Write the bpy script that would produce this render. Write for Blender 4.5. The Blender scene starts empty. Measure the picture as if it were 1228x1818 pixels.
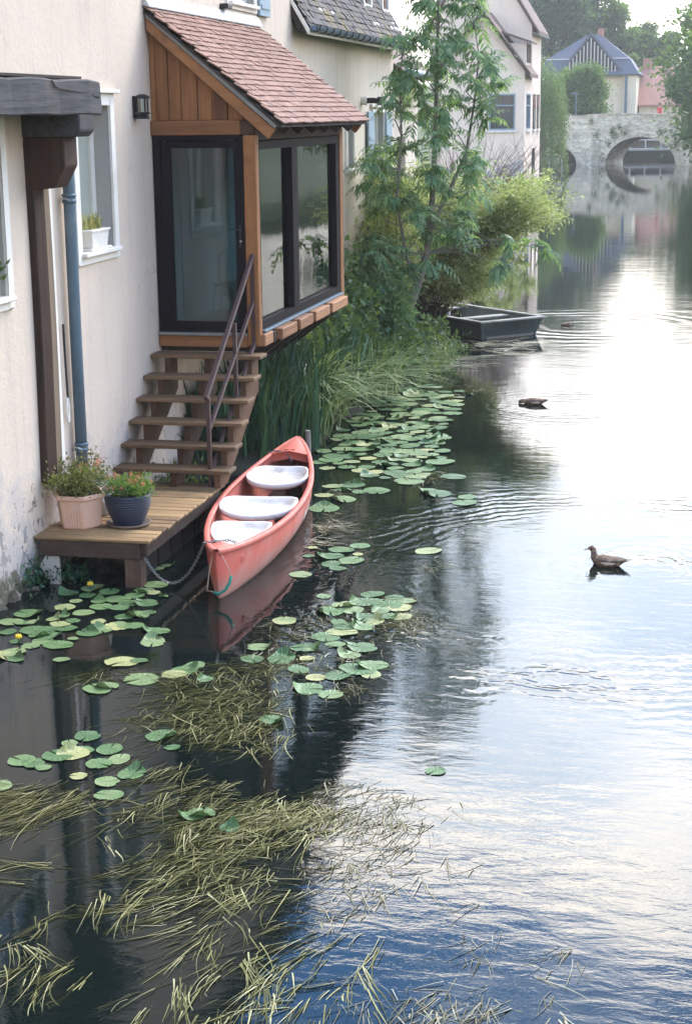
import bpy, bmesh, math, random
import numpy as np
from mathutils import Vector, Matrix, Euler

scene = bpy.context.scene
COL = scene.collection
R = math.radians

# ------------------------------------------------------------------ camera
CAM_H = 4.6
pitch, yaw, roll = R(13.696), R(12.497), R(-0.677)
F = Vector((-math.sin(yaw) * math.cos(pitch), math.cos(yaw) * math.cos(pitch), -math.sin(pitch)))
RT = Vector((math.cos(yaw), math.sin(yaw), 0))
UP = RT.cross(F)
R2 = math.cos(roll) * RT + math.sin(roll) * UP
U2 = -math.sin(roll) * RT + math.cos(roll) * UP
cam_d = bpy.data.cameras.new('camera')
cam_d.sensor_fit = 'VERTICAL'
cam_d.sensor_height = 36.0
cam_d.lens = 2900 / 1818 * 36
cam_d.clip_start = 0.1
cam_d.clip_end = 3000
cam = bpy.data.objects.new('camera', cam_d)
m = Matrix.Identity(4)
for i in range(3):
    m[i][0], m[i][1], m[i][2] = R2[i], U2[i], -F[i]
m[2][3] = CAM_H
cam.matrix_world = m
COL.objects.link(cam)
scene.camera = cam

# ------------------------------------------------------------------ sky and sun
SUN_AZ, SUN_EL = 20.0, 46.0          # azimuth from +Y towards +X
world = bpy.data.worlds.new('World')
scene.world = world
world.use_nodes = True
wn, wl = world.node_tree.nodes, world.node_tree.links
wn.clear()
w_out = wn.new('ShaderNodeOutputWorld')
w_bg = wn.new('ShaderNodeBackground')
w_sky = wn.new('ShaderNodeTexSky')
w_sky.sky_type = 'NISHITA'
w_sky.sun_disc = False
w_sky.sun_elevation = R(SUN_EL)
w_sky.sun_rotation = R(SUN_AZ)
w_sky.dust_density = 0.4
w_sky.ozone_density = 2.5
w_bg.inputs['Strength'].default_value = 0.1


def wmath(op, a, b=None, clamp=False):
    n = wn.new('ShaderNodeMath')
    n.operation = op
    n.use_clamp = clamp
    for i, v in enumerate((a, b)):
        if v is None:
            continue
        if isinstance(v, (int, float)):
            n.inputs[i].default_value = v
        else:
            wl.new(v, n.inputs[i])
    return n.outputs[0]


w_tc = wn.new('ShaderNodeTexCoord')
w_sep = wn.new('ShaderNodeSeparateXYZ')
wl.new(w_tc.outputs['Generated'], w_sep.inputs[0])
zc = wmath('MAXIMUM', w_sep.outputs[2], 0.02)
den = wmath('ADD', zc, 0.12)
w_com = wn.new('ShaderNodeCombineXYZ')
wl.new(wmath('DIVIDE', w_sep.outputs[0], den), w_com.inputs[0])
wl.new(wmath('DIVIDE', w_sep.outputs[1], den), w_com.inputs[1])
w_map = wn.new('ShaderNodeMapping')
w_map.inputs['Location'].default_value = (15.275, 5.101, 0.0)
w_map.inputs['Rotation'].default_value = (0, 0, R(28))
w_map.inputs['Scale'].default_value = (1.0, 1.7, 1.0)
wl.new(w_com.outputs[0], w_map.inputs[0])
w_noi = wn.new('ShaderNodeTexNoise')
w_noi.inputs['Scale'].default_value = 1.7
w_noi.inputs['Detail'].default_value = 7
w_noi.inputs['Roughness'].default_value = 0.58
w_noi.inputs['Distortion'].default_value = 0.4
wl.new(w_map.outputs[0], w_noi.inputs['Vector'])
# low stratus closes towards the horizon, breaks up higher
low = wn.new('ShaderNodeMapRange')
low.interpolation_type = 'SMOOTHSTEP'
low.inputs['From Min'].default_value = 0.26
low.inputs['From Max'].default_value = 0.46
low.inputs['To Min'].default_value = 0.42
low.inputs['To Max'].default_value = 0.0
wl.new(w_sep.outputs[2], low.inputs['Value'])
cl = wmath('ADD', w_noi.outputs['Fac'], low.outputs[0])
w_cr = wn.new('ShaderNodeMapRange')
w_cr.interpolation_type = 'SMOOTHSTEP'
w_cr.inputs['From Min'].default_value = 0.47
w_cr.inputs['From Max'].default_value = 0.65
wl.new(cl, w_cr.inputs['Value'])
w_mix = wn.new('ShaderNodeMix')
w_mix.data_type = 'RGBA'
wl.new(w_cr.outputs[0], w_mix.inputs['Factor'])
# veiled sun: thin cloud scatters forward, so the sky is brighter on the sun's side
sdv = (math.sin(R(SUN_AZ)) * math.cos(R(SUN_EL)), math.cos(R(SUN_AZ)) * math.cos(R(SUN_EL)), math.sin(R(SUN_EL)))
w_dot = wn.new('ShaderNodeVectorMath')
w_dot.operation = 'DOT_PRODUCT'
wl.new(w_tc.outputs['Generated'], w_dot.inputs[0])
w_dot.inputs[1].default_value = sdv
glow = wmath('POWER', wmath('MAXIMUM', w_dot.outputs['Value'], 0.0), 4.0)
glow = wmath('ADD', wmath('MULTIPLY', glow, 6.0), 2.55)
elev = wn.new('ShaderNodeMapRange')                        # murky air dims the lowest sky
elev.inputs['From Min'].default_value = 0.10
elev.inputs['From Max'].default_value = 0.48
elev.inputs['To Min'].default_value = 0.53
elev.inputs['To Max'].default_value = 1.15
wl.new(w_sep.outputs[2], elev.inputs['Value'])
glow = wmath('MULTIPLY', glow, elev.outputs[0])
tone = wn.new('ShaderNodeMapRange')                        # grey undersides in the thicker cloud
tone.inputs['From Min'].default_value = 0.35
tone.inputs['From Max'].default_value = 0.7
tone.inputs['To Min'].default_value = 0.72
tone.inputs['To Max'].default_value = 1.6
wl.new(w_noi.outputs['Fac'], tone.inputs['Value'])
glow = wmath('MULTIPLY', wmath('MULTIPLY', glow, tone.outputs[0]), 10.0)
def wscale(col, fac):
    n = wn.new('ShaderNodeVectorMath')
    n.operation = 'SCALE'
    if isinstance(col, tuple):
        n.inputs[0].default_value = col
    else:
        wl.new(col, n.inputs[0])
    if isinstance(fac, (int, float)):
        n.inputs['Scale'].default_value = fac
    else:
        wl.new(fac, n.inputs['Scale'])
    return n.outputs[0]
w_hsv = wn.new('ShaderNodeHueSaturation')
w_hsv.inputs['Saturation'].default_value = 1.4
wl.new(w_sky.outputs[0], w_hsv.inputs['Color'])
wl.new(wscale(w_hsv.outputs[0], 5.2), w_mix.inputs[6])
# thin veil: creamy at the horizon, bluish where the blue shines through higher up
veil = wn.new('ShaderNodeMapRange')
veil.interpolation_type = 'SMOOTHSTEP'
veil.inputs['From Min'].default_value = 0.06
veil.inputs['From Max'].default_value = 0.34
wl.new(w_sep.outputs[2], veil.inputs['Value'])
puff = wn.new('ShaderNodeMapRange')
puff.interpolation_type = 'SMOOTHSTEP'
puff.inputs['From Min'].default_value = 0.50
puff.inputs['From Max'].default_value = 0.64
wl.new(w_noi.outputs['Fac'], puff.inputs['Value'])
vf = wmath('MULTIPLY', veil.outputs[0], wmath('SUBTRACT', 1.0, puff.outputs[0]))
w_vc = wn.new('ShaderNodeMix')
w_vc.data_type = 'RGBA'
wl.new(vf, w_vc.inputs['Factor'])
w_vc.inputs[6].default_value = (1.08, 1.0, 0.91, 1)
w_vc.inputs[7].default_value = (0.66, 0.80, 0.99, 1)
wl.new(wscale(w_vc.outputs[2], glow), w_mix.inputs[7])
wl.new(w_mix.outputs[2], w_bg.inputs['Color'])
wl.new(w_bg.outputs[0], w_out.inputs[0])

sun_d = bpy.data.lights.new('sun', 'SUN')
sun_d.energy = 2.6
sun_d.angle = R(16)
sun_d.color = (1.0, 0.88, 0.73)
sun = bpy.data.objects.new('sun', sun_d)
sdir = Vector((math.sin(R(SUN_AZ)) * math.cos(R(SUN_EL)), math.cos(R(SUN_AZ)) * math.cos(R(SUN_EL)), math.sin(R(SUN_EL))))
sun.rotation_euler = sdir.to_track_quat('Z', 'Y').to_euler()
sun.location = (20, 20, 40)
COL.objects.link(sun)

vs = scene.view_settings
vs.view_transform = 'Standard'
vs.look = 'None'
vs.exposure = 0.35
vs.gamma = 1.0
scene.cycles.use_denoising = True
scene.cycles.max_bounces = 8
scene.cycles.transparent_max_bounces = 12
scene.cycles.volume_bounces = 0
scene.cycles.caustics_reflective = False
scene.cycles.caustics_refractive = False
scene.cycles.sample_clamp_indirect = 6.0

# ------------------------------------------------------------------ materials
MATS = {}


def new_mat(name):
    mt = bpy.data.materials.new(name)
    mt.use_nodes = True
    nt = mt.node_tree
    nt.nodes.clear()
    out = nt.nodes.new('ShaderNodeOutputMaterial')
    MATS[name] = mt
    return mt, nt, out


def N(nt, kind, **kw):
    n = nt.nodes.new(kind)
    for k, v in kw.items():
        if k in n.inputs:
            n.inputs[k].default_value = v
        else:
            setattr(n, k, v)
    return n


def ramp(nt, fac, stops):
    n = nt.nodes.new('ShaderNodeValToRGB')
    e = n.color_ramp.elements
    while len(e) < len(stops):
        e.new(0.5)
    for i, (p, c) in enumerate(stops):
        e[i].position = p
        e[i].color = (*c, 1)
    nt.links.new(fac, n.inputs[0])
    return n.outputs[0]


def mixc(nt, fac, a, b, mode='MIX'):
    n = nt.nodes.new('ShaderNodeMix')
    n.data_type = 'RGBA'
    n.blend_type = mode
    for sock, v in ((n.inputs['Factor'], fac), (n.inputs[6], a), (n.inputs[7], b)):
        if isinstance(v, (int, float)):
            sock.default_value = v
        elif isinstance(v, tuple):
            sock.default_value = (*v, 1)
        else:
            nt.links.new(v, sock)
    return n.outputs[2]


def mth(nt, op, a, b=None, c=None, clamp=False):
    n = nt.nodes.new('ShaderNodeMath')
    n.operation = op
    n.use_clamp = clamp
    for i, v in enumerate((a, b, c)):
        if v is None:
            continue
        if isinstance(v, (int, float)):
            n.inputs[i].default_value = v
        else:
            nt.links.new(v, n.inputs[i])
    return n.outputs[0]


def maprange(nt, v, a, b, c=0.0, d=1.0, smooth=True):
    n = nt.nodes.new('ShaderNodeMapRange')
    if smooth:
        n.interpolation_type = 'SMOOTHSTEP'
    n.inputs['From Min'].default_value = a
    n.inputs['From Max'].default_value = b
    n.inputs['To Min'].default_value = c
    n.inputs['To Max'].default_value = d
    nt.links.new(v, n.inputs['Value'])
    return n.outputs[0]


def noise(nt, vec, scale, detail=4, rough=0.55, dist=0.0):
    n = N(nt, 'ShaderNodeTexNoise', Scale=scale, Detail=detail, Roughness=rough, Distortion=dist)
    nt.links.new(vec, n.inputs['Vector'])
    return n.outputs['Fac']


def scaled(nt, vec, s, loc=(0, 0, 0)):
    n = nt.nodes.new('ShaderNodeMapping')
    n.inputs['Scale'].default_value = s
    n.inputs['Location'].default_value = loc
    nt.links.new(vec, n.inputs['Vector'])
    return n.outputs[0]


def bump(nt, h, strength, distance=0.01):
    n = N(nt, 'ShaderNodeBump', Strength=strength, Distance=distance)
    nt.links.new(h, n.inputs['Height'])
    return n.outputs[0]


def bsdf(nt, out, color, rough=0.7, normal=None, metallic=0.0, spec=0.4, ior=1.45, trans=None):
    n = nt.nodes.new('ShaderNodeBsdfPrincipled')
    if isinstance(color, tuple):
        n.inputs['Base Color'].default_value = (*color, 1)
    else:
        nt.links.new(color, n.inputs['Base Color'])
    if isinstance(rough, (int, float)):
        n.inputs['Roughness'].default_value = rough
    else:
        nt.links.new(rough, n.inputs['Roughness'])
    n.inputs['Metallic'].default_value = metallic
    n.inputs['Specular IOR Level'].default_value = spec
    n.inputs['IOR'].default_value = ior
    if normal is not None:
        nt.links.new(normal, n.inputs['Normal'])
    nt.links.new(n.outputs[0], out.inputs['Surface'])
    return n


def pos(nt):
    return nt.nodes.new('ShaderNodeNewGeometry').outputs['Position']


def objco(nt):
    return nt.nodes.new('ShaderNodeTexCoord').outputs['Object']


def m_plain(name, col, rough=0.6, var=0.15, scale=6.0, bmp=0.2, metallic=0.0, spec=0.4, dirt=None, dirt_amt=0.4, bscale=None, rnd=0.0):
    mt, nt, out = new_mat(name)
    v = pos(nt)
    f = noise(nt, v, scale, 6, 0.6)
    c = mixc(nt, f, tuple(x * (1 - var) for x in col), tuple(min(1, x * (1 + var)) for x in col))
    if dirt:
        d = noise(nt, v, scale * 0.35, 8, 0.7, 0.6)
        c = mixc(nt, maprange(nt, d, 0.5, 0.68, 0, dirt_amt), c, dirt)
    if rnd:
        oi = nt.nodes.new('ShaderNodeObjectInfo').outputs['Random']
        c = mixc(nt, mth(nt, 'MULTIPLY', oi, rnd), c, tuple(x * 0.45 for x in col))
    fb = noise(nt, v, bscale or scale * 6, 4, 0.6)
    bsdf(nt, out, c, rough, bump(nt, fb, bmp, 0.01), metallic, spec)
    return mt


def m_wood(name, c0, c1, axis='Z', rough=0.65, scale=9.0, rnd=0.5, bmp=0.35, dirt=None, dirt_amt=0.5):
    """streaks along one axis, plus a tone per piece"""
    mt, nt, out = new_mat(name)
    oc = objco(nt)
    oi = nt.nodes.new('ShaderNodeObjectInfo').outputs['Random']
    sc = {'X': (0.06, 1, 1), 'Y': (1, 0.06, 1), 'Z': (1, 1, 0.06)}[axis]
    mp = nt.nodes.new('ShaderNodeMapping')
    mp.inputs['Scale'].default_value = sc
    nt.links.new(oc, mp.inputs['Vector'])
    cv = nt.nodes.new('ShaderNodeCombineXYZ')
    for i in range(3):
        nt.links.new(mth(nt, 'MULTIPLY', oi, 17.0 + i * 5), cv.inputs[i])
    nt.links.new(cv.outputs[0], mp.inputs['Location'])
    f = noise(nt, mp.outputs[0], scale * 3, 6, 0.6, 0.5)
    f2 = noise(nt, mp.outputs[0], scale * 14, 3, 0.6)
    fac = mth(nt, 'ADD', mth(nt, 'MULTIPLY', f, 0.75), mth(nt, 'MULTIPLY', f2, 0.3))
    fac = mth(nt, 'ADD', fac, mth(nt, 'MULTIPLY', mth(nt, 'SUBTRACT', oi, 0.5), rnd))
    c = ramp(nt, fac, [(0.25, c0), (0.75, c1)])
    if dirt:
        d = noise(nt, pos(nt), 3.0, 8, 0.7, 0.4)
        c = mixc(nt, maprange(nt, d, 0.5, 0.7, 0, dirt_amt), c, dirt)
    bsdf(nt, out, c, rough, bump(nt, f2, bmp, 0.004), 0, 0.3)
    return mt


def m_leaf(name, stops, trans=0.35, rough=0.5, spec=0.35):
    mt, nt, out = new_mat(name)
    g = nt.nodes.new('ShaderNodeNewGeometry')
    rp = g.outputs['Random Per Island']
    nz = noise(nt, g.outputs['Position'], 0.9, 3)
    fac = mth(nt, 'ADD', mth(nt, 'MULTIPLY', rp, 0.6), mth(nt, 'MULTIPLY', nz, 0.4))
    c = ramp(nt, fac, stops)
    p = bsdf(nt, out, c, rough, None, 0, spec)
    t = nt.nodes.new('ShaderNodeBsdfTranslucent')
    nt.links.new(mixc(nt, 0.5, c, (0.25, 0.35, 0.03), 'MIX'), t.inputs['Color'])
    mx = nt.nodes.new('ShaderNodeMixShader')
    mx.inputs[0].default_value = trans
    nt.links.new(p.outputs[0], mx.inputs[1])
    nt.links.new(t.outputs[0], mx.inputs[2])
    nt.links.new(mx.outputs[0], out.inputs['Surface'])
    return mt


def m_glass(name, tint, ior=2.0, rough=0.0):
    mt, nt, out = new_mat(name)
    tr = nt.nodes.new('ShaderNodeBsdfTransparent')
    tr.inputs[0].default_value = (*tint, 1)
    gl = nt.nodes.new('ShaderNodeBsdfGlossy')
    gl.inputs['Roughness'].default_value = rough
    gl.inputs['Color'].default_value = (0.92, 0.97, 0.97, 1)
    wv = noise(nt, pos(nt), 1.3, 2)
    bn = bump(nt, wv, 0.05, 0.05)
    nt.links.new(bn, gl.inputs['Normal'])
    fr = nt.nodes.new('ShaderNodeFresnel')
    fr.inputs['IOR'].default_value = ior
    mx = nt.nodes.new('ShaderNodeMixShader')
    nt.links.new(fr.outputs[0], mx.inputs[0])
    nt.links.new(tr.outputs[0], mx.inputs[1])
    nt.links.new(gl.outputs[0], mx.inputs[2])
    nt.links.new(mx.outputs[0], out.inputs['Surface'])
    return mt


def m_stucco(name, col, damp=True):
    mt, nt, out = new_mat(name)
    v = pos(nt)
    big = noise(nt, v, 0.55, 6, 0.6, 0.3)
    c = mixc(nt, maprange(nt, big, 0.3, 0.7), tuple(x * 0.93 for x in col), col)
    fine = noise(nt, v, 55, 3, 0.7)
    c = mixc(nt, maprange(nt, fine, 0.62, 0.74, 0, 0.5), c, tuple(x * 0.72 for x in col))
    streak = noise(nt, scaled(nt, v, (3.0, 3.0, 0.22)), 1.6, 6, 0.65)
    c = mixc(nt, maprange(nt, streak, 0.48, 0.75, 0, 0.42), c, (col[0] * 0.66, col[1] * 0.68, col[2] * 0.70))
    patchy = noise(nt, v, 0.35, 5, 0.6, 1.2)
    c = mixc(nt, maprange(nt, patchy, 0.5, 0.56, 0, 0.16), c, (col[0] * 1.12, col[1] * 1.1, col[2] * 1.06))
    crk = nt.nodes.new('ShaderNodeTexVoronoi')
    crk.feature = 'DISTANCE_TO_EDGE'
    crk.inputs['Scale'].default_value = 0.55
    dv = nt.nodes.new('ShaderNodeVectorMath')
    dv.operation = 'ADD'
    nv_ = N(nt, 'ShaderNodeTexNoise', Scale=2.6, Detail=6.0, Roughness=0.7)
    nt.links.new(v, nv_.inputs['Vector'])
    sv = nt.nodes.new('ShaderNodeVectorMath')
    sv.operation = 'SCALE'
    sv.inputs['Scale'].default_value = 0.9
    nt.links.new(nv_.outputs['Color'], sv.inputs[0])
    nt.links.new(v, dv.inputs[0])
    nt.links.new(sv.outputs[0], dv.inputs[1])
    nt.links.new(dv.outputs[0], crk.inputs['Vector'])
    cf = mth(nt, 'MULTIPLY', maprange(nt, crk.outputs['Distance'], 0.007, 0.0, 0, 0.55), maprange(nt, noise(nt, v, 0.5, 3), 0.5, 0.62))
    c = mixc(nt, cf, c, (col[0] * 0.35, col[1] * 0.35, col[2] * 0.35))
    h = mth(nt, 'ADD', mth(nt, 'MULTIPLY', noise(nt, v, 90, 4, 0.7), 0.6), noise(nt, v, 14, 4, 0.6))
    if damp:
        sx = nt.nodes.new('ShaderNodeSeparateXYZ')
        nt.links.new(v, sx.inputs[0])
        base = maprange(nt, sx.outputs[2], 0.15, 1.75, 0.19, -0.02)
        pit = noise(nt, scaled(nt, v, (1, 1, 0.75)), 9.0, 5, 0.62, 0.5)
        pits = maprange(nt, mth(nt, 'ADD', pit, base), 0.70, 0.74)
        c = mixc(nt, mth(nt, 'MULTIPLY', pits, 0.85), c, (0.13, 0.115, 0.10))
        damp_f = noise(nt, v, 2.2, 6, 0.65, 0.8)
        dz = maprange(nt, sx.outputs[2], 0.25, 1.9, 0.30, 0.0)
        c = mixc(nt, maprange(nt, mth(nt, 'ADD', damp_f, dz), 0.58, 0.85, 0, 0.6), c, (0.36, 0.35, 0.36))
        moss = maprange(nt, mth(nt, 'ADD', noise(nt, v, 5, 6, 0.7), maprange(nt, sx.outputs[2], 0.0, 0.7, 0.3, -0.1)), 0.62, 0.75)
        c = mixc(nt, mth(nt, 'MULTIPLY', moss, 0.85), c, (0.07, 0.075, 0.04))
        h = mth(nt, 'SUBTRACT', h, mth(nt, 'MULTIPLY', pits, 1.6))
    bsdf(nt, out, c, 0.92, bump(nt, h, 0.45, 0.02), 0, 0.2)
    return mt


M = {}
M['stucco'] = m_stucco('stucco', (0.65, 0.54, 0.435))
M['stucco_grey'] = m_stucco('stucco_cream', (0.66, 0.57, 0.46))
M['stucco_pink'] = m_stucco('stucco_pink', (0.82, 0.68, 0.56), damp=False)
M['stucco_white'] = m_stucco('stucco_white', (0.82, 0.78, 0.70), damp=False)
M['stucco_far'] = m_stucco('stucco_far', (0.70, 0.62, 0.47), damp=False)
M['reveal'] = m_plain('shaded_reveal_render', (0.36, 0.35, 0.32), 0.9, 0.1, 20, 0.4)  # greyer than the wall: shade inside the openings put into the colour
M['white'] = m_plain('white_paint', (0.74, 0.70, 0.63), 0.55, 0.06, 8, 0.15, dirt=(0.45, 0.42, 0.37), dirt_amt=0.3)
M['porch_wood'] = m_wood('orange_wood', (0.085, 0.030, 0.011), (0.29, 0.125, 0.045), 'Z', 0.55, 5.0, rnd=0.5, dirt=(0.10, 0.045, 0.025), dirt_amt=0.6)
M['porch_wood_x'] = m_wood('orange_wood_across', (0.12, 0.046, 0.018), (0.31, 0.14, 0.055), 'X', 0.55, 5.0, rnd=0.3, dirt=(0.12, 0.055, 0.03), dirt_amt=0.5)
M['porch_wood_y'] = m_wood('orange_wood_along', (0.15, 0.065, 0.03), (0.40, 0.20, 0.10), 'Y', 0.6, rnd=0.3)
M['old_beam'] = m_wood('grey_old_wood', (0.016, 0.017, 0.02), (0.10, 0.098, 0.098), 'Y', 0.8, 4, 0.2, 1.0, dirt=(0.10, 0.06, 0.042), dirt_amt=0.5)
M['old_post'] = m_wood('brown_old_wood', (0.014, 0.008, 0.006), (0.065, 0.034, 0.02), 'Z', 0.75, 6, 0.2, 0.7)
M['old_post_pale'] = m_wood('pale_old_wood', (0.09, 0.065, 0.045), (0.24, 0.18, 0.12), 'Z', 0.75, 6, 0.2, 0.7)
M['deck_wood'] = m_wood('deck_wood', (0.10, 0.06, 0.03), (0.36, 0.23, 0.11), 'X', 0.6, 8, 0.55, 0.4, dirt=(0.10, 0.08, 0.05), dirt_amt=0.5)
M['stair_wood'] = m_wood('stair_wood', (0.065, 0.038, 0.02), (0.21, 0.125, 0.066), 'X', 0.6, 8, 0.35, 0.4, dirt=(0.11, 0.09, 0.055), dirt_amt=0.6)
M['stringer_wood'] = m_wood('stringer_wood', (0.032, 0.016, 0.010), (0.11, 0.055, 0.028), 'Y', 0.7, 7, 0.3, 0.4)
M['dark_wood'] = m_wood('dark_wood', (0.02, 0.013, 0.01), (0.075, 0.046, 0.034), 'X', 0.75, 7, 0.3, 0.5, dirt=(0.16, 0.14, 0.12), dirt_amt=0.25)
M['dark_post'] = m_wood('dark_post_wood', (0.03, 0.018, 0.012), (0.11, 0.066, 0.046), 'Z', 0.75, 7, 0.3, 0.5, dirt=(0.2, 0.17, 0.14), dirt_amt=0.35)
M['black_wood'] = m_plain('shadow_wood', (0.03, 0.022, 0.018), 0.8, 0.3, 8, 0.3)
M['alu'] = m_plain('aubergine_metal', (0.010, 0.008, 0.010), 0.6, 0.2, 5, 0.05, spec=0.06)
M['rail'] = m_plain('brown_metal', (0.062, 0.036, 0.034), 0.42, 0.15, 6, 0.1, metallic=0.2)
M['steel'] = m_plain('brushed_steel', (0.45, 0.45, 0.45), 0.35, 0.1, 20, 0.05, metallic=0.9)
M['zinc'] = m_plain('zinc', (0.10, 0.15, 0.19), 0.45, 0.2, 5, 0.12, metallic=0.35, dirt=(0.22, 0.25, 0.27), dirt_amt=0.4)
M['zinc_light'] = m_plain('lead_flashing', (0.50, 0.50, 0.50), 0.5, 0.12, 5, 0.15, metallic=0.2)
M['black_metal'] = m_plain('black_metal', (0.012, 0.013, 0.015), 0.4, 0.2, 8, 0.1)
M['tile'] = m_plain('pink_clay_tile', (0.30, 0.17, 0.125), 0.85, 0.22, 7, 0.5, dirt=(0.11, 0.09, 0.08), dirt_amt=0.6, rnd=0.6)
M['tile_grey'] = m_plain('weathered_slate_tile', (0.075, 0.066, 0.062), 0.8, 0.45, 4, 0.5, dirt=(0.19, 0.145, 0.055), dirt_amt=0.75)
M['tile_brown'] = m_plain('brown_tile', (0.17, 0.12, 0.095), 0.85, 0.35, 2.5, 0.5, dirt=(0.07, 0.06, 0.05), dirt_amt=0.5)
M['tile_red'] = m_plain('red_clay_tile', (0.36, 0.185, 0.135), 0.85, 0.22, 2.5, 0.5, dirt=(0.2, 0.13, 0.11), dirt_amt=0.5)
M['slate'] = m_plain('blue_slate', (0.085, 0.098, 0.125), 0.6, 0.2, 2.0, 0.3)
M['glass'] = m_glass('door_glass', (0.17, 0.29, 0.33), 1.7)
M['glass_side'] = m_glass('window_glass', (0.80, 0.87, 0.86), 1.36)
M['pane'] = m_plain('dark_pane', (0.03, 0.04, 0.045), 0.08, 0.2, 2, 0.02, spec=0.7)
M['pane_pale'] = m_plain('curtained_pane', (0.33, 0.35, 0.30), 0.2, 0.12, 2, 0.02, spec=0.6)
M['terracotta'] = m_plain('faded_terracotta', (0.62, 0.39, 0.285), 0.85, 0.1, 9, 0.25, dirt=(0.62, 0.5, 0.44), dirt_amt=0.5)
M['blue_glaze'] = m_plain('dark_blue_glaze', (0.012, 0.022, 0.045), 0.35, 0.25, 9, 0.1, spec=0.5)
M['saucer'] = m_plain('saucer_clay', (0.16, 0.125, 0.10), 0.6, 0.15, 9, 0.1)
M['soil'] = m_plain('soil', (0.032, 0.022, 0.016), 0.95, 0.5, 30, 1.0)
mt, nt, out = new_mat('faded_red_hull')
v = pos(nt)
sxh = nt.nodes.new('ShaderNodeSeparateXYZ')
nt.links.new(v, sxh.inputs[0])
c = mixc(nt, noise(nt, v, 5, 6, 0.65), (0.50, 0.095, 0.068), (0.60, 0.155, 0.115))
c = mixc(nt, maprange(nt, noise(nt, v, 2.2, 8, 0.7, 0.5), 0.45, 0.7, 0, 0.6), c, (0.52, 0.29, 0.24))
bandn = mth(nt, 'ADD', sxh.outputs[2], mth(nt, 'MULTIPLY', noise(nt, v, 6, 6, 0.7), 0.22))
c = mixc(nt, maprange(nt, bandn, 0.42, 0.14, 0, 0.7), c, (0.42, 0.25, 0.20))
c = mixc(nt, maprange(nt, bandn, 0.16, 0.09, 0, 0.85), c, (0.07, 0.06, 0.04))
scr = noise(nt, scaled(nt, v, (14, 1.2, 10)), 6, 4, 0.7)
c = mixc(nt, maprange(nt, scr, 0.66, 0.72, 0, 0.6), c, (0.62, 0.42, 0.37))
bsdf(nt, out, c, maprange(nt, noise(nt, v, 3, 5), 0.3, 0.7, 0.38, 0.62), bump(nt, noise(nt, v, 40, 4), 0.12, 0.01), 0, 0.4)
M['hull'] = mt
M['hull_in'] = m_plain('red_hull_inside', (0.52, 0.15, 0.11), 0.55, 0.25, 4, 0.15, dirt=(0.20, 0.08, 0.06), dirt_amt=0.6)
M['rim'] = m_plain('salmon_rim', (0.58, 0.145, 0.105), 0.5, 0.1, 9, 0.15, dirt=(0.55, 0.3, 0.25), dirt_amt=0.4)
M['seat'] = m_plain('white_plastic', (0.70, 0.66, 0.63), 0.6, 0.08, 8, 0.2, dirt=(0.34, 0.28, 0.23), dirt_amt=0.65)
M['chain'] = m_plain('galvanised_chain', (0.22, 0.21, 0.20), 0.45, 0.2, 40, 0.1, metallic=0.7)
M['hose'] = m_plain('green_hose', (0.015, 0.17, 0.12), 0.4, 0.1, 10, 0.1)
M['cord'] = m_plain('tan_cord', (0.35, 0.26, 0.2), 0.9, 0.2, 40, 0.3)
M['punt'] = m_plain('blue_grey_boat_paint', (0.085, 0.11, 0.108), 0.7, 0.35, 4, 0.3, dirt=(0.2, 0.21, 0.19), dirt_amt=0.6)
M['punt_in'] = m_plain('grey_boat_boards', (0.26, 0.255, 0.225), 0.8, 0.3, 5, 0.4, dirt=(0.05, 0.05, 0.045), dirt_amt=0.6)
M['bark'] = m_plain('grey_bark', (0.20, 0.185, 0.16), 0.9, 0.3, 9, 0.8, dirt=(0.08, 0.075, 0.06), dirt_amt=0.5)
M['bark_dark'] = m_plain('dark_bark', (0.06, 0.05, 0.042), 0.9, 0.3, 9, 0.8)
M['twig_red'] = m_plain('red_twig', (0.17, 0.10, 0.075), 0.9, 0.2, 9, 0.3)
M['stake'] = m_plain('grey_stake', (0.2, 0.19, 0.17), 0.9, 0.3, 8, 0.6)
M['mud'] = m_plain('bank_soil', (0.045, 0.042, 0.028), 0.95, 0.4, 3, 0.8, dirt=(0.04, 0.06, 0.02), dirt_amt=0.8)
M['ground'] = m_plain('grass_ground', (0.075, 0.095, 0.035), 0.95, 0.35, 0.6, 0.6, dirt=(0.11, 0.10, 0.06), dirt_amt=0.6)
M['stone_lump'] = m_plain('footing_stone', (0.20, 0.175, 0.135), 0.95, 0.5, 9, 1.0, dirt=(0.04, 0.045, 0.025), dirt_amt=0.95)
M['concrete'] = m_plain('pale_concrete', (0.42, 0.41, 0.38), 0.9, 0.2, 4, 0.4)
M['curtain'] = m_plain('cream_curtain', (0.62, 0.60, 0.52), 0.9, 0.08, 4, 0.1)
M['inside'] = m_plain('inside_plaster', (0.80, 0.78, 0.70), 0.9, 0.08, 4, 0.1)
M['inside_floor'] = m_plain('inside_tiles', (0.55, 0.48, 0.38), 0.5, 0.12, 4, 0.1)
M['blue_paint'] = m_plain('pale_blue_paint', (0.24, 0.32, 0.37), 0.6, 0.12, 4, 0.15, dirt=(0.4, 0.45, 0.46), dirt_amt=0.3)
M['duck'] = m_plain('brown_feathers', (0.14, 0.09, 0.058), 0.85, 0.6, 90, 0.6, dirt=(0.50, 0.36, 0.24), dirt_amt=1.0)
M['duck_wing'] = m_plain('dark_wing_feathers', (0.08, 0.054, 0.04), 0.85, 0.5, 50, 0.5, dirt=(0.38, 0.30, 0.22), dirt_amt=0.8)
M['duck_bill'] = m_plain('olive_bill', (0.14, 0.115, 0.06), 0.5, 0.1, 20, 0.1)
M['duck_pale'] = m_plain('pale_feathers', (0.52, 0.42, 0.31), 0.85, 0.3, 40, 0.3)
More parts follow.
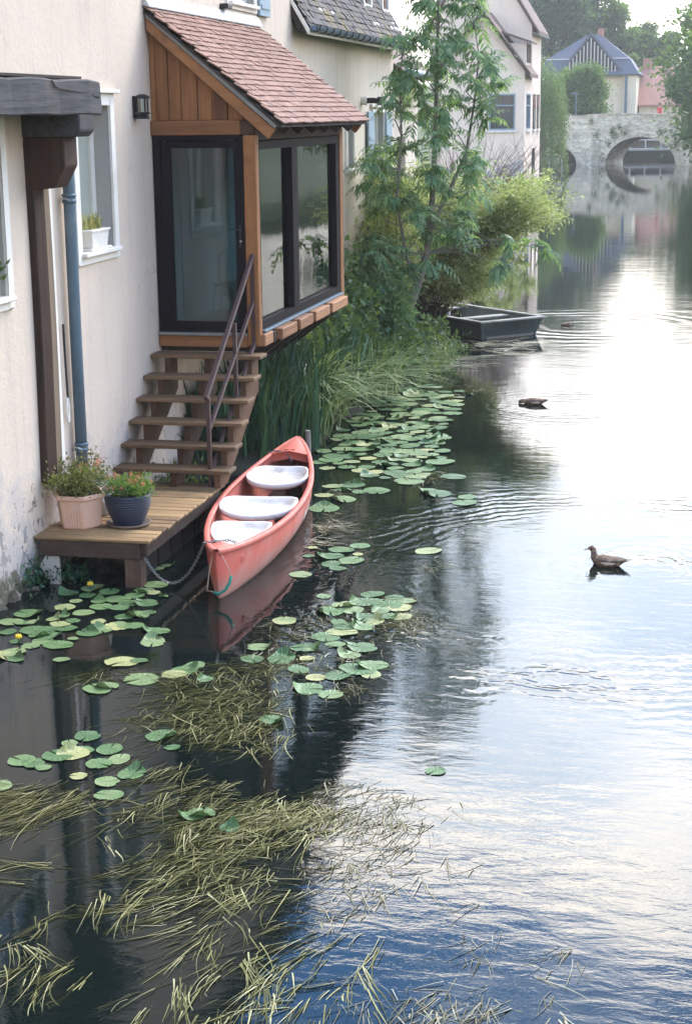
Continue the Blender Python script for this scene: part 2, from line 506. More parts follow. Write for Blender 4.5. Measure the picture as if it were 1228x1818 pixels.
M['skin'] = m_plain('skin', (0.45, 0.27, 0.2), 0.6, 0.05, 8, 0.1)
M['jacket'] = m_plain('red_jacket', (0.42, 0.055, 0.06), 0.85, 0.15, 8, 0.3)
M['trousers'] = m_plain('dark_trousers', (0.04, 0.045, 0.06), 0.9, 0.15, 8, 0.3)
M['hair'] = m_plain('dark_hair', (0.05, 0.035, 0.025), 0.8, 0.2, 30, 0.3)

# bridge masonry: rubble courses with dark joints, damp and plants' stains
mt, nt, out = new_mat('bridge_stone')
v = pos(nt)
vo = nt.nodes.new('ShaderNodeTexVoronoi')
vo.feature = 'F1'
vo.inputs['Scale'].default_value = 2.4
nt.links.new(scaled(nt, v, (1, 1, 1.9)), vo.inputs['Vector'])
bw = nt.nodes.new('ShaderNodeRGBToBW')
nt.links.new(vo.outputs['Color'], bw.inputs[0])
c = ramp(nt, bw.outputs[0], [(0.2, (0.60, 0.52, 0.39)), (0.5, (0.72, 0.64, 0.49)), (0.8, (0.82, 0.74, 0.59))])
c = mixc(nt, maprange(nt, noise(nt, v, 0.9, 8, 0.7, 0.5), 0.5, 0.7, 0, 0.5), c, (0.30, 0.27, 0.20))
c = mixc(nt, maprange(nt, noise(nt, v, 1.7, 8, 0.75, 0.5), 0.58, 0.66, 0, 0.75), c, (0.08, 0.10, 0.05))
bsdf(nt, out, c, 0.95, bump(nt, vo.outputs['Distance'], 0.8, 0.08), 0, 0.2)
M['bridge'] = mt

M['leaf_tree'] = m_leaf('leaf_walnut', [(0.1, (0.06, 0.15, 0.085)), (0.5, (0.15, 0.28, 0.14)), (0.9, (0.33, 0.45, 0.20))], 0.5)
M['leaf_bush'] = m_leaf('leaf_willow', [(0.05, (0.15, 0.21, 0.08)), (0.4, (0.40, 0.45, 0.18)), (0.8, (0.70, 0.68, 0.34))], 0.5)
M['leaf_dark'] = m_leaf('leaf_undergrowth', [(0.1, (0.016, 0.045, 0.022)), (0.5, (0.055, 0.115, 0.05)), (0.9, (0.14, 0.21, 0.075))], 0.35)
M['leaf_reed'] = m_leaf('leaf_reed', [(0.2, (0.004, 0.026, 0.018)), (0.5, (0.014, 0.066, 0.040)), (0.72, (0.04, 0.12, 0.06)), (0.92, (0.16, 0.25, 0.12))], 0.15)
M['leaf_sedge'] = m_leaf('leaf_sedge', [(0.1, (0.06, 0.12, 0.05)), (0.5, (0.18, 0.26, 0.11)), (0.9, (0.46, 0.48, 0.27))], 0.35)
M['leaf_far'] = m_leaf('leaf_far_tree', [(0.1, (0.045, 0.11, 0.045)), (0.5, (0.085, 0.175, 0.062)), (0.9, (0.15, 0.25, 0.08))], 0.45)
M['leaf_far_blue'] = m_leaf('leaf_far_dark_tree', [(0.1, (0.03, 0.085, 0.05)), (0.5, (0.055, 0.13, 0.068)), (0.9, (0.10, 0.19, 0.08))], 0.42)
M['leaf_weep'] = m_leaf('leaf_weeping', [(0.1, (0.08, 0.15, 0.07)), (0.5, (0.15, 0.24, 0.10)), (0.9, (0.26, 0.34, 0.14))], 0.45)
M['leaf_azalea'] = m_leaf('leaf_azalea', [(0.1, (0.05, 0.075, 0.02)), (0.5, (0.14, 0.16, 0.045)), (0.9, (0.36, 0.27, 0.11))], 0.3)
M['leaf_flower'] = m_leaf('leaf_flower', [(0.1, (0.045, 0.13, 0.03)), (0.5, (0.12, 0.25, 0.05)), (0.9, (0.3, 0.38, 0.10))], 0.35)
M['leaf_yucca'] = m_leaf('leaf_window_plant', [(0.1, (0.10, 0.13, 0.05)), (0.5, (0.32, 0.30, 0.10)), (0.9, (0.6, 0.5, 0.2))], 0.3)
M['petal'] = m_leaf('petal_pink', [(0.1, (0.55, 0.10, 0.08)), (0.5, (0.72, 0.22, 0.16)), (0.9, (0.8, 0.5, 0.35))], 0.3)
M['petal_yellow'] = m_plain('petal_yellow', (0.72, 0.5, 0.03), 0.5, 0.1, 20, 0.1)
M['straw'] = m_leaf('water_weed', [(0.15, (0.04, 0.042, 0.015)), (0.36, (0.15, 0.145, 0.05)), (0.6, (0.38, 0.355, 0.15)), (0.9, (0.68, 0.62, 0.38))], 0.15)
M['straw_dead'] = m_leaf('dead_water_weed', [(0.15, (0.10, 0.085, 0.045)), (0.45, (0.34, 0.30, 0.17)), (0.92, (0.68, 0.62, 0.44))], 0.15)

# lily pads: a tone per pad, brown nibbles, glossy
mt, nt, out = new_mat('lily_pad')
oi = nt.nodes.new('ShaderNodeObjectInfo').outputs['Random']
oc = objco(nt)
c = ramp(nt, oi, [(0.0, (0.035, 0.10, 0.030)), (0.4, (0.085, 0.165, 0.052)), (0.75, (0.19, 0.25, 0.105)), (1.0, (0.34, 0.33, 0.13))])
cv = nt.nodes.new('ShaderNodeVectorMath')
cv.operation = 'ADD'
nt.links.new(pos(nt), cv.inputs[0])
nf = noise(nt, cv.outputs[0], 14, 7, 0.7, 0.6)
c = mixc(nt, maprange(nt, nf, 0.58, 0.70, 0, 0.75), c, (0.23, 0.20, 0.09))
c = mixc(nt, maprange(nt, noise(nt, cv.outputs[0], 60, 3, 0.6), 0.66, 0.72, 0, 0.8), c, (0.05, 0.04, 0.02))
sp = nt.nodes.new('ShaderNodeSeparateXYZ')
nt.links.new(oc, sp.inputs[0])
ang = mth(nt, 'ARCTAN2', sp.outputs[1], sp.outputs[0])
vein = mth(nt, 'POWER', mth(nt, 'ABSOLUTE', mth(nt, 'COSINE', mth(nt, 'MULTIPLY', ang, 7.0))), 14.0)
c = mixc(nt, mth(nt, 'MULTIPLY', vein, 0.30), c, (0.26, 0.33, 0.19))
bsdf(nt, out, c, 0.42, bump(nt, mth(nt, 'ADD', noise(nt, cv.outputs[0], 26, 4), mth(nt, 'MULTIPLY', vein, 0.5)), 0.6, 0.012), 0, 0.45)
M['pad'] = mt

# water: dark body, mirror surface, small ripples plus the ducks' rings
mt, nt, out = new_mat('river_water')
v = pos(nt)
sx = nt.nodes.new('ShaderNodeSeparateXYZ')
nt.links.new(v, sx.inputs[0])
far_calm = maprange(nt, sx.outputs[1], 18, 75, 1.0, 0.4)
calm = maprange(nt, mth(nt, 'ADD', sx.outputs[0], mth(nt, 'MULTIPLY', noise(nt, v, 0.35, 3), 2.0)), -3.2, -0.6, 0.28, 1.0)
h1 = noise(nt, scaled(nt, v, (1.0, 2.3, 1)), 3.4, 5, 0.55, 0.35)
h2 = noise(nt, scaled(nt, v, (1.0, 1.8, 1)), 0.7, 2, 0.5)
h3 = noise(nt, scaled(nt, v, (1.0, 1.6, 1), (3, 7, 0)), 14.0, 3, 0.6)
H = mth(nt, 'ADD', mth(nt, 'MULTIPLY', h1, 0.0030), mth(nt, 'MULTIPLY', h2, 0.007))
H = mth(nt, 'ADD', H, mth(nt, 'MULTIPLY', h3, 0.0003))
H = mth(nt, 'MULTIPLY', mth(nt, 'MULTIPLY', H, calm), far_calm)


def rings(cx, cy, r0, r1, lam, amp, sx_min=None):
    dx = mth(nt, 'SUBTRACT', sx.outputs[0], cx)
    dy = mth(nt, 'SUBTRACT', sx.outputs[1], cy)
    wob = mth(nt, 'MULTIPLY', noise(nt, v, 1.1, 4, 0.6), 0.75)
    rr = mth(nt, 'ADD', mth(nt, 'SQRT', mth(nt, 'ADD', mth(nt, 'MULTIPLY', dx, dx), mth(nt, 'MULTIPLY', dy, dy))), wob)
    s = mth(nt, 'SINE', mth(nt, 'MULTIPLY', rr, 2 * math.pi / lam))
    rm = (r0 + r1) / 2
    env = mth(nt, 'MULTIPLY', maprange(nt, rr, r0, rm), maprange(nt, rr, r1, rm))
    e = mth(nt, 'MULTIPLY', mth(nt, 'MULTIPLY', s, env), amp)
    patch = maprange(nt, noise(nt, v, 0.55, 2), 0.35, 0.6)
    return mth(nt, 'MULTIPLY', e, patch)


for a in ((-0.75, 16.2, 2.3, 4.8, 0.20, 0.0026), (-0.6, 16.6, 0.15, 1.5, 0.16, 0.002), (-2.6, 36.3, 0.2, 4.5, 0.55, 0.0022), (-2.3, 26.0, 0.3, 2.6, 0.25, 0.0012)):
    H = mth(nt, 'ADD', H, rings(*a))
bn = N(nt, 'ShaderNodeBump', Strength=1.0, Distance=1.0)
nt.links.new(H, bn.inputs['Height'])
wb = bsdf(nt, out, mixc(nt, noise(nt, v, 0.4, 3), (0.003, 0.006, 0.006), (0.006, 0.010, 0.008)), 0.012, bn.outputs[0], 0, 0.5, 1.33)
M['water'] = mt

# ------------------------------------------------------------------ mesh helpers
ORG = {}


def tag(o, label=None, cat=None, group=None, kind=None):
    if label:
        o['label'] = label
    if cat:
        o['category'] = cat
    if group:
        o['group'] = group
    if kind:
        o['kind'] = kind
    return o


def thing(name, loc, label, cat, group=None):
    o = bpy.data.objects.new(name, None)
    o.empty_display_size = 0.1
    o.location = loc
    COL.objects.link(o)
    ORG[o.name] = Vector(loc)
    return tag(o, label, cat, group)


def place(name, mesh, parent=None, loc=(0, 0, 0), rot=None, scale=None):
    o = bpy.data.objects.new(name, mesh)
    COL.objects.link(o)
    loc = Vector(loc)
    if parent is not None:
        o.parent = parent
        o.location = loc - ORG[parent.name]
    else:
        o.location = loc
    if rot is not None:
        o.rotation_euler = rot
    if scale is not None:
        o.scale = scale
    ORG[o.name] = loc
    if parent is not None and name in ('leaves', 'flowers', 'crown', 'branches', 'stems', 'twigs', 'leaf_stalks'):
        o['kind'] = 'stuff'          # too many and too small to pick apart
    return o


class MB:
    def __init__(self):
        self.v, self.f = [], []

    def add(self, vs_, fs_):
        b = len(self.v)
        self.v += [tuple(p) for p in vs_]
        self.f += [tuple(b + i for i in f) for f in fs_]
        return self

    def quad(self, a, b, c, d):
        return self.add((a, b, c, d), ((0, 1, 2, 3),))

    def box(self, c, s, rot=None):
        hx, hy, hz = s[0] / 2, s[1] / 2, s[2] / 2
        ps = [Vector((x, y, z)) for x in (-hx, hx) for y in (-hy, hy) for z in (-hz, hz)]
        if rot is not None:
            mr = rot if isinstance(rot, Matrix) else Euler(rot).to_matrix()
            ps = [mr @ p for p in ps]
        c = Vector(c)
        return self.add([c + p for p in ps], ((0, 1, 3, 2), (4, 6, 7, 5), (0, 4, 5, 1), (2, 3, 7, 6), (0, 2, 6, 4), (1, 5, 7, 3)))

    def span(self, a, b):
        return self.box([(a[i] + b[i]) / 2 for i in range(3)], [abs(b[i] - a[i]) for i in range(3)])

    def bar(self, p, q, w, h, upv=(0, 0, 1)):
        p, q = Vector(p), Vector(q)
        d = (q - p)
        L = d.length
        d.normalize()
        s = d.cross(Vector(upv))
        if s.length < 1e-4:
            s = Vector((1, 0, 0))
        s.normalize()
        u = s.cross(d)
        mr = Matrix((s, d, u)).transposed()
        return self.box((p + q) / 2, (w, L, h), mr)

    def tube(self, pts, rad, n=8, cap=True, flat=1.0):
        pts = [Vector(p) for p in pts]
        if isinstance(rad, (int, float)):
            rad = [rad] * len(pts)
        b = len(self.v)
        t0 = (pts[1] - pts[0]).normalized()
        a = t0.cross(Vector((0, 0, 1)))
        if a.length < 1e-3:
            a = Vector((1, 0, 0))
        a.normalize()
        for i, p in enumerate(pts):
            t = (pts[min(i + 1, len(pts) - 1)] - pts[max(i - 1, 0)])
            if t.length < 1e-9:
                t = t0
            t.normalize()
            a = (a - t * a.dot(t))
            if a.length < 1e-5:
                a = t.orthogonal()
            a.normalize()
            c = t.cross(a)
            for k in range(n):
                th = 2 * math.pi * k / n
                self.v.append(tuple(p + (a * math.cos(th) + c * math.sin(th) * flat) * rad[i]))
        for i in range(len(pts) - 1):
            for k in range(n):
                k2 = (k + 1) % n
                self.f.append((b + i * n + k, b + i * n + k2, b + (i + 1) * n + k2, b + (i + 1) * n + k))
        if cap:
            self.f.append(tuple(b + k for k in range(n - 1, -1, -1)))
            e = b + (len(pts) - 1) * n
            self.f.append(tuple(e + k for k in range(n)))
        return self

    def lathe(self, c, prof, n=32, squash=1.0, phase=0.0):
        b = len(self.v)
        for r, z in prof:
            for k in range(n):
                th = 2 * math.pi * k / n + phase
                self.v.append((c[0] + r * math.cos(th), c[1] + r * math.sin(th) * squash, c[2] + z))
        for i in range(len(prof) - 1):
            for k in range(n):
                k2 = (k + 1) % n
                self.f.append((b + i * n + k, b + i * n + k2, b + (i + 1) * n + k2, b + (i + 1) * n + k))
        self.f.append(tuple(b + k for k in range(n - 1, -1, -1)))
        e = b + (len(prof) - 1) * n
        self.f.append(tuple(e + k for k in range(n)))
        return self

    def prism(self, poly, d):
        """planar polygon (3D points) extruded by vector d"""
        n = len(poly)
        d = Vector(d)
        a = [Vector(p) for p in poly]
        b = [p + d for p in a]
        fs_ = [tuple(range(n - 1, -1, -1)), tuple(range(n, 2 * n))]
        fs_ += [(i, (i + 1) % n, n + (i + 1) % n, n + i) for i in range(n)]
        return self.add(a + b, fs_)

    def mesh(self, name, mat, origin=(0, 0, 0), smooth=False, bevel=0.0):
        me = bpy.data.meshes.new(name)
        ox, oy, oz = origin
        me.from_pydata([(x - ox, y - oy, z - oz) for x, y, z in self.v], [], self.f)
        if bevel:
            bm = bmesh.new()
            bm.from_mesh(me)
            bmesh.ops.remove_doubles(bm, verts=bm.verts, dist=1e-5)
            es = [e for e in bm.edges if len(e.link_faces) == 2 and e.calc_face_angle(0) > 0.5]
            bmesh.ops.bevel(bm, geom=es, offset=bevel, segments=1, affect='EDGES', clamp_overlap=True)
            bm.to_mesh(me)
            bm.free()
        me.materials.append(M[mat] if isinstance(mat, str) else mat)
        if smooth:
            me.polygons.foreach_set('use_smooth', [True] * len(me.polygons))
        me.validate()
        return me

    def build(self, name, mat, parent=None, smooth=False, bevel=0.0, loc=None):
        if loc is None:
            loc = ORG[parent.name] if parent is not None else Vector((0, 0, 0))
        return place(name, self.mesh(name, mat, loc, smooth, bevel), parent, loc)


def np_mesh(name, verts, nper, mat, origin):
    """verts (n*nper, 3): n separate polygons with nper corners"""
    verts = (np.asarray(verts, dtype=np.float32) - np.asarray(origin, dtype=np.float32))
    n = len(verts) // nper
    me = bpy.data.meshes.new(name)
    me.vertices.add(len(verts))
    me.vertices.foreach_set('co', verts.ravel())
    me.loops.add(n * nper)
    me.loops.foreach_set('vertex_index', np.arange(n * nper, dtype=np.int32))
    me.polygons.add(n)
    me.polygons.foreach_set('loop_start', np.arange(0, n * nper, nper, dtype=np.int32))
    me.update(calc_edges=True)
    me.materials.append(M[mat])
    return me


def np_build(name, verts, nper, mat, parent=None, loc=None):
    if loc is None:
        loc = ORG[parent.name] if parent is not None else Vector((0, 0, 0))
    return place(name, np_mesh(name, verts, nper, mat, loc), parent, loc)


def unit(a):
    return a / np.maximum(np.linalg.norm(a, axis=-1, keepdims=True), 1e-9)


def leaf_quads(rng, pts, dirs, length, width, fold=0.25):
    """a diamond leaf at each point along dirs, with a random roll; two corners dip"""
    n = len(pts)
    d = unit(dirs)
    rnd = unit(rng.normal(size=(n, 3)))
    s = unit(np.cross(d, rnd))
    L = length * rng.uniform(0.65, 1.3, (n, 1))
    W = width * rng.uniform(0.7, 1.25, (n, 1))
    nrm = np.cross(s, d)
    mid = pts + d * L * 0.45 - nrm * W * fold
    out = np.stack([pts, mid + s * W * 0.5, pts + d * L, mid - s * W * 0.5], axis=1)
    return out.reshape(-1, 3)


def pinnate(rng, base, direction, L, pairs, leaf_l, leaf_w, droop=0.5):
    """compound leaf: list of leaflet corner quads and the rachis points"""
    d = Vector(direction).normalized()
    side0 = d.cross(Vector((0, 0, 1)))
    if side0.length < 1e-3:
        side0 = Vector((1, 0, 0))
    side0.normalize()
    pts, quads = [], []
    p = Vector(base)
    seg = L / (pairs + 1)
    for i in range(pairs + 2):
        pts.append(p.copy())
        d = (d + Vector((0, 0, -droop / (pairs + 1)))).normalized()
        if i > 0:
            t = i / (pairs + 1)
            size = 0.65 + 0.5 * math.sin(math.pi * min(1, t + 0.1))
            for sg in ((-1, 1) if i < pairs + 1 else (0,)):
                ld = (side0 * sg * 0.85 + d * (0.55 if sg else 1.0) + Vector((0, 0, -0.28)) + Vector(rng.normal(size=3)) * 0.13).normalized()
                up = side0.cross(d)
                sd = ld.cross(up)
                if sd.length < 1e-3:
                    sd = side0
                sd.normalize()
                ll = leaf_l * size * rng.uniform(0.8, 1.15)
                ww = leaf_w * size * rng.uniform(0.85, 1.15)
                tip = p + ld * ll + Vector((0, 0, -0.25 * ll))
                mid = p + ld * ll * 0.42
                quads += [p, mid + sd * ww * 0.5 - up * 0.012, tip, mid - sd * ww * 0.5 - up * 0.012]
        p = p + d * seg
    return pts, quads


def blades(rng, bases, heights, lean, bend, width, segs=5):
    """upright strap leaves as quad strips; returns quads (n*4,3)"""
    n = len(bases)
    th = rng.uniform(0, 2 * np.pi, n)
    ld = np.stack([np.cos(th), np.sin(th), np.zeros(n)], 1)
    if np.ndim(lean) == 2:
        ld = unit(ld * 0.7 + lean)
    s = np.stack([-ld[:, 1], ld[:, 0], np.zeros(n)], 1)
    tw = rng.uniform(-0.8, 0.8, (n, 1))
    s = unit(s * np.cos(tw) + ld * np.sin(tw))
    b = bend * rng.uniform(0.3, 1.3, (n, 1))
    w = width * rng.uniform(0.7, 1.3, (n, 1))
    h = heights[:, None]
    prev = None
    quads = []
    for k in range(segs + 1):
        t = k / segs
        c = bases + ld * (b * h * t ** 2.0) + np.array([[0, 0, 1.0]]) * (h * (t - 0.42 * np.minimum(b, 1.6) * t ** 3))
        ww = w * (1 - t ** 2.2) * (0.7 + 0.6 * min(t * 3, 1)) * 0.5 + 0.0008
        a_, b_ = c - s * ww, c + s * ww
        if prev is not None:
            quads.append(np.stack([prev[0], prev[1], b_, a_], 1))
        prev = (a_, b_)
    q = np.stack(quads, 1)          # n, segs, 4, 3
    return q


def strip_mesh(name, q, mat, origin):
    """q (n, segs, 4, 3) strips welded so each blade is one island"""
    n, sg = q.shape[0], q.shape[1]
    vs_ = np.zeros((n, (sg + 1) * 2, 3), dtype=np.float32)
    vs_[:, 0] = q[:, 0, 0]
    vs_[:, 1] = q[:, 0, 1]
    for k in range(sg):
        vs_[:, 2 + 2 * k] = q[:, k, 3]
        vs_[:, 3 + 2 * k] = q[:, k, 2]
    base = (np.arange(n) * (sg + 1) * 2)[:, None, None]
    f = np.array([[2 * k, 2 * k + 1, 2 * k + 3, 2 * k + 2] for k in range(sg)])[None]
    idx = (base + f).reshape(-1).astype(np.int32)
    vs_ = vs_.reshape(-1, 3) - np.asarray(origin, dtype=np.float32)
    me = bpy.data.meshes.new(name)
    me.vertices.add(len(vs_))
    me.vertices.foreach_set('co', vs_.ravel())
    me.loops.add(len(idx))
    me.loops.foreach_set('vertex_index', idx)
    me.polygons.add(len(idx) // 4)
    me.polygons.foreach_set('loop_start', np.arange(0, len(idx), 4, dtype=np.int32))
    me.update(calc_edges=True)
    me.polygons.foreach_set('use_smooth', [True] * len(me.polygons))
    me.materials.append(M[mat])
    return me


def wall_openings(mb, O, u, n, W, Ht, ops, depth, rv=None):
    """front face of a wall with openings; reveals go to rv (or mb)"""
    O, u, n = Vector(O), Vector(u), Vector(n)
    us = sorted({0.0, W, *[o[0] for o in ops], *[o[1] for o in ops]})
    zs = sorted({0.0, Ht, *[o[2] for o in ops], *[o[3] for o in ops]})
    P = lambda a, z, d=0.0: O + u * a + Vector((0, 0, z)) - n * d
    for i in range(len(us) - 1):
        for j in range(len(zs) - 1):
            cu, cz = (us[i] + us[i + 1]) / 2, (zs[j] + zs[j + 1]) / 2
            if any(o[0] < cu < o[1] and o[2] < cz < o[3] for o in ops):
                continue
            mb.quad(P(us[i], zs[j]), P(us[i + 1], zs[j]), P(us[i + 1], zs[j + 1]), P(us[i], zs[j + 1]))
    rv = mb if rv is None else rv
    for a, b, c_, d_ in ops:
        if isinstance(rv, list):
            rv.append(MB())
        rv_ = rv[-1] if isinstance(rv, list) else rv
        rv_.quad(P(a, c_), P(a, d_), P(a, d_, depth), P(a, c_, depth))
        rv_.quad(P(b, d_), P(b, c_), P(b, c_, depth), P(b, d_, depth))
        rv_.quad(P(a, d_), P(b, d_), P(b, d_, depth), P(a, d_, depth))
        rv_.quad(P(b, c_), P(a, c_), P(a, c_, depth), P(b, c_, depth))
    # closing sides, top and back
    D = depth + 0.15
    mb.quad(P(0, 0), P(0, Ht), P(0, Ht, D), P(0, 0, D))
    mb.quad(P(W, Ht), P(W, 0), P(W, 0, D), P(W, Ht, D))
    mb.quad(P(0, Ht), P(W, Ht), P(W, Ht, D), P(0, Ht, D))
    mb.quad(P(W, 0, D), P(0, 0, D), P(0, Ht, D), P(W, Ht, D))
    return P

# ================================================================== THE SETTING
def lerp_tab(tab, y):
    for (a, va), (b, vb) in zip(tab, tab[1:]):
        if y <= b:
            t = max(0.0, (y - a) / (b - a))
            return va + (vb - va) * t
    return tab[-1][1]


XL = [(-60, -6.7), (34, -6.7), (60, -8.4), (98, -11.3), (108, -11.3), (125, -13.4), (140, -16), (180, -16)]
XR = [(-60, 9.0), (60, 9.0), (105, 4.5), (132, -0.6), (160, -1.6), (180, -1.6)]


def ground_z(x, y):
    if y > 178:
        base = 3.0 + min(6.0, max(0, (y - 178)) * 0.06)
        return base
    l, r_ = lerp_tab(XL, y), lerp_tab(XR, y)
    up = 0.75 if y < 120 else 0.75 + 2.2 * min(1, (y - 120) / 30)
    if l < x < r_:
        return -1.3
    d = (l - x) if x <= l else (x - r_)
    return -1.3 + min(1.0, d / 0.6) * (up + 1.3) + min(3.0, max(0, d - 4) * 0.02)


gx = sorted({*np.linspace(-24, 14, 96).tolist(), -2000, -1000, -500, -250, -120, -70, -45, -32, 20, 30, 45, 80, 150, 300, 600, 1200, 2000})
gy = sorted({*np.linspace(-40, 190, 93).tolist(), -2000, -800, -300, -120, -70, 177.9, 178.1, 220, 280, 400, 700, 1200, 2500})
mb = MB()
mb.v = [(x, y, ground_z(x, y)) for y in gy for x in gx]
nx = len(gx)
mb.f = [(j * nx + i, j * nx + i + 1, (j + 1) * nx + i + 1, (j + 1) * nx + i) for j in range(len(gy) - 1) for i in range(nx - 1)]
tag(mb.build('ground', 'ground', smooth=True), kind='structure')

mb = MB().quad((-30, -60, 0), (30, -60, 0), (30, 177.9, 0), (-30, 177.9, 0))
tag(mb.build('water', 'water'), kind='structure')

# soft bank in front of the far house wall
rng = np.random.default_rng(5)


def bank_edge(y):
    return lerp_tab([(19.6, -6.5), (20.6, -5.75), (22, -5.45), (24.5, -5.5), (27.5, -5.15), (30, -5.35), (33, -5.5), (38, -5.4), (44, -6.6)], y)


mb = MB()
ny, nxk = 60, 12
for j in range(ny + 1):
    y = 19.6 + (44 - 19.6) * j / ny
    e = bank_edge(y) + 0.1 * math.sin(y * 3.1)
    for i in range(nxk + 1):
        t = i / nxk
        x = -6.7 + (e + 6.7 + 0.25) * t
        z = 0.42 * (1 - t ** 2.2) + 0.06 * math.sin(x * 7 + y * 2.3) - 0.22 * t ** 6 + (0.0 if y < 42 else -0.25)
        mb.v.append((x, y, z))
mb.f = [(j * (nxk + 1) + i, j * (nxk + 1) + i + 1, (j + 1) * (nxk + 1) + i + 1, (j + 1) * (nxk + 1) + i) for j in range(ny) for i in range(nxk)]
tag(mb.build('river_bank', 'mud', smooth=True), kind='structure')

# ================================================================== NEAR HOUSE
WX = -6.53
house = thing('riverside_house', (WX, 17, 0), 'tall pale rendered house at left with timber post and deep-set windows', 'house')
ops = [(13.45, 14.60, 2.95, 4.62), (16.56, 17.57, 3.19, 4.72), (22.38, 23.70, 6.12, 7.55)]
Y0 = 5.0
mb, rv = MB(), []
wall_openings(mb, (WX, Y0, -0.9), (0, 1, 0), (1, 0, 0), 26.0 - Y0, 9.2, [(a - Y0, b - Y0, c_ + 0.9, d_ + 0.9) for a, b, c_, d_ in ops], 0.26, rv)
wall = mb.build('wall', 'stucco', house)
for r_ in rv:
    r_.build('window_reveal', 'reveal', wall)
mb = MB()
mb.prism([(WX - 0.4, 25.98, -0.9), (WX - 7, 25.98, -0.9), (WX - 7, 25.98, 8.3), (WX - 3.5, 25.98, 11.6), (WX - 0.4, 25.98, 8.3)], (0, -0.3, 0))
mb.build('gable_wall', 'stucco', house)
mb = MB()
mb.prism([(WX + 0.35, Y0, 8.05), (WX - 3.5, Y0, 11.75), (WX - 3.5, Y0, 11.95), (WX + 0.40, Y0, 8.2)], (0, 21.25, 0))
mb.prism([(WX - 3.5, Y0, 11.75), (WX - 7.3, Y0, 8.05), (WX - 7.3, Y0, 8.2), (WX - 3.5, Y0, 11.95)], (0, 21.25, 0))
mb.build('roof', 'tile_brown', house)


def window(parent, y0, y1, z0, z1, depth, split=True, pane='pane', fw=0.055, arch=0.13, proud=0.03, sill=0.09):
    """architrave on the wall face, sash set back in the opening, a projecting sill"""
    a = MB()
    a.span((WX - 0.005, y0 - arch, z0 - arch), (WX + proud, y0, z1 + arch))
    a.span((WX - 0.005, y1, z0 - arch), (WX + proud, y1 + arch, z1 + arch))
    a.span((WX - 0.005, y0, z1), (WX + proud, y1, z1 + arch))
    a.span((WX - 0.005, y0, z0 - arch), (WX + proud, y1, z0 - 0.05))
    w = a.build('window', 'white', parent, bevel=0.006)
    MB().span((WX - depth, y0 - 0.03, z0 - 0.05), (WX + sill, y1 + 0.05, z0 - 0.003)).build('sill', 'white', w, bevel=0.008)
    s = MB()
    x0, x1 = WX - depth + 0.0, WX - depth + 0.06
    s.span((x0, y0, z0), (x1, y0 + fw, z1)).span((x0, y1 - fw, z0), (x1, y1, z1))
    s.span((x0, y0 + fw, z1 - fw), (x1, y1 - fw, z1)).span((x0, y0 + fw, z0), (x1, y1 - fw, z0 + fw))
    if split:
        ym = (y0 + y1) / 2
        s.span((x0, ym - 0.035, z0 + fw), (x1, ym + 0.035, z1 - fw))
    s.build('sash', 'white', w)
    MB().span((x0 + 0.02, y0 + fw, z0 + fw), (x0 + 0.03, y1 - fw, z1 - fw)).build('pane', pane, w)
    return w


window(house, *ops[0], 0.12)
w = window(house, *ops[1], 0.24, False, 'pane_pale', 0.1)
MB().span((WX, ops[1][0] - 0.19, ops[1][3] + 0.13), (WX + 0.08, ops[1][1] + 0.21, ops[1][3] + 0.17)).build('hood_mould', 'white', w, bevel=0.006)
w = window(house, *ops[2], 0.16, True, 'pane_pale', 0.07, 0.10)
# pale blue shutter folded back beside the upper window, dark hinge on the other side
sh = MB().span((WX + 0.02, 23.86, 6.0), (WX + 0.06, 24.45, 7.6)).build('shutter', 'blue_paint', w, bevel=0.005)
MB().span((WX + 0.06, 23.92, 6.1), (WX + 0.075, 24.38, 6.16)).build('batten', 'blue_paint', sh)
MB().span((WX + 0.0, 22.0, 5.99), (WX + 0.12, 22.22, 6.06)).build('shutter_hook', 'black_metal', w, bevel=0.01)

# timber post let into the wall, corbels and a heavy beam
mb = MB()
mb.v = []
nseg = 14
for i in range(nseg + 1):
    t = i / nseg
    z = 0.98 + 3.4 * t
    a = 15.16 + 0.05 * math.sin(t * 2.6)
    mb.v += [(WX - 0.05, a, z), (WX + 0.075, a + 0.01, z), (WX + 0.085, a + 0.255, z), (WX - 0.05, a + 0.265, z)]
for i in range(nseg):
    b = i * 4
    mb.f += [(b + k, b + (k + 1) % 4, b + 4 + (k + 1) % 4, b + 4 + k) for k in range(4)]
mb.f += [(3, 2, 1, 0), (nseg * 4, nseg * 4 + 1, nseg * 4 + 2, nseg * 4 + 3)]
post = mb.build('timber_post', 'old_post', house, bevel=0.012)
mb = MB()
for i in range(nseg + 1):
    t = i / nseg
    z = 1.0 + 3.3 * t
    a = 15.43 + 0.05 * math.sin(t * 2.6 + 0.15)
    mb.v += [(WX - 0.05, a, z), (WX + 0.055, a, z), (WX + 0.05, a + 0.20, z), (WX - 0.05, a + 0.21, z)]
for i in range(nseg):
    b = i * 4
    mb.f += [(b + k, b + (k + 1) % 4, b + 4 + (k + 1) % 4, b + 4 + k) for k in range(4)]
mb.f += [(3, 2, 1, 0), (nseg * 4, nseg * 4 + 1, nseg * 4 + 2, nseg * 4 + 3)]
mb.build('post_facing', 'old_post_pale', post, bevel=0.008)
MB().span((WX - 0.01, 15.68, 1.1), (WX + 0.03, 15.78, 4.15)).build('render_edge', 'white', post, bevel=0.01)
mb = MB().prism([(WX - 0.02, 15.2, 4.42), (WX - 0.02, 15.2, 3.90), (WX + 0.30, 15.2, 3.93), (WX + 0.42, 15.2, 4.14), (WX + 0.42, 15.2, 4.42)], (0, 0.34, 0))
mb.build('corbel', 'old_post', house, bevel=0.012)
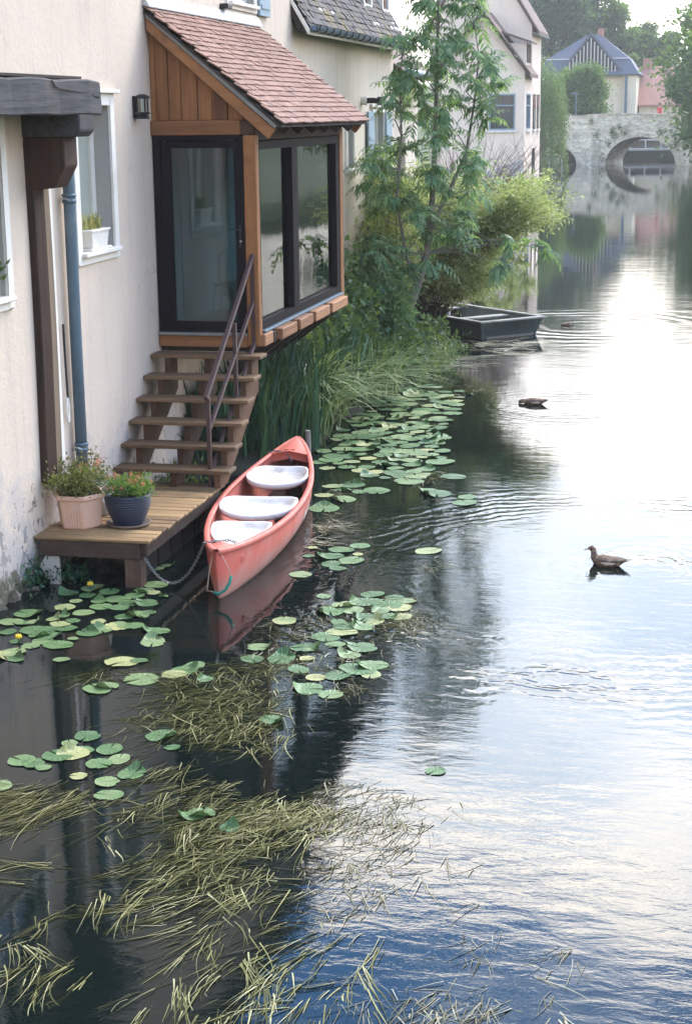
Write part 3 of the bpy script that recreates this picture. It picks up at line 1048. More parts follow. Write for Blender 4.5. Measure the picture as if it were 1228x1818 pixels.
mb = MB().prism([(WX - 0.02, 15.18, 4.63), (WX - 0.02, 15.18, 4.415), (WX + 0.55, 15.18, 4.415), (WX + 0.60, 15.18, 4.47), (WX + 0.60, 15.18, 4.63)], (0, 0.38, 0))
mb.build('corbel', 'old_beam', house, bevel=0.012)
mb = MB()
nb = 12
for i in range(nb + 1):
    y = 11.5 + (15.84 - 11.5) * i / nb
    k = 0.012 * math.sin(i * 1.9)
    mb.v += [(WX + 0.33, y, 4.625), (WX + 0.60 + k, y, 4.62 + k * 0.5), (WX + 0.585 + k, y, 4.945 + k), (WX + 0.33, y, 4.95)]
for i in range(nb):
    b = i * 4
    mb.f += [(b + k, b + (k + 1) % 4, b + 4 + (k + 1) % 4, b + 4 + k) for k in range(4)]
mb.f += [(3, 2, 1, 0), (nb * 4, nb * 4 + 1, nb * 4 + 2, nb * 4 + 3)]
beam = mb.build('beam', 'old_beam', house, bevel=0.014)
# long drying crack in the beam face, as a thin dark sliver of real depth
mb = MB()
pts = [(14.55, 4.93), (14.62, 4.88), (14.72, 4.86), (14.9, 4.85), (15.2, 4.835), (15.45, 4.83), (15.62, 4.80), (15.75, 4.79)]
for (a, z), (b, z2) in zip(pts, pts[1:]):
    mb.bar((WX + 0.594, a, z), (WX + 0.594, b, z2), 0.012, 0.010)
mb.build('crack', 'black_wood', beam)
MB().span((WX + 0.001, 11.5, 4.965), (WX + 0.40, 15.8, 4.99)).build('shadow_gap_board', 'black_wood', house)  # near-black board added as the shadow gap between beam and wall

# ragged footing stones at the water line
rng = np.random.default_rng(11)


def rock_mesh(seed, mat):
    bm = bmesh.new()
    bmesh.ops.create_icosphere(bm, subdivisions=2, radius=0.5)
    r_ = np.random.default_rng(seed)
    for vtx in bm.verts:
        n_ = vtx.co.normalized()
        vtx.co *= 0.8 + 0.32 * math.sin(n_.x * 4 + seed) * math.cos(n_.y * 5 + seed * 2) + r_.uniform(-0.17, 0.17)
    me = bpy.data.meshes.new('stone')
    bm.to_mesh(me)
    bm.free()
    me.materials.append(M[mat])
    return me


rocks = [rock_mesh(s, 'stone_lump') for s in (1, 2, 3)]
for i in range(14):
    y = 12.2 + i * 0.42 + rng.uniform(-0.1, 0.1)
    place('footing_stone', rocks[i % 3], house, (WX + rng.uniform(-0.02, 0.05), y, rng.uniform(-0.06, 0.03)), (rng.uniform(0, 3), 0, rng.uniform(0, 3)), (0.22, 0.34, 0.16))

# ================================================================== PORCH
XP, YP, YQ = -5.24, 19.0, 23.72
porch = thing('glazed_porch', (-5.9, YP, 1.87), 'glazed wooden porch with pink tiled roof hung on the house wall', 'porch')
# vertical boards of the gable, each cut along the rafter
s_r = (4.47 - 5.74) / (-5.03 - WX)


def rafter_z(x):
    return 5.74 + (x - WX) * s_r - 0.13


bx = [WX + 0.005, -6.455, -6.30, -6.145, -5.945, -5.77, -5.58, -5.40, -5.21]
for i in range(len(bx) - 1):
    a, b = bx[i] + 0.004, bx[i + 1] - 0.004
    yf = YP + (0.006 if i % 2 else 0.018)
    za, zb = rafter_z(a) + 0.04, max(4.56, rafter_z(b) + 0.04)
    c_ = ((a + b) / 2, yf, 4.55)
    p_ = MB().prism([(a, yf, 4.548), (b, yf, 4.548), (b, yf, zb), (a, yf, za)], (0, 0.03, 0))
    o = p_.build('board', 'porch_wood', porch, bevel=0.004, loc=Vector(c_))
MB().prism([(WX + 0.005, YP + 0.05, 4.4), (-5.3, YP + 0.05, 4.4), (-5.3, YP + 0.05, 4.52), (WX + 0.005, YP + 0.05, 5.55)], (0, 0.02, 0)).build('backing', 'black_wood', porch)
MB().span((WX + 0.003, YP - 0.03, 4.375), (XP - 0.18, YP + 0.10, 4.545)).build('lintel', 'porch_wood_x', porch, bevel=0.008)
MB().span((XP - 0.178, YP - 0.032, 4.375), (XP + 0.0, YP + 0.10, 4.545)).build('post_head', 'stringer_wood', porch, bevel=0.008)
MB().span((XP - 0.155, YP - 0.028, 1.88), (XP - 0.0, YP + 0.105, 4.372)).build('corner_post', 'porch_wood', porch, bevel=0.01)
MB().span((XP - 0.14, YQ - 0.20, 1.88), (XP - 0.0, YQ, 4.40)).build('corner_post', 'porch_wood', porch, bevel=0.01)
MB().span((XP - 0.12, YP + 0.11, 4.31), (XP - 0.01, YQ - 0.21, 4.47)).build('wall_plate', 'dark_wood', porch, bevel=0.006)
# rafter on the gable and barge strip
for yy, nm in ((YP - 0.10, 'rafter'), (YQ + 0.05, 'rafter')):
    MB().prism([(WX + 0.02, yy, 5.72), (WX + 0.02, yy, 5.575), (-5.07, yy, 4.33), (-4.985, yy, 4.435)], (0, 0.085, 0)).build(nm, 'porch_wood_x', porch, bevel=0.005)
    MB().prism([(WX + 0.02, yy - 0.02, 5.785), (WX + 0.02, yy - 0.02, 5.725), (-4.98, yy - 0.02, 4.445), (-4.95, yy - 0.02, 4.48)], (0, 0.12, 0)).build('verge_strip', 'stake', porch)
for yy in np.linspace(YP + 0.6, YQ - 0.5, 6):
    MB().prism([(WX + 0.02, yy, 5.70), (WX + 0.02, yy, 5.58), (-5.06, yy, 4.36), (-4.98, yy, 4.43)], (0, 0.07, 0)).build('rafter', 'dark_wood', porch)
# roof: boarding, tiles, flashing
th = math.atan2(1.34, 1.64)
e_top, e_bot = Vector((WX + 0.01, 0, 5.83)), Vector((-4.885, 0, 4.485))
MB().prism([(WX + 0.01, YP - 0.13, 5.80), (WX + 0.01, YP - 0.13, 5.77), (-4.90, YP - 0.13, 4.455), (-4.90, YP - 0.13, 4.48)], (0, YQ - YP + 0.26, 0)).build('roof', 'black_wood', porch)
roof = [o for o in porch.children if o.name.startswith('roof')][0]
tile_w, tile_l = 0.170, 0.150
tiles = []
for k in range(3):
    t_ = MB()
    n_ = 3
    # slightly cambered plain tile
    r_ = np.random.default_rng(k)
    e1 = r_.uniform(-0.006, 0.006, 4)
    t_.add([(-tile_l / 2, -tile_w / 2, -0.007), (tile_l / 2 + e1[0], -tile_w / 2, -0.010), (tile_l / 2 + e1[1], tile_w / 2, -0.010), (-tile_l / 2, tile_w / 2, -0.007),
            (-tile_l / 2, -tile_w / 2, 0.007), (tile_l / 2 + e1[0], -tile_w / 2, 0.006), (tile_l / 2 + e1[1], tile_w / 2, 0.006), (-tile_l / 2, tile_w / 2, 0.007),
            (tile_l / 2 + e1[0] + 0.004, 0, 0.010), (-tile_l / 2, 0, 0.010)],
           [(3, 2, 1, 0), (0, 1, 5, 4), (2, 3, 7, 6), (1, 2, 6, 8, 5), (4, 5, 8, 9), (9, 8, 6, 7)])
    tiles.append(t_)
tile_me = [t_.mesh('roof_tile', 'tile') for t_ in tiles]
rows, cols = 21, 29
rest = MB()
rr = random.Random(4)
for i in range(rows):
    s = (i + 0.55) / rows
    c0 = e_top.lerp(e_bot, s)
    off = (0.5 if i % 2 else 0.0) * (tile_w + 0.006)
    for j in range(cols):
        y = YP - 0.13 + off * 0.9 + (j + 0.5) * (5.0 / cols) - 0.01
        k = rr.randrange(3)
        rot = Euler((rr.uniform(-0.02, 0.02), th - R(8.5) + rr.uniform(-0.03, 0.03), rr.uniform(-0.025, 0.025)))
        p_ = Vector((c0.x + rr.uniform(-0.004, 0.004), y, c0.z + 0.030 + rr.uniform(-0.004, 0.005)))
        if j < 14:
            place('roof_tile', tile_me[k], roof, p_, rot)
        else:
            mr = rot.to_matrix()
            rest.add([p_ + mr @ Vector(q) for q in tiles[k].v], tiles[k].f)
tag(rest.build('roof_tiling', 'tile', roof), kind='stuff')
mb = MB()
# verge slips under the tiles and flashing against the wall
mb.prism([(WX + 0.005, YP - 0.14, 5.98), (WX + 0.02, YP - 0.14, 5.98), (WX + 0.09, YP - 0.14, 5.845), (WX + 0.085, YP - 0.14, 5.83), (WX + 0.005, YP - 0.14, 5.86)], (0, 5.02, 0))
mb.build('flashing', 'zinc_light', roof)

# door in the near end
door = MB()
dx0, dx1, dz0, dz1 = WX + 0.012, XP - 0.158, 2.04, 4.372
door.span((dx0, YP + 0.0, dz0), (dx0 + 0.09, YP + 0.09, dz1)).span((dx1 - 0.05, YP, dz0), (dx1, YP + 0.09, dz1)).span((dx0 + 0.09, YP, dz1 - 0.06), (dx1 - 0.05, YP + 0.09, dz1))
door.span((dx0 + 0.09, YP, dz0), (dx1 - 0.05, YP + 0.09, dz0 + 0.03))
door.build('door_frame', 'alu', porch, bevel=0.005)
d_ = MB()
lx0, lx1, lz0, lz1 = dx0 + 0.095, dx1 - 0.053, dz0 + 0.035, dz1 - 0.063
gx0, gx1, gz0, gz1 = -6.31, -5.525, 2.17, 4.225
d_.span((lx0, YP + 0.015, lz0), (gx0, YP + 0.075, lz1)).span((gx1, YP + 0.015, lz0), (lx1, YP + 0.075, lz1))
d_.span((gx0, YP + 0.015, gz1), (gx1, YP + 0.075, lz1)).span((gx0, YP + 0.015, lz0), (gx1, YP + 0.075, gz0))
d_ = d_.build('door', 'alu', porch, bevel=0.004)
MB().span((gx0, YP + 0.04, gz0), (gx1, YP + 0.046, gz1)).build('pane', 'glass', d_)
hd = MB()
hd.span((-5.475, YP + 0.003, 3.06), (-5.435, YP + 0.013, 3.32))
hd.tube([(-5.455, YP + 0.01, 3.275), (-5.455, YP - 0.045, 3.275)], 0.010, 8)
hd.tube([(-5.452, YP - 0.042, 3.275), (-5.50, YP - 0.046, 3.275), (-5.585, YP - 0.044, 3.272)], 0.010, 8)
hd.build('handle', 'black_metal', d_, bevel=0.003)
MB().tube([(-5.455, YP + 0.004, 3.135), (-5.455, YP - 0.012, 3.135)], 0.013, 10).build('lock', 'steel', d_)
MB().span((WX + 0.01, YP - 0.05, 2.0), (XP - 0.16, YP + 0.05, 2.036)).build('threshold', 'stake', porch, bevel=0.006)
MB().span((WX + 0.01, YP - 0.012, 1.86), (XP - 0.157, YP + 0.02, 1.995)).build('kick_board', 'porch_wood_x', porch, bevel=0.006)

# glazing towards the river: deep dark frames, two panes
sy0, sy1, sz0, sz1 = YP + 0.11, YQ - 0.205, 2.06, 4.30
fr = MB()
fr.span((XP - 0.12, sy0, sz0), (XP - 0.015, sy1, sz0 + 0.10)).span((XP - 0.12, sy0, sz1 - 0.10), (XP - 0.015, sy1, sz1))
fr.span((XP - 0.12, sy0, sz0 + 0.10), (XP - 0.015, sy0 + 0.07, sz1 - 0.10)).span((XP - 0.12, sy1 - 0.20, sz0 + 0.10), (XP - 0.015, sy1, sz1 - 0.10))
fr.span((XP - 0.12, 20.72, sz0 + 0.10), (XP - 0.005, 21.02, sz1 - 0.10))
win = fr.build('river_window', 'alu', porch, bevel=0.006)
for a, b in ((sy0 + 0.07, 20.72), (21.02, sy1 - 0.20)):
    MB().span((XP - 0.085, a, sz0 + 0.10), (XP - 0.079, b, sz1 - 0.10)).build('pane', 'glass_side', win)
MB().span((XP - 0.12, sy0, 2.028), (XP + 0.035, sy1, 2.056)).build('metal_sill', 'zinc', porch, bevel=0.004)
# far end: wooden frame and glass
fe = MB()
fe.span((WX + 0.01, YQ - 0.13, 2.03), (XP - 0.142, YQ - 0.03, 2.95)).span((WX + 0.01, YQ - 0.13, 4.2), (XP - 0.142, YQ - 0.03, 4.5))
fe.span((WX + 0.01, YQ - 0.13, 2.95), (WX + 0.12, YQ - 0.03, 4.2)).span((XP - 0.25, YQ - 0.13, 2.95), (XP - 0.142, YQ - 0.03, 4.2))
fe.prism([(WX + 0.01, YQ - 0.1, 4.5), (XP - 0.142, YQ - 0.1, 4.5), (WX + 0.01, YQ - 0.1, 5.6)], (0, 0.05, 0))
fe = fe.build('end_wall', 'porch_wood_x', porch)
MB().span((WX + 0.12, YQ - 0.085, 2.95), (XP - 0.25, YQ - 0.079, 4.2)).build('pane', 'glass_side', fe)
# sill blocks on the outside, dark joist ends between
yy = [19.16, 19.50, 20.42, 21.30, 22.30, 23.46]
for a, b in zip(yy[1:], yy[2:]):
    c_ = Vector((XP + 0.05, (a + b) / 2, 1.95))
    MB().span((XP - 0.01, a + 0.09, 1.885), (XP + 0.125, b - 0.09, 2.022)).build('sill_block', 'porch_wood_y', porch, bevel=0.01, loc=c_)
for y in yy[1:]:
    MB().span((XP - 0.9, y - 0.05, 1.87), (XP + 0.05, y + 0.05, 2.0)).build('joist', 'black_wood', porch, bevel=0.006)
MB().span((XP - 0.02, YP + 0.02, 1.875), (XP + 0.055, 19.40, 2.02)).build('sill_block', 'porch_wood_y', porch, bevel=0.01)
MB().span((XP - 0.16, YP + 0.03, 1.855), (XP - 0.015, YQ, 2.025)).build('rim_beam', 'stringer_wood', porch, bevel=0.006)
MB().span((WX + 0.01, YP + 0.05, 1.97), (XP - 0.165, YQ - 0.02, 2.025)).build('floor', 'inside_floor', porch)
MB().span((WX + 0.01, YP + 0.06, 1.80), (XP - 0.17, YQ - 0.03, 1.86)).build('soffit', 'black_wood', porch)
for y in (20.3, 21.5, 22.6, 23.5):
    MB().bar((WX + 0.02, y, 0.95), (XP - 0.1, y, 1.84), 0.10, 0.14).build('strut', 'black_wood', porch, bevel=0.008)
# plaster lining on the house wall inside the porch
MB().span((WX + 0.004, YP + 0.10, 2.03), (WX + 0.03, YQ - 0.14, 4.6)).build('lining', 'inside', porch)
MB().span((WX + 0.031, 19.9, 2.03), (WX + 0.05, 20.9, 4.05)).build('inner_door', 'curtain', porch)

# ================================================================== NEIGHBOUR HOUSE with the weathered roof
H2A, H2B = 26.02, 34.6
h2 = thing('neighbour_house', (WX, 30, 0), 'cream rendered house with weathered grey mansard roof behind the porch', 'house')
ops2 = [(29.95, 30.55, 3.62, 4.46), (32.28, 33.42, 2.3, 4.62)]
mb, rv = MB(), []
wall_openings(mb, (WX - 0.02, H2A, -0.9), (0, 1, 0), (1, 0, 0), H2B - H2A, 7.0, [(a - H2A, b - H2A, c_ + 0.9, d_ + 0.9) for a, b, c_, d_ in ops2], 0.2, rv)
h2w = mb.build('wall', 'stucco_grey', h2)
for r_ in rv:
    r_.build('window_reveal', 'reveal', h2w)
MB().span((WX - 6, H2B - 0.3, -0.5), (WX - 0.4, H2B - 0.002, 8.0)).build('end_wall', 'stucco_grey', h2)
WXs = WX
WX = WX - 0.02
w = window(h2, *ops2[0], 0.14, False, 'pane_pale', 0.05, 0.09)
w = window(h2, *ops2[1], 0.16, True, 'pane_pale', 0.06, 0.06)
for a, b in ((31.66, 32.22), (33.48, 34.05)):
    sh = MB().span((WX + 0.035, a, 2.2), (WX + 0.075, b, 4.64)).build('shutter', 'blue_paint', w, bevel=0.004)
    for z in (2.5, 3.3, 4.1):
        MB().span((WX + 0.075, a + 0.05, z), (WX + 0.09, b - 0.05, z + 0.07)).build('batten', 'blue_paint', sh)
WX = WXs
MB().span((WX - 0.01, 32.1, 4.72), (WX + 0.05, 33.6, 4.78)).build('lintel_band', 'white', h2)
# mansard slope
ex, ez = -6.25, 5.92
sl = Vector((-0.5, 0, 0.866))
MB().prism([(ex, H2A - 0.12, ez), (ex - 1.35, H2A - 0.12, ez + 2.34), (ex - 1.5, H2A - 0.12, ez + 2.3), (ex - 0.14, H2A - 0.12, ez - 0.06)], (0, H2B - H2A + 0.15, 0)).build('roof', 'black_wood', h2)
h2roof = [o for o in h2.children if o.name.startswith('roof')][0]
mb = MB()
mb.prism([(ex - 1.35, H2A - 0.1, ez + 2.34), (ex - 4.5, H2A - 0.1, ez + 3.6), (ex - 4.5, H2A - 0.1, ez + 3.4), (ex - 1.5, H2A - 0.1, ez + 2.2)], (0, H2B - H2A + 0.1, 0))
mb.build('upper_slope', 'tile_grey', h2roof)
mb = MB()
rr = random.Random(8)
tang = math.atan2(0.866, 0.5)
for i in range(20):
    p0 = Vector((ex, 0, ez)) + sl * (0.05 + i * 0.125)
    ncol = 50
    for j in range(ncol):
        y = H2A - 0.1 + (j + (0.5 if i % 2 else 0.0)) * (H2B - H2A + 0.1) / ncol
        if y > H2B - 0.05:
            continue
        rot = Euler((rr.uniform(-0.03, 0.03), tang - R(6) + rr.uniform(-0.03, 0.03), 0)).to_matrix()
        mb.box(p0 + Vector((0.035 + rr.uniform(-.006, .008), y + 0.08, rr.uniform(-.008, .008))), (0.20, 0.166, 0.016), rot)
tag(mb.build('roof_tiling', 'tile_grey', h2roof), kind='stuff')
# fascia, gutter with its brackets, verge board
MB().span((ex - 0.02, H2A - 0.12, ez - 0.10), (ex + 0.015, H2B - 0.05, ez - 0.0)).build('fascia', 'white', h2, bevel=0.004)
MB().prism([(WX - 0.0, H2A - 0.15, 6.40), (WX - 0.0, H2A - 0.15, 6.30), (ex, H2A - 0.15, ez - 0.10), (ex + 0.03, H2A - 0.15, ez - 0.04)], (0, 0.03, 0)).build('verge_board', 'white', h2)
g_ = MB()
gn = 9
gys = np.linspace(H2A - 0.1, H2B - 0.05, 30)
for y in gys:
    for k in range(gn):
        a = math.pi * k / (gn - 1)
        g_.v.append((ex + 0.085 + 0.075 * math.cos(a), y, ez + 0.03 - 0.085 * math.sin(a)))
for i in range(len(gys) - 1):
    g_.f += [(i * gn + k, i * gn + k + 1, (i + 1) * gn + k + 1, (i + 1) * gn + k) for k in range(gn - 1)]
g_.f += [tuple(range(gn))]
gut = g_.build('gutter', 'zinc', h2, smooth=True)
for y in np.linspace(H2A, H2B - 0.2, 18):
    b = MB()
    b.tube([(ex + 0.085 + 0.083 * math.cos(a), y, ez + 0.03 - 0.093 * math.sin(a)) for a in np.linspace(0, math.pi, 8)], 0.009, 5)
    b.build('gutter_bracket', 'black_metal', gut)
# dormers
for y, wd in ((27.9, 0.75), (32.35, 0.8), (34.15, 0.7)):
    fx = ex - 0.36
    z0 = ez + 0.62
    dm = MB()
    dm.span((fx - 1.2, y - wd / 2, z0), (fx, y - wd / 2 + 0.09, z0 + 1.35)).span((fx - 1.2, y + wd / 2 - 0.09, z0), (fx, y + wd / 2, z0 + 1.35))
    dm.span((fx - 0.1, y - wd / 2 + 0.09, z0), (fx, y + wd / 2 - 0.09, z0 + 0.12)).span((fx - 0.1, y - wd / 2 + 0.09, z0 + 1.23), (fx, y + wd / 2 - 0.09, z0 + 1.35))
    dm = dm.build('dormer', 'white', h2)
    MB().span((fx - 0.06, y - wd / 2 + 0.09, z0 + 0.12), (fx - 0.05, y + wd / 2 - 0.09, z0 + 1.23)).build('pane', 'pane', dm)
    MB().span((fx - 0.052, y - 0.03, z0 + 0.12), (fx - 0.02, y + 0.03, z0 + 1.23)).build('sash', 'porch_wood', dm)
    MB().prism([(fx + 0.02, y - wd / 2 - 0.1, z0 - 0.02), (fx + 0.20, y - wd / 2 - 0.16, z0 - 0.30), (fx + 0.20, y + wd / 2 + 0.16, z0 - 0.30), (fx + 0.02, y + wd / 2 + 0.1, z0 - 0.02)], (0.012, 0, 0.02)).build('apron', 'zinc_light', dm)
    MB().prism([(fx + 0.12, y - wd / 2 - 0.12, z0 + 1.35), (fx + 0.12, y + wd / 2 + 0.12, z0 + 1.35), (fx + 0.12, y, z0 + 1.8)], (-1.4, 0, 0)).build('dormer_roof', 'tile_grey', dm)

# boiler flue poking through the wall
fl = thing('boiler_flue', (WX, 31.4, 4.84), 'black boiler flue with white collar poking from the house wall', 'flue')
MB().tube([(WX - 0.03, 31.35, 4.84), (WX + 0.09, 31.35, 4.84)], 0.085, 14).build('collar', 'white', fl)
MB().tube([(WX + 0.08, 31.35, 4.84), (WX + 0.22, 31.35, 4.84), (WX + 0.30, 31.35, 4.83)], [0.055, 0.055, 0.05], 14).build('pipe', 'black_metal', fl)
MB().tube([(WX + 0.29, 31.35, 4.83), (WX + 0.38, 31.35, 4.83)], 0.08, 14).build('terminal', 'black_metal', fl)

# ================================================================== LOWER HOUSE, mostly behind the tree
h3 = thing('low_house', (-8.5, 36.5, 0), 'low cream house with brown roof half hidden behind the leafy tree', 'house')
mb = MB()
wall_openings(mb, (-6.75, 34.65, -0.9), (0, 1, 0), (1, 0, 0), 4.0, 6.3, [(1.4, 2.4, 3.2, 5.0)], 0.2)
mb.build('wall', 'stucco_grey', h3)
MB().span((-6.92, 36.05, 2.3), (-6.88, 37.05, 4.1)).build('window_pane', 'pane', h3)
MB().prism([(-6.3, 34.62, 5.45), (-9.0, 34.62, 7.3), (-11.8, 34.62, 5.5), (-11.8, 34.62, 5.35), (-9.0, 34.62, 7.15), (-6.35, 34.62, 5.3)], (0, 4.2, 0)).build('roof', 'tile_brown', h3)
MB().tube([(-6.24, 34.62, 5.42), (-6.24, 38.8, 5.42)], 0.075, 10).build('gutter', 'zinc', h3)
MB().span((-9.4, 36.2, 6.5), (-8.7, 36.9, 8.4)).build('chimney', 'tile_brown', h3)
MB().prism([(-7.15, 38.64, -0.9), (-11.5, 38.64, -0.9), (-11.5, 38.64, 5.4), (-9, 38.64, 7.1), (-7.15, 38.64, 5.6)], (0, -0.2, 0)).build('end_wall', 'stucco_grey', h3)

# ================================================================== PINK HOUSE by the river bend
pk = thing('pink_house', (-13, 101, 0), 'tall pink house with two steep gables and blue framed windows at the river bend', 'house')


def wall_windows(parent, O, u, n, ops, depth, frame_mat, pane_mat, fw=0.09, cross=True):
    O, u, n = Vector(O), Vector(u).normalized(), Vector(n).normalized()
    P = lambda a, z, d: O + u * a + Vector((0, 0, z)) + n * d
    for a, b, c_, d_ in ops:
        f_ = MB()

        def rect(a0, a1, z0, z1, d0=-depth + 0.02, d1=0.03):
            f_.prism([P(a0, z0, d0), P(a1, z0, d0), P(a1, z1, d0), P(a0, z1, d0)], n * (d1 - d0))
        rect(a, a + fw, c_, d_)
        rect(b - fw, b, c_, d_)
        rect(a + fw, b - fw, d_ - fw, d_)
        rect(a + fw, b - fw, c_, c_ + fw)
        if cross:
            zt = c_ + (d_ - c_) * 0.66
            rect(a + fw, b - fw, zt, zt + fw * 0.8, -depth + 0.03, 0.01)
        w_ = f_.build('window', frame_mat, parent)
        MB().prism([P(a + fw, c_ + fw, -depth + 0.03), P(b - fw, c_ + fw, -depth + 0.03), P(b - fw, d_ - fw, -depth + 0.03), P(a + fw, d_ - fw, -depth + 0.03)], n * 0.02).build('pane', pane_mat, w_)
        s_ = MB()
        s_.prism([P(a - 0.1, c_ - 0.12, 0.0), P(b + 0.1, c_ - 0.12, 0.0), P(b + 0.1, c_ - 0.005, 0.0), P(a - 0.1, c_ - 0.005, 0.0)], n * 0.12)
        s_.build('sill', 'white', w_)


# front annex: gable towards us, side along the river
ax0, ax1, ay0, ay1 = -15.9, -10.9, 99.0, 103.0
mb = MB()
wall_openings(mb, (ax0, ay0, -1), (1, 0, 0), (0, -1, 0), ax1 - ax0 - 0.004, 8.0, [(2.9, 4.45, 4.55, 6.65)], 0.2)
mb.prism([(ax0, ay0, 7.0), (ax1, ay0, 7.0), ((ax0 + ax1) / 2, ay0, 10.2)], (0, 0.2, 0))
mb.build('wall', 'stucco_pink', pk)
wall_windows(pk, (ax0, ay0, -1), (1, 0, 0), (0, -1, 0), [(2.9, 4.45, 4.55, 6.65)], 0.2, 'blue_paint', 'pane')
mb = MB()
wall_openings(mb, (ax1, ay0 + 0.354, -1), (0, 1, 0), (1, 0, 0), 3.64, 7.995, [(0.8 - 0.354, 3.0 - 0.354, 4.55, 6.65)], 0.2)
mb.build('wall', 'stucco_pink', pk)
wall_windows(pk, (ax1, ay0, -1), (0, 1, 0), (1, 0, 0), [(0.8, 3.0, 4.55, 6.65)], 0.2, 'blue_paint', 'pane')
# timber band under the eaves, annex roof and its flat dormer
xm = (ax0 + ax1) / 2
mb = MB()
mb.prism([(xm, ay0 - 0.35, 10.45), (ax1 + 0.35, ay0 - 0.35, 6.75), (ax1 + 0.35, ay0 - 0.35, 6.55), (xm, ay0 - 0.35, 10.2)], (0, 4.4, 0))
mb.prism([(xm, ay0 - 0.35, 10.45), (ax0 - 0.35, ay0 - 0.35, 6.75), (ax0 - 0.35, ay0 - 0.35, 6.55), (xm, ay0 - 0.35, 10.2)], (0, 4.4, 0))
mb.build('roof', 'tile_brown', pk)
mb = MB()
mb.bar((xm, ay0 - 0.4, 10.3), (ax1 + 0.3, ay0 - 0.4, 6.72), 0.08, 0.2)
mb.bar((xm, ay0 - 0.4, 10.3), (ax0 - 0.3, ay0 - 0.4, 6.72), 0.08, 0.2)
mb.build('barge_board', 'dark_wood', pk)
dm = MB().span((-12.0, 99.9, 7.3), (-10.95, 102.3, 8.55)).build('dormer', 'stucco_pink', pk)
MB().span((-10.96, 100.1, 7.45), (-10.9, 102.1, 8.45)).build('pane', 'dark_wood', dm)
MB().prism([(-12.4, 99.6, 9.1), (-10.6, 99.6, 8.5), (-10.6, 99.6, 8.62), (-12.4, 99.6, 9.25)], (0, 3.0, 0)).build('dormer_roof', 'tile_brown', dm)
# tall main block behind
bx0, bx1, by0, by1 = -17.2, -10.95, 103.0, 108.5
xm = (bx0 + bx1) / 2
mb = MB()
mb.prism([(bx0, by0, -1), (bx1, by0, -1), (bx1, by0, 9.7), (xm, by0, 14.6), (bx0, by0, 9.7)], (0, by1 - by0, 0))
mb.build('main_wall', 'stucco_pink', pk)
mb = MB()
mb.prism([(xm, by0 - 0.3, 15.0), (bx1 + 0.45, by0 - 0.3, 9.35), (bx1 + 0.45, by0 - 0.3, 9.15), (xm, by0 - 0.3, 14.75)], (0, by1 - by0 + 0.6, 0))
mb.prism([(xm, by0 - 0.3, 15.0), (bx0 - 0.45, by0 - 0.3, 9.35), (bx0 - 0.45, by0 - 0.3, 9.15), (xm, by0 - 0.3, 14.75)], (0, by1 - by0 + 0.6, 0))
mb.build('roof', 'tile_brown', pk)
wall_windows(pk, (bx1, by0, -1), (0, 1, 0), (1, 0, 0), [(1.0, 2.4, 4.55, 6.65), (3.4, 4.6, 4.55, 6.65), (0.8, 2.2, 1.8, 3.4)], -0.01, 'blue_paint', 'pane')
MB().bar((-11.0, 103.2, 9.3), (-9.9, 103.2, 8.9), 0.06, 0.06).build('gutter_spout', 'zinc_light', pk)
MB().span((-16.9, 105.2, 11.5), (-16.0, 106.2, 16.2)).build('chimney', 'tile_red', pk)

# curved quay wall in front of it
qw = MB()
npt = 16
for i in range(npt + 1):
    t = i / npt
    x = -16.0 + 5.1 * t
    y = 90.0 + 8.6 * (t ** 1.7)
    zt = 0.7 + 1.15 * t ** 1.5
    for k, (dx_, z) in enumerate(((0.0, -1.0), (0.0, zt), (-0.5, zt), (-0.5, -1.0))):
        qw.v.append((x + dx_ * 0.3, y + (0.5 if dx_ else 0), z))
for i in range(npt):
    b = i * 4
    qw.f += [(b + k, b + (k + 1) % 4, b + 4 + (k + 1) % 4, b + 4 + k) for k in range(4)]
qw.f += [(3, 2, 1, 0), (npt * 4, npt * 4 + 1, npt * 4 + 2, npt * 4 + 3)]
q = qw.build('quay_wall', 'concrete', loc=Vector((-13, 94, 0)))
tag(q, 'low pale curved quay wall below the pink house', 'wall')

# ================================================================== STONE BRIDGE
BX, BY, BA = -6.1, 146.6, R(-16)
ub = Vector((math.cos(BA), math.sin(BA), 0))        # along the bridge, to the right
nb_ = Vector((-math.sin(BA), math.cos(BA), 0))      # away from us, through the arch
bridge = thing('stone_bridge', (BX, BY, 0), 'old grey stone arch bridge across the river in the distance', 'bridge')
BT = 4.6


def btop(s):
    return 4.28 - 0.010 * (s + 2.0) ** 2 if s < -2 else 4.28 - 0.0042 * (s + 2.0) ** 2


def barch(s):
    if abs(s) < 3.15:
        return 2.38 * math.sqrt(max(0, 1 - (s / 3.15) ** 2)) * 1.0
    if abs(s + 7.5) < 1.7:
        return 1.5 * math.sqrt(max(0, 1 - ((s + 7.5) / 1.7) ** 2))
    if abs(s - 8.5) < 2.0:
        return 1.6 * math.sqrt(max(0, 1 - ((s - 8.5) / 2.0) ** 2))
    return -1.2


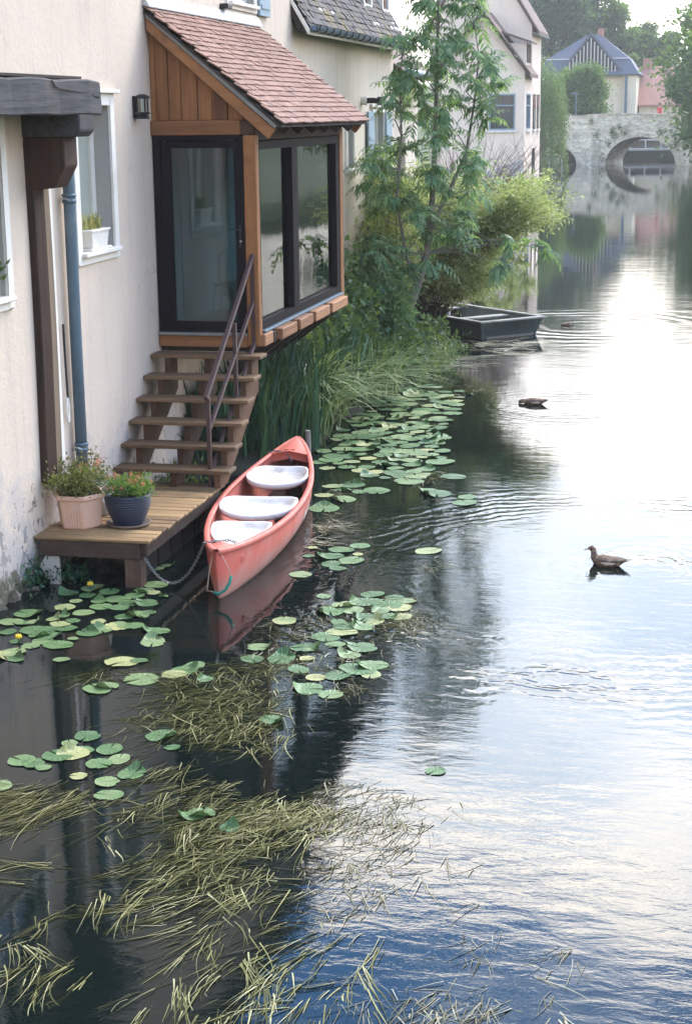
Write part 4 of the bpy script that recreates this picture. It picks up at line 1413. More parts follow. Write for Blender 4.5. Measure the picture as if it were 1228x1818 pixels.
ss = sorted({*np.linspace(-18, 26, 150).tolist(), *[c0 + w0 * math.cos(a) for c0, w0 in ((0, 3.15), (-7.5, 1.7), (8.5, 2.0)) for a in np.linspace(0, math.pi, 19)],
             *[c0 + sg * (w0 + 0.0005) for c0, w0 in ((0, 3.15), (-7.5, 1.7), (8.5, 2.0)) for sg in (-1, 1)]})
mb, so = MB(), MB()
Pb = lambda s, d, z: Vector((BX, BY, 0)) + ub * s + nb_ * d + Vector((0, 0, z))
for a, b in zip(ss, ss[1:]):
    za, zb = barch(a), barch(b)
    if abs(za - zb) > 1.0 and (b - a) < 0.01:
        continue
    mb.quad(Pb(a, 0, za), Pb(b, 0, zb), Pb(b, 0, btop(b)), Pb(a, 0, btop(a)))
    mb.quad(Pb(b, BT, zb), Pb(a, BT, za), Pb(a, BT, btop(a)), Pb(b, BT, btop(b)))
    so.quad(Pb(a, 0, za), Pb(a, BT, za), Pb(b, BT, zb), Pb(b, 0, zb))
    # parapets and roadway
    mb.quad(Pb(a, 0, btop(a)), Pb(b, 0, btop(b)), Pb(b, 0.35, btop(b)), Pb(a, 0.35, btop(a)))
    mb.quad(Pb(a, 0.35, btop(a)), Pb(b, 0.35, btop(b)), Pb(b, 0.35, btop(b) - 0.85), Pb(a, 0.35, btop(a) - 0.85))
    mb.quad(Pb(a, 0.35, btop(a) - 0.85), Pb(b, 0.35, btop(b) - 0.85), Pb(b, BT - 0.35, btop(b) - 0.85), Pb(a, BT - 0.35, btop(a) - 0.85))
    mb.quad(Pb(a, BT - 0.35, btop(a) - 0.85), Pb(b, BT - 0.35, btop(b) - 0.85), Pb(b, BT - 0.35, btop(b)), Pb(a, BT - 0.35, btop(a)))
    mb.quad(Pb(a, BT - 0.35, btop(a)), Pb(b, BT - 0.35, btop(b)), Pb(b, BT, btop(b)), Pb(a, BT, btop(a)))
mb.build('masonry', 'bridge', bridge)
so.build('vault', 'bridge', bridge)
# voussoirs, coping stones and cutwater
for c0, w0, h0, nst in ((0, 3.15, 2.38, 25), (-7.5, 1.7, 1.5, 15)):
    for k in range(nst):
        a0, a1 = math.pi * (k + 0.06) / nst, math.pi * (k + 0.94) / nst
        poly = [Pb(c0 + (w0 + o_) * math.cos(a), -0.05 - (k % 2) * 0.02, (h0 + o_) * math.sin(a) + 0.0) for a, o_ in ((a0, 0.0), (a1, 0.0), (a1, 0.36), (a0, 0.36))]
        MB().prism(poly, nb_ * 0.12).build('arch_stone', 'bridge', bridge, loc=poly[0])
k = -17.5
while k < 25:
    poly = [Pb(k, -0.06, btop(k)), Pb(k + 0.85, -0.06, btop(k + 0.85)), Pb(k + 0.85, -0.06, btop(k + 0.85) + 0.10), Pb(k, -0.06, btop(k) + 0.10)]
    MB().prism(poly, nb_ * 0.46).build('coping_stone', 'bridge', bridge, loc=poly[0])
    k += 0.88
for s0 in (-4.35, 4.6):
    poly = [Pb(s0 - 0.75, 0.02, -1.2), Pb(s0 + 0.75, 0.02, -1.2), Pb(s0 + 0.15, -0.5, -1.2), Pb(s0 - 0.15, -0.5, -1.2)]
    MB().prism(poly, (0, 0, 3.4)).build('pier', 'bridge', bridge)
rng = np.random.default_rng(33)
pl = []
for k in range(26):
    s0, z0 = rng.uniform(-9, 6), rng.uniform(0.4, 3.9)
    if z0 < barch(s0) + 0.4:
        continue
    c_ = np.array(Pb(s0, -0.06, z0))
    pts = c_ + rng.normal(size=(60, 3)) * np.array([0.16, 0.06, 0.2])
    pl.append(leaf_quads(rng, pts, rng.normal(size=(60, 3)) + [0, -1, 0.2], 0.14, 0.09))
o = np_build('wall_plants', np.concatenate(pl), 4, 'leaf_far', bridge)
tag(o, kind='stuff')
# pale embankment and sluice seen through the arch
rb = tag(MB().span((-20, 178.0, -1.2), (6, 178.6, 3.1)).build('embankment_wall', 'concrete', loc=Vector((-7, 178, 0))), 'pale embankment wall seen through the bridge arch', 'wall')
lk = thing('footbridge', (-6, 168, 0.9), 'small pale footbridge with rails seen under the bridge arch', 'footbridge')
MB().span((-13, 167.6, 0.75), (-1.5, 168.6, 0.95)).build('deck', 'concrete', lk)
for x in np.linspace(-12.5, -2, 8):
    MB().span((x - 0.05, 167.65, 0.95), (x + 0.05, 167.75, 1.75)).build('post', 'white', lk)
MB().span((-13, 167.66, 1.72), (-1.5, 167.74, 1.82)).build('rail', 'white', lk)
for x in (-11.5, -3.2):
    MB().span((x - 0.3, 167.7, -1.2), (x + 0.3, 168.5, 0.75)).build('pier', 'concrete', lk)

# person walking over the bridge
def skin_body(name, verts, edges, radii, root, parent, mat, loc, sub=2):
    me = bpy.data.meshes.new(name)
    me.from_pydata(verts, edges, [])
    o = place(name, me, parent, loc)
    me.materials.append(M[mat])
    sk = o.modifiers.new('skin', 'SKIN')
    sk.use_smooth_shade = True
    for i, r_ in enumerate(radii):
        r_ = r_ if isinstance(r_, tuple) else (r_, r_)
        me.skin_vertices[0].data[i].radius = r_
        me.skin_vertices[0].data[i].use_root = (i == root)
    s_ = o.modifiers.new('sub', 'SUBSURF')
    s_.levels = s_.render_levels = sub
    return o


pp = Pb(0.95, 2.0, btop(0.95) - 0.85)
person = thing('person', pp, 'person in a red jacket walking across the stone bridge', 'person')
vb = [(0, 0, 0.92), (0, 0, 1.15), (0, 0, 1.38), (0, 0, 1.50), (0.03, 0, 1.60), (0.05, 0, 1.72),
      (0.0, -0.1, 0.85), (0.12, -0.1, 0.47), (0.03, -0.1, 0.06), (0.17, -0.1, 0.03),
      (0.0, 0.1, 0.85), (-0.06, 0.1, 0.47), (-0.25, 0.1, 0.10), (-0.12, 0.1, 0.04),
      (0, -0.21, 1.40), (-0.06, -0.26, 1.12), (0.12, -0.24, 0.93), (0.18, -0.23, 0.88),
      (0, 0.21, 1.40), (0.03, 0.26, 1.12), (0.2, 0.24, 0.98), (0.26, 0.23, 0.94)]
eb = [(0, 1), (1, 2), (2, 3), (3, 4), (4, 5), (0, 6), (6, 7), (7, 8), (8, 9), (0, 10), (10, 11), (11, 12), (12, 13), (2, 14), (14, 15), (15, 16), (16, 17), (2, 18), (18, 19), (19, 20), (20, 21)]
rb_ = [0.15, 0.14, 0.16, 0.06, 0.09, 0.085, 0.10, 0.07, 0.045, 0.035, 0.10, 0.07, 0.045, 0.035, 0.07, 0.055, 0.04, 0.03, 0.07, 0.055, 0.04, 0.03]
skin_body('body', vb, eb, rb_, 0, person, 'skin', pp)
jb = MB()
jb.tube([pp + Vector((0, 0, z)) for z in (0.78, 0.95, 1.15, 1.35, 1.46, 1.50)], [0.2, 0.205, 0.20, 0.23, 0.15, 0.09], 14)
for sg in (-1, 1):
    jb.tube([pp + Vector(q) for q in ((0, 0.17 * sg, 1.42), (-0.02, 0.25 * sg, 1.25), (0.0, 0.27 * sg, 1.10), (0.12, 0.245 * sg, 0.96))], [0.085, 0.08, 0.07, 0.06], 10)
jb.build('jacket', 'jacket', person, smooth=True)
tr_ = MB()
tr_.tube([pp + Vector(q) for q in ((0, -0.09, 0.9), (0.12, -0.1, 0.47), (0.03, -0.1, 0.1))], [0.115, 0.085, 0.07], 10)
tr_.tube([pp + Vector(q) for q in ((0, 0.09, 0.9), (-0.06, 0.1, 0.47), (-0.24, 0.1, 0.13))], [0.115, 0.085, 0.07], 10)
tr_.build('trousers', 'trousers', person, smooth=True)
hb = MB().lathe(pp + Vector((0.03, 0, 1.66)), [(0.085, 0), (0.105, 0.05), (0.10, 0.11), (0.06, 0.155), (0.01, 0.165)], 14)
hb.build('hair', 'hair', person, smooth=True)

# ================================================================== BUILDINGS BEYOND THE BRIDGE
gb = thing('slate_roof_house', (-11.5, 172, 2.6), 'cream house with blue slate hipped roof and black slatted gable behind the bridge', 'house')
mb = MB().span((-17, 172, 2.0), (-9.0, 180, 8.15))
mb.build('wall', 'stucco_far', gb)
MB().span((-9.0, 171.2, 2.0), (-7.75, 180, 8.1)).build('corner_bay', 'stucco_far', gb)
MB().span((-8.85, 171.05, 2.2), (-8.6, 171.2, 8.1)).build('downpipe', 'zinc', gb)
mb = MB()
ev = [(-17.5, 171.4, 8.15), (-7.4, 170.8, 8.1), (-7.4, 180.5, 8.15), (-17.5, 180.5, 8.15)]
md = [(-16.9, 172.4, 9.7), (-8.5, 172.0, 9.7), (-8.5, 179.7, 9.7), (-16.9, 179.7, 9.7)]
tp = [(-13.0, 174.5, 12.1), (-11.6, 174.5, 12.1), (-11.6, 178, 12.1), (-13.0, 178, 12.1)]
mb.v = ev + md + tp
for a in (0, 4):
    mb.f += [(a + k, a + (k + 1) % 4, a + 4 + (k + 1) % 4, a + 4 + k) for k in range(4)]
mb.f += [(8, 9, 10, 11), (3, 2, 1, 0)]
gr_ = mb.build('roof', 'slate', gb)
MB().span((-17.6, 171.2, 8.02), (-7.3, 171.5, 8.14)).build('gutter', 'zinc', gr_)
mb = MB()
mb.bar((-16.9, 172.35, 9.72), (-8.5, 171.95, 9.72), 0.12, 0.12)
mb.build('roll_moulding', 'zinc_light', gr_)
mb = MB().prism([(-15.3, 171.3, 8.3), (-9.2, 171.3, 8.3), (-12.3, 171.3, 12.05)], (0, 3.0, 0))
ga = mb.build('black_gable', 'black_metal', gb)
mb = MB()
mb.bar((-15.5, 171.2, 8.2), (-12.3, 171.2, 12.15), 0.12, 0.22)
mb.bar((-9.0, 171.2, 8.2), (-12.3, 171.2, 12.15), 0.12, 0.22)
mb.build('barge_board', 'slate', ga)
for k in range(15):
    x = -14.75 + k * 0.35
    zt = 8.4 + (1 - abs(x + 12.3) / 3.1) * 3.4
    if zt > 8.7:
        MB().span((x - 0.06, 171.18, 8.45), (x + 0.06, 171.28, zt - 0.1)).build('slat', 'concrete', ga)
MB().span((-11.9, 174.6, 11.2), (-11.3, 175.2, 12.75)).build('chimney', 'tile_red', gr_, bevel=0.03)
rh = thing('red_roof_house', (-5, 176, 2.6), 'cream house with broad pinkish red tiled roof behind the bridge', 'house')
MB().span((-7.7, 176.0, 2.0), (5, 186, 5.25)).build('wall', 'stucco_far', rh)
MB().prism([(-7.9, 175.6, 5.15), (-7.9, 180.8, 9.1), (-7.9, 186.4, 5.2), (-7.9, 186.4, 5.05), (-7.9, 180.8, 8.95), (-7.9, 175.6, 5.0)], (13, 0, 0)).build('roof', 'tile_red', rh)
MB().span((-7.5, 180.4, 8.7), (-6.6, 181.2, 9.9)).build('chimney', 'tile_red', rh, bevel=0.03)
for x in (-4.6, -2.4):
    MB().span((x, 175.93, 3.9), (x + 0.55, 176.02, 4.35)).build('window', 'pane', rh)
MB().span((-7.75, 175.9, 3.0), (-7.6, 176.0, 5.1)).build('downpipe', 'dark_wood', rh)
lo = thing('old_chimney_house', (-20.5, 160, 2), 'grey roofed house with red chimney pots left of the slate roof', 'house')
MB().span((-24, 158, 2), (-16.8, 166, 7.6)).build('wall', 'stucco_far', lo)
MB().prism([(-24.4, 157.6, 7.5), (-16.4, 157.6, 7.5), (-16.4, 161.5, 9.3), (-24.4, 161.5, 9.3)], (0, 0.2, 0.15)).build('roof', 'tile_brown', lo)
MB().span((-17.3, 158.6, 8.0), (-16.3, 159.4, 10.4)).build('chimney', 'tile_red', lo)
for x in (-17.05, -16.55):
    MB().lathe((x, 159, 10.4), [(0.15, 0), (0.12, 0.5)], 10).build('chimney_pot', 'tile_red', lo)

# street lamp on the bridge, moored dark houseboat with posts
sl_ = thing('street_lamp', Pb(-6.9, 2.5, 3.0), 'thin blue-green lamp post standing on the bridge beside the bushy tree', 'street lamp')
p0 = Pb(-6.9, 2.5, 3.0)
MB().tube([p0, p0 + Vector((0, 0, 3.1))], [0.06, 0.045], 8).build('pole', 'zinc', sl_)
MB().span(p0 + Vector((-0.45, -0.1, 3.08)), p0 + Vector((0.1, 0.1, 3.2))).build('lamp_head', 'zinc', sl_, bevel=0.02)
hbx = thing('moored_barge', (-13.2, 138.5, 0), 'small dark boxy barge moored below the weeping willow', 'boat')
MB().prism([(-14.4, 138, -0.1), (-12.6, 138, -0.1), (-12.5, 138, 0.35), (-14.4, 138, 0.35)], (0, 2.6, 0)).build('hull', 'black_metal', hbx, bevel=0.03)
MB().span((-14.3, 138.15, 0.352), (-12.65, 140.3, 1.05)).build('cabin', 'punt', hbx, bevel=0.04)
MB().span((-14.4, 138.05, 1.052), (-12.55, 140.4, 1.10)).build('cabin_roof', 'punt_in', hbx)
for i, (x, h_) in enumerate(((-12.95, 0.75), (-11.95, 0.85))):
    t_ = MB().tube([(x, 136.6, -1.3), (x, 136.6, h_)], 0.07, 8).build('mooring_post', 'concrete', loc=Vector((x, 136.6, 0)))
    tag(t_, ['pale mooring post in front of the dark barge', 'pale mooring post just right of the dark barge'][i], 'post', 'mooring posts by the barge')

# ================================================================== STAIRS, DECK, WALL FITTINGS
st = thing('wooden_stairs', (-5.85, 17.3, 0.5), 'open wooden steps with brown metal railing climbing to the porch door', 'stairs')
RZ, GO = 0.2186, 0.287
tr0 = MB().span((-0.685, -0.15, -0.045), (0.685, 0.15, 0)).mesh('tread', 'stair_wood', bevel=0.006)
for i in range(6):
    y, z = 17.20 + GO * i, 0.5 + RZ * (i + 1)
    place('tread', tr0, st, (-5.835, y + 0.15, z), (0, 0, random.Random(i).uniform(-0.004, 0.004)))
for x in (-6.36, -5.86, -5.34):
    poly = [(x, 17.22, 0.51)]
    for i in range(6):
        poly += [(x, 17.235 + GO * i, 0.51 + RZ * (i) + (0.0 if i == 0 else -0.045)), (x, 17.235 + GO * i, 0.5 + RZ * (i + 1) - 0.047)]
    poly += [(x, 18.97, 0.5 + RZ * 6 - 0.047), (x, 18.97, 1.38), (x, 17.62, 0.51)]
    # sawtooth cut: straight lower edge, stepped upper edge
    up_ = [(x, 17.25, 0.51)]
    for i in range(6):
        up_ += [(x, 17.25 + GO * i, 0.5 + RZ * (i + 1) - 0.047), (x, 17.25 + GO * (i + 1) - 0.0 if i < 5 else 18.96, 0.5 + RZ * (i + 1) - 0.047)]
    up_ += [(x, 18.96, 1.36), (x, 17.55, 0.51)]
    MB().prism(up_, (0.07, 0, 0)).build('stringer', 'stringer_wood', st)
rl = MB()
xa, xb = -5.40, -5.31
rail = MB().box((-5.40, 17.30, 1.02), (0.045, 0.045, 1.03)).build('railing_post', 'rail', st, bevel=0.004)
MB().box((-5.40, 17.30, 0.506), (0.11, 0.11, 0.012)).build('foot_plate', 'steel', rail)
rail2 = MB().box((-5.35, 18.26, 1.70), (0.045, 0.045, 1.10)).build('railing_post', 'rail', st, bevel=0.004)
MB().box((-5.35, 18.26, 1.162), (0.09, 0.09, 0.01)).build('foot_plate', 'steel', rail2)
MB().box((-5.315, 18.955, 2.38), (0.045, 0.03, 1.05)).build('railing_post', 'rail', st, bevel=0.004)
MB().bar((-5.40, 17.22, 1.535), (-5.31, 18.97, 2.97), 0.05, 0.05).build('handrail', 'rail', st, bevel=0.005)
MB().bar((-5.40, 17.325, 1.17), (-5.31, 18.95, 2.42), 0.04, 0.045).build('rail', 'rail', st, bevel=0.004)
MB().bar((-5.40, 17.325, 0.66), (-5.31, 18.95, 1.92), 0.04, 0.045).build('rail', 'rail', st, bevel=0.004)

dk = thing('timber_deck', (-5.9, 16.2, 0), 'small timber landing stage on posts above the water below the steps', 'deck')
DX0, DX1, DY0, DY1 = -6.52, -5.30, 14.88, 17.52
nbd = 18
bw = (DY1 - DY0) / nbd
bd = MB().span((-(DX1 - DX0) / 2, -bw / 2 + 0.008, -0.028), ((DX1 - DX0) / 2, bw / 2 - 0.008, 0)).mesh('deck_board', 'deck_wood', bevel=0.004)
rr = random.Random(3)
for i in range(nbd):
    place('deck_board', bd, dk, ((DX0 + DX1) / 2 + rr.uniform(-0.008, 0.008), DY0 + (i + 0.5) * bw, 0.5 + rr.uniform(-0.002, 0.002)), (0, 0, rr.uniform(-0.003, 0.003)))
MB().span((DX0 + 0.05, DY0 + 0.015, 0.30), (DX1 - 0.12, DY0 + 0.085, 0.468)).build('front_beam', 'dark_wood', dk, bevel=0.008)
MB().span((DX1 - 0.13, DY0 + 0.09, 0.31), (DX1 - 0.06, DY1, 0.468)).build('side_beam', 'dark_wood', dk, bevel=0.008)
MB().span((DX0 + 0.3, DY0 + 0.09, 0.33), (DX0 + 0.36, DY1, 0.466)).build('joist', 'dark_wood', dk)
for y in (15.7, 16.5):
    MB().span((DX0 + 0.05, y, 0.35), (DX1 - 0.14, y + 0.06, 0.462)).build('cross_beam', 'dark_wood', dk)
for x, y in ((DX1 - 0.20, DY0 + 0.13), (DX1 - 0.18, 17.3), (DX0 + 0.15, 17.3)):
    MB().span((x - 0.085, y - 0.085, -1.4), (x + 0.085, y + 0.085, 0.30)).build('post', 'dark_post', dk, bevel=0.008)
for i in range(5):
    y = 15.35 + i * 0.42
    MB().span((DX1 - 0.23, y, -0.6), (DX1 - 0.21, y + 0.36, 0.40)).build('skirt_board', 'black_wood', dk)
MB().prism([(DX0 + 0.14, DY0 + 0.04, 0.36), (DX0 + 0.24, DY0 + 0.04, 0.36), (DX0 + 0.24, DY0 + 0.04, 0.0), (DX0 + 0.18, DY0 + 0.04, -0.1), (DX0 + 0.02, DY0 + 0.04, 0.18)], (0, 0.05, 0)).build('wall_bracket', 'concrete', dk, bevel=0.006)

# zinc downpipe with collars
dp = thing('downpipe', (-6.44, 16.08, 0.55), 'blue-grey zinc downpipe fixed to the wall beside the timber post', 'downpipe')
MB().tube([(-6.435, 16.08, 4.7), (-6.435, 16.08, 4.2), (-6.44, 16.08, 2.3), (-6.44, 16.08, 0.62)], [0.062] * 4, 18).build('pipe', 'zinc', dp, smooth=True)
for z in (3.79, 1.19):
    MB().lathe((-6.437, 16.08, z), [(0.066, -0.05), (0.074, -0.045), (0.074, -0.02), (0.068, -0.012), (0.068, 0.012), (0.076, 0.02), (0.076, 0.04), (0.066, 0.045)], 18).build('collar', 'zinc', dp, smooth=True)
    MB().tube([(-6.5, 16.0, z), (-6.44, 15.99, z), (-6.40, 16.0, z - 0.02)], 0.009, 6).build('pipe_hook', 'steel', dp)
MB().tube([(-6.44, 16.08, 0.66), (-6.42, 16.09, 0.56), (-6.36, 16.10, 0.53)], [0.066, 0.068, 0.07], 14).build('shoe', 'zinc', dp, smooth=True)

# thin strap with a looped end hanging beside the pipe
hk = thing('hanging_strap', (-6.49, 15.86, 1.7), 'thin white looped strap hanging on the wall left of the downpipe', 'strap')
mb = MB().tube([(-6.485, 15.86, 2.52), (-6.475, 15.84, 2.2), (-6.475, 15.86, 1.75)], 0.012, 6)
mb.build('cord', 'black_wood', hk)
mb = MB().tube([(-6.48, 15.86 + 0.03 * math.sin(a), 1.62 + 0.13 * math.cos(a)) for a in np.linspace(0, 2 * math.pi, 16)], 0.013, 6)
mb.build('loop', 'white', hk)

lp = thing('wall_lantern', (WX, 18.42, 4.70), 'black lantern lamp on the wall left of the porch gable', 'lamp')
lc = Vector((WX + 0.10, 18.44, 4.57))
MB().span((WX, 18.38, 4.58), (WX + 0.03, 18.50, 4.83)).build('back_plate', 'black_metal', lp, bevel=0.005)
MB().lathe(lc, [(0.085, 0.0), (0.085, 0.03), (0.07, 0.035), (0.07, 0.05), (0.095, 0.055), (0.095, 0.075), (0.06, 0.08)], 4, phase=R(45)).build('base', 'black_metal', lp)
MB().lathe(lc + Vector((0, 0, 0.082)), [(0.05, 0), (0.05, 0.145)], 4, phase=R(45)).build('lamp_glass', 'glass_side', lp)
mb = MB()
for sx_, sy_ in ((-1, -1), (-1, 1), (1, -1), (1, 1)):
    mb.span(lc + Vector((sx_ * 0.047 - 0.008, sy_ * 0.047 - 0.008, 0.08)), lc + Vector((sx_ * 0.047 + 0.008, sy_ * 0.047 + 0.008, 0.23)))
mb.build('cage', 'black_metal', lp)
MB().lathe(lc + Vector((0, 0, 0.228)), [(0.10, 0.0), (0.10, 0.015), (0.07, 0.035), (0.03, 0.05)], 4, phase=R(45)).build('cap', 'black_metal', lp)

# ================================================================== POTS AND PLANTS
rng = np.random.default_rng(21)


def leaf_cluster(centers, n, spread, length, width, up=0.4, seed=0):
    r_ = np.random.default_rng(seed)
    c_ = np.asarray(centers)[r_.integers(0, len(centers), n)]
    pts = c_ + r_.normal(size=(n, 3)) * spread
    d = r_.normal(size=(n, 3)) + [0, 0, up] + (pts - c_) / np.maximum(np.asarray(spread), 1e-3) * 0.4
    return leaf_quads(r_, pts, d, length, width)


# hexagonal faded terracotta planter with a straggly azalea
hc = Vector((-6.21, 15.38, 0.502))
hx = thing('hexagonal_planter', hc, 'faded pink hexagonal planter with a straggly pink-tipped shrub on the deck', 'planter')
MB().lathe(hc, [(0.205, 0.0), (0.22, 0.02), (0.255, 0.30), (0.265, 0.315), (0.285, 0.315), (0.288, 0.36), (0.252, 0.36), (0.245, 0.30)], 6, phase=R(60)).build('pot', 'terracotta', hx, bevel=0.006)
for f_i in range(6):
    a0, a1 = R(60 * f_i + 60), R(60 * f_i + 120)
    if f_i % 2 == 0:
        continue
    for k in range(1, 8):
        t = k / 8
        pb = [Vector((r_ * (math.cos(a0) * (1 - t) + math.cos(a1) * t), r_ * (math.sin(a0) * (1 - t) + math.sin(a1) * t), z)) for r_, z in ((0.223, 0.03), (0.254, 0.285))]
        MB().tube([hc + pb[0], hc + pb[1]], 0.007, 5).build('flute', 'terracotta', hx)
MB().lathe(hc, [(0.225, 0.29), (0.245, 0.31), (0.10, 0.325), (0.01, 0.33)], 6, phase=R(60)).build('soil', 'soil', hx)
stems, tips = MB(), []
rr = random.Random(12)
for k in range(22):
    a = rr.uniform(0, 2 * math.pi)
    L = rr.uniform(0.2, 0.50)
    p = hc + Vector((rr.uniform(-0.04, 0.04), rr.uniform(-0.04, 0.04), 0.32))
    pts = [p.copy()]
    d = Vector((math.cos(a) * 0.9 - 0.05, math.sin(a) * 0.8, rr.uniform(0.55, 1.2))).normalized()
    for s in range(4):
        p = p + d * L / 4
        d = (d + Vector((rr.uniform(-.25, .25), rr.uniform(-.25, .25), rr.uniform(-0.22, 0.10)))).normalized()
        pts.append(p.copy())
        if s >= 1:
            tips.append(tuple(p))
    tips.append(tuple(p))
    stems.tube(pts, [0.008, 0.007, 0.005, 0.004, 0.002], 5)
sh_ = stems.build('stems', 'bark_dark', hx)
o = np_build('leaves', leaf_cluster(tips, 2600, [0.055, 0.055, 0.04], 0.045, 0.019, 0.5, 1), 4, 'leaf_azalea', hx)
fc = [hc + Vector(q) for q in ((0.02, 0.1, 0.62), (0.17, 0.1, 0.62), (0.2, 0.12, 0.66), (-0.02, 0.05, 0.55))]
np_build('flowers', leaf_cluster([tuple(q) for q in fc], 70, [0.02, 0.02, 0.03], 0.03, 0.02, 0.8, 2), 4, 'petal', hx)

# blue ribbed pot on a saucer
bc = Vector((-5.73, 15.50, 0.502))
sc_ = MB().lathe(bc, [(0.17, 0.0), (0.21, 0.008), (0.232, 0.034), (0.222, 0.036), (0.20, 0.016), (0.01, 0.014)], 36).build('plant_saucer', 'saucer', smooth=True, loc=bc)
tag(sc_, 'round brown saucer under the dark blue flower pot', 'saucer')
bp = thing('blue_flower_pot', bc + Vector((0, 0, 0.016)), 'dark blue ribbed flower pot full of small pink and orange flowers', 'flower pot')
prof = []
for k in range(49):
    t = k / 48
    r_ = 0.145 + 0.092 * math.sin(t * 1.75) + 0.0045 * math.sin(t * 2 * math.pi * 12)
    prof.append((r_, 0.012 + 0.315 * t))
prof += [(0.222, 0.33), (0.212, 0.29)]
MB().lathe(bc + Vector((0, 0, 0.006)), prof, 40).build('pot', 'blue_glaze', bp, smooth=True)
MB().lathe(bc, [(0.214, 0.30), (0.1, 0.31), (0.01, 0.315)], 24).build('soil', 'soil', bp)
cc = [tuple(bc + Vector((rr.uniform(-0.19, 0.19), rr.uniform(-0.17, 0.17), rr.uniform(0.33, 0.48)))) for k in range(40)]
np_build('leaves', leaf_cluster(cc, 2100, [0.04, 0.04, 0.03], 0.034, 0.016, 0.6, 3), 4, 'leaf_flower', bp)
fcs = [tuple(bc + Vector((rr.uniform(-0.2, 0.23), rr.uniform(-0.18, 0.12), rr.uniform(0.41, 0.52)))) for k in range(26)]
np_build('flowers', leaf_cluster(fcs, 300, [0.010, 0.010, 0.006], 0.022, 0.017, 0.5, 4), 4, 'petal', bp)
# grey watering can base half hidden behind the planter
gp = MB().lathe((-6.14, 15.92, 0.502), [(0.075, 0), (0.08, 0.01), (0.085, 0.15), (0.08, 0.155), (0.07, 0.03)], 18).build('grey_bucket', 'concrete', smooth=True, loc=Vector((-6.14, 15.92, 0.5)))
tag(gp, 'small grey bucket half hidden behind the hexagonal planter', 'bucket')

# white window box with a spiky plant on the sill
wb_ = thing('window_box', (WX - 0.02, 17.12, 3.19), 'small white trough with yellowish spiky plant on the window sill', 'window box')
for nm, z0, z1, a, b, mt_ in (('tray', 3.188, 3.215, 0.10, 0.30, 'white'), ('trough', 3.216, 3.40, 0.085, 0.265, 'white')):
    k = 0.85 if nm == 'trough' else 1
    q0 = [(WX - 0.045 - a * k, 17.08 - b * k, z0), (WX - 0.045 + a * k, 17.08 - b * k, z0), (WX - 0.045 + a * k, 17.08 + b * k, z0), (WX - 0.045 - a * k, 17.08 + b * k, z0)]
    q1 = [(WX - 0.045 - a, 17.08 - b, z1), (WX - 0.045 + a, 17.08 - b, z1), (WX - 0.045 + a, 17.08 + b, z1), (WX - 0.045 - a, 17.08 + b, z1)]
    MB().add(q0 + q1, ((3, 2, 1, 0), (4, 5, 6, 7), (0, 1, 5, 4), (1, 2, 6, 5), (2, 3, 7, 6), (3, 0, 4, 7))).build(nm, mt_, wb_, bevel=0.006)
MB().span((WX - 0.14, 16.80, 3.385), (WX + 0.05, 17.36, 3.41)).build('rim', 'white', wb_, bevel=0.004)
bs = np.stack([rng.uniform(WX - 0.1, WX + 0.0, 60), rng.uniform(16.85, 17.3, 60), np.full(60, 3.40)], 1)
q = blades(rng, bs, rng.uniform(0.08, 0.24, 60), 0, 0.45, 0.02, 4)
place('leaves', strip_mesh('leaves', q, 'leaf_yucca', ORG[wb_.name]), wb_, ORG[wb_.name])
# plant pot glimpsed in the window at the picture's edge
wp = thing('windowsill_plant', (WX - 0.02, 14.3, 2.95), 'small leafy plant in a grey pot inside the leftmost window', 'potted plant')
MB().lathe((WX - 0.04, 14.38, 2.951), [(0.05, 0), (0.06, 0.01), (0.075, 0.16), (0.065, 0.165)], 16).build('pot', 'concrete', wp, smooth=True)
np_build('leaves', leaf_cluster([(WX - 0.04, 14.38, 3.2)], 120, [0.05, 0.06, 0.06], 0.07, 0.03, 0.6, 5), 4, 'leaf_dark', wp)

# inside the porch: metal bistro chair and a spiky pot plant by the door, curtain in the river window
ch = thing('bistro_chair', (-5.95, 20.2, 2.03), 'thin metal bistro chair seen through the porch door', 'chair')
cxx, cyy, cz = -5.98, 20.25, 2.03
MB().lathe((cxx, cyy, cz + 0.44), [(0.18, 0), (0.2, 0.01), (0.2, 0.03), (0.17, 0.04)], 20).build('seat', 'white', ch, smooth=True)
for sx_, sy_ in ((-1, -1), (1, -1), (-1, 1), (1, 1)):
    MB().tube([(cxx + sx_ * 0.14, cyy + sy_ * 0.14, cz + 0.44), (cxx + sx_ * 0.2, cyy + sy_ * 0.2, cz)], 0.011, 6).build('leg', 'white', ch)
mb = MB().tube([(cxx - 0.17, cyy + 0.14, cz + 0.44), (cxx - 0.19, cyy + 0.19, cz + 0.8), (cxx, cyy + 0.21, cz + 1.0), (cxx + 0.19, cyy + 0.19, cz + 0.8), (cxx + 0.17, cyy + 0.14, cz + 0.44)], 0.012, 6)
for k in (-0.09, 0, 0.09):
    mb.tube([(cxx + k, cyy + 0.16, cz + 0.45), (cxx + k, cyy + 0.205, cz + 0.9)], 0.006, 5)
mb.build('backrest', 'white', ch)
ip = thing('spiky_pot_plant', (-5.66, 19.42, 2.03), 'pale spiky pot plant just inside the porch door', 'potted plant')
MB().lathe((-5.66, 19.42, 2.03), [(0.08, 0), (0.09, 0.01), (0.12, 0.24), (0.10, 0.24)], 18).build('pot', 'white', ip, smooth=True)
bs = np.tile([[-5.66, 19.42, 2.26]], (70, 1)) + rng.normal(size=(70, 3)) * 0.02
q = blades(rng, bs, rng.uniform(0.3, 0.55, 70), 0, 0.9, 0.018, 5)
place('leaves', strip_mesh('leaves', q, 'leaf_sedge', ORG[ip.name]), ip, ORG[ip.name])
cu = MB()
n_ = 40
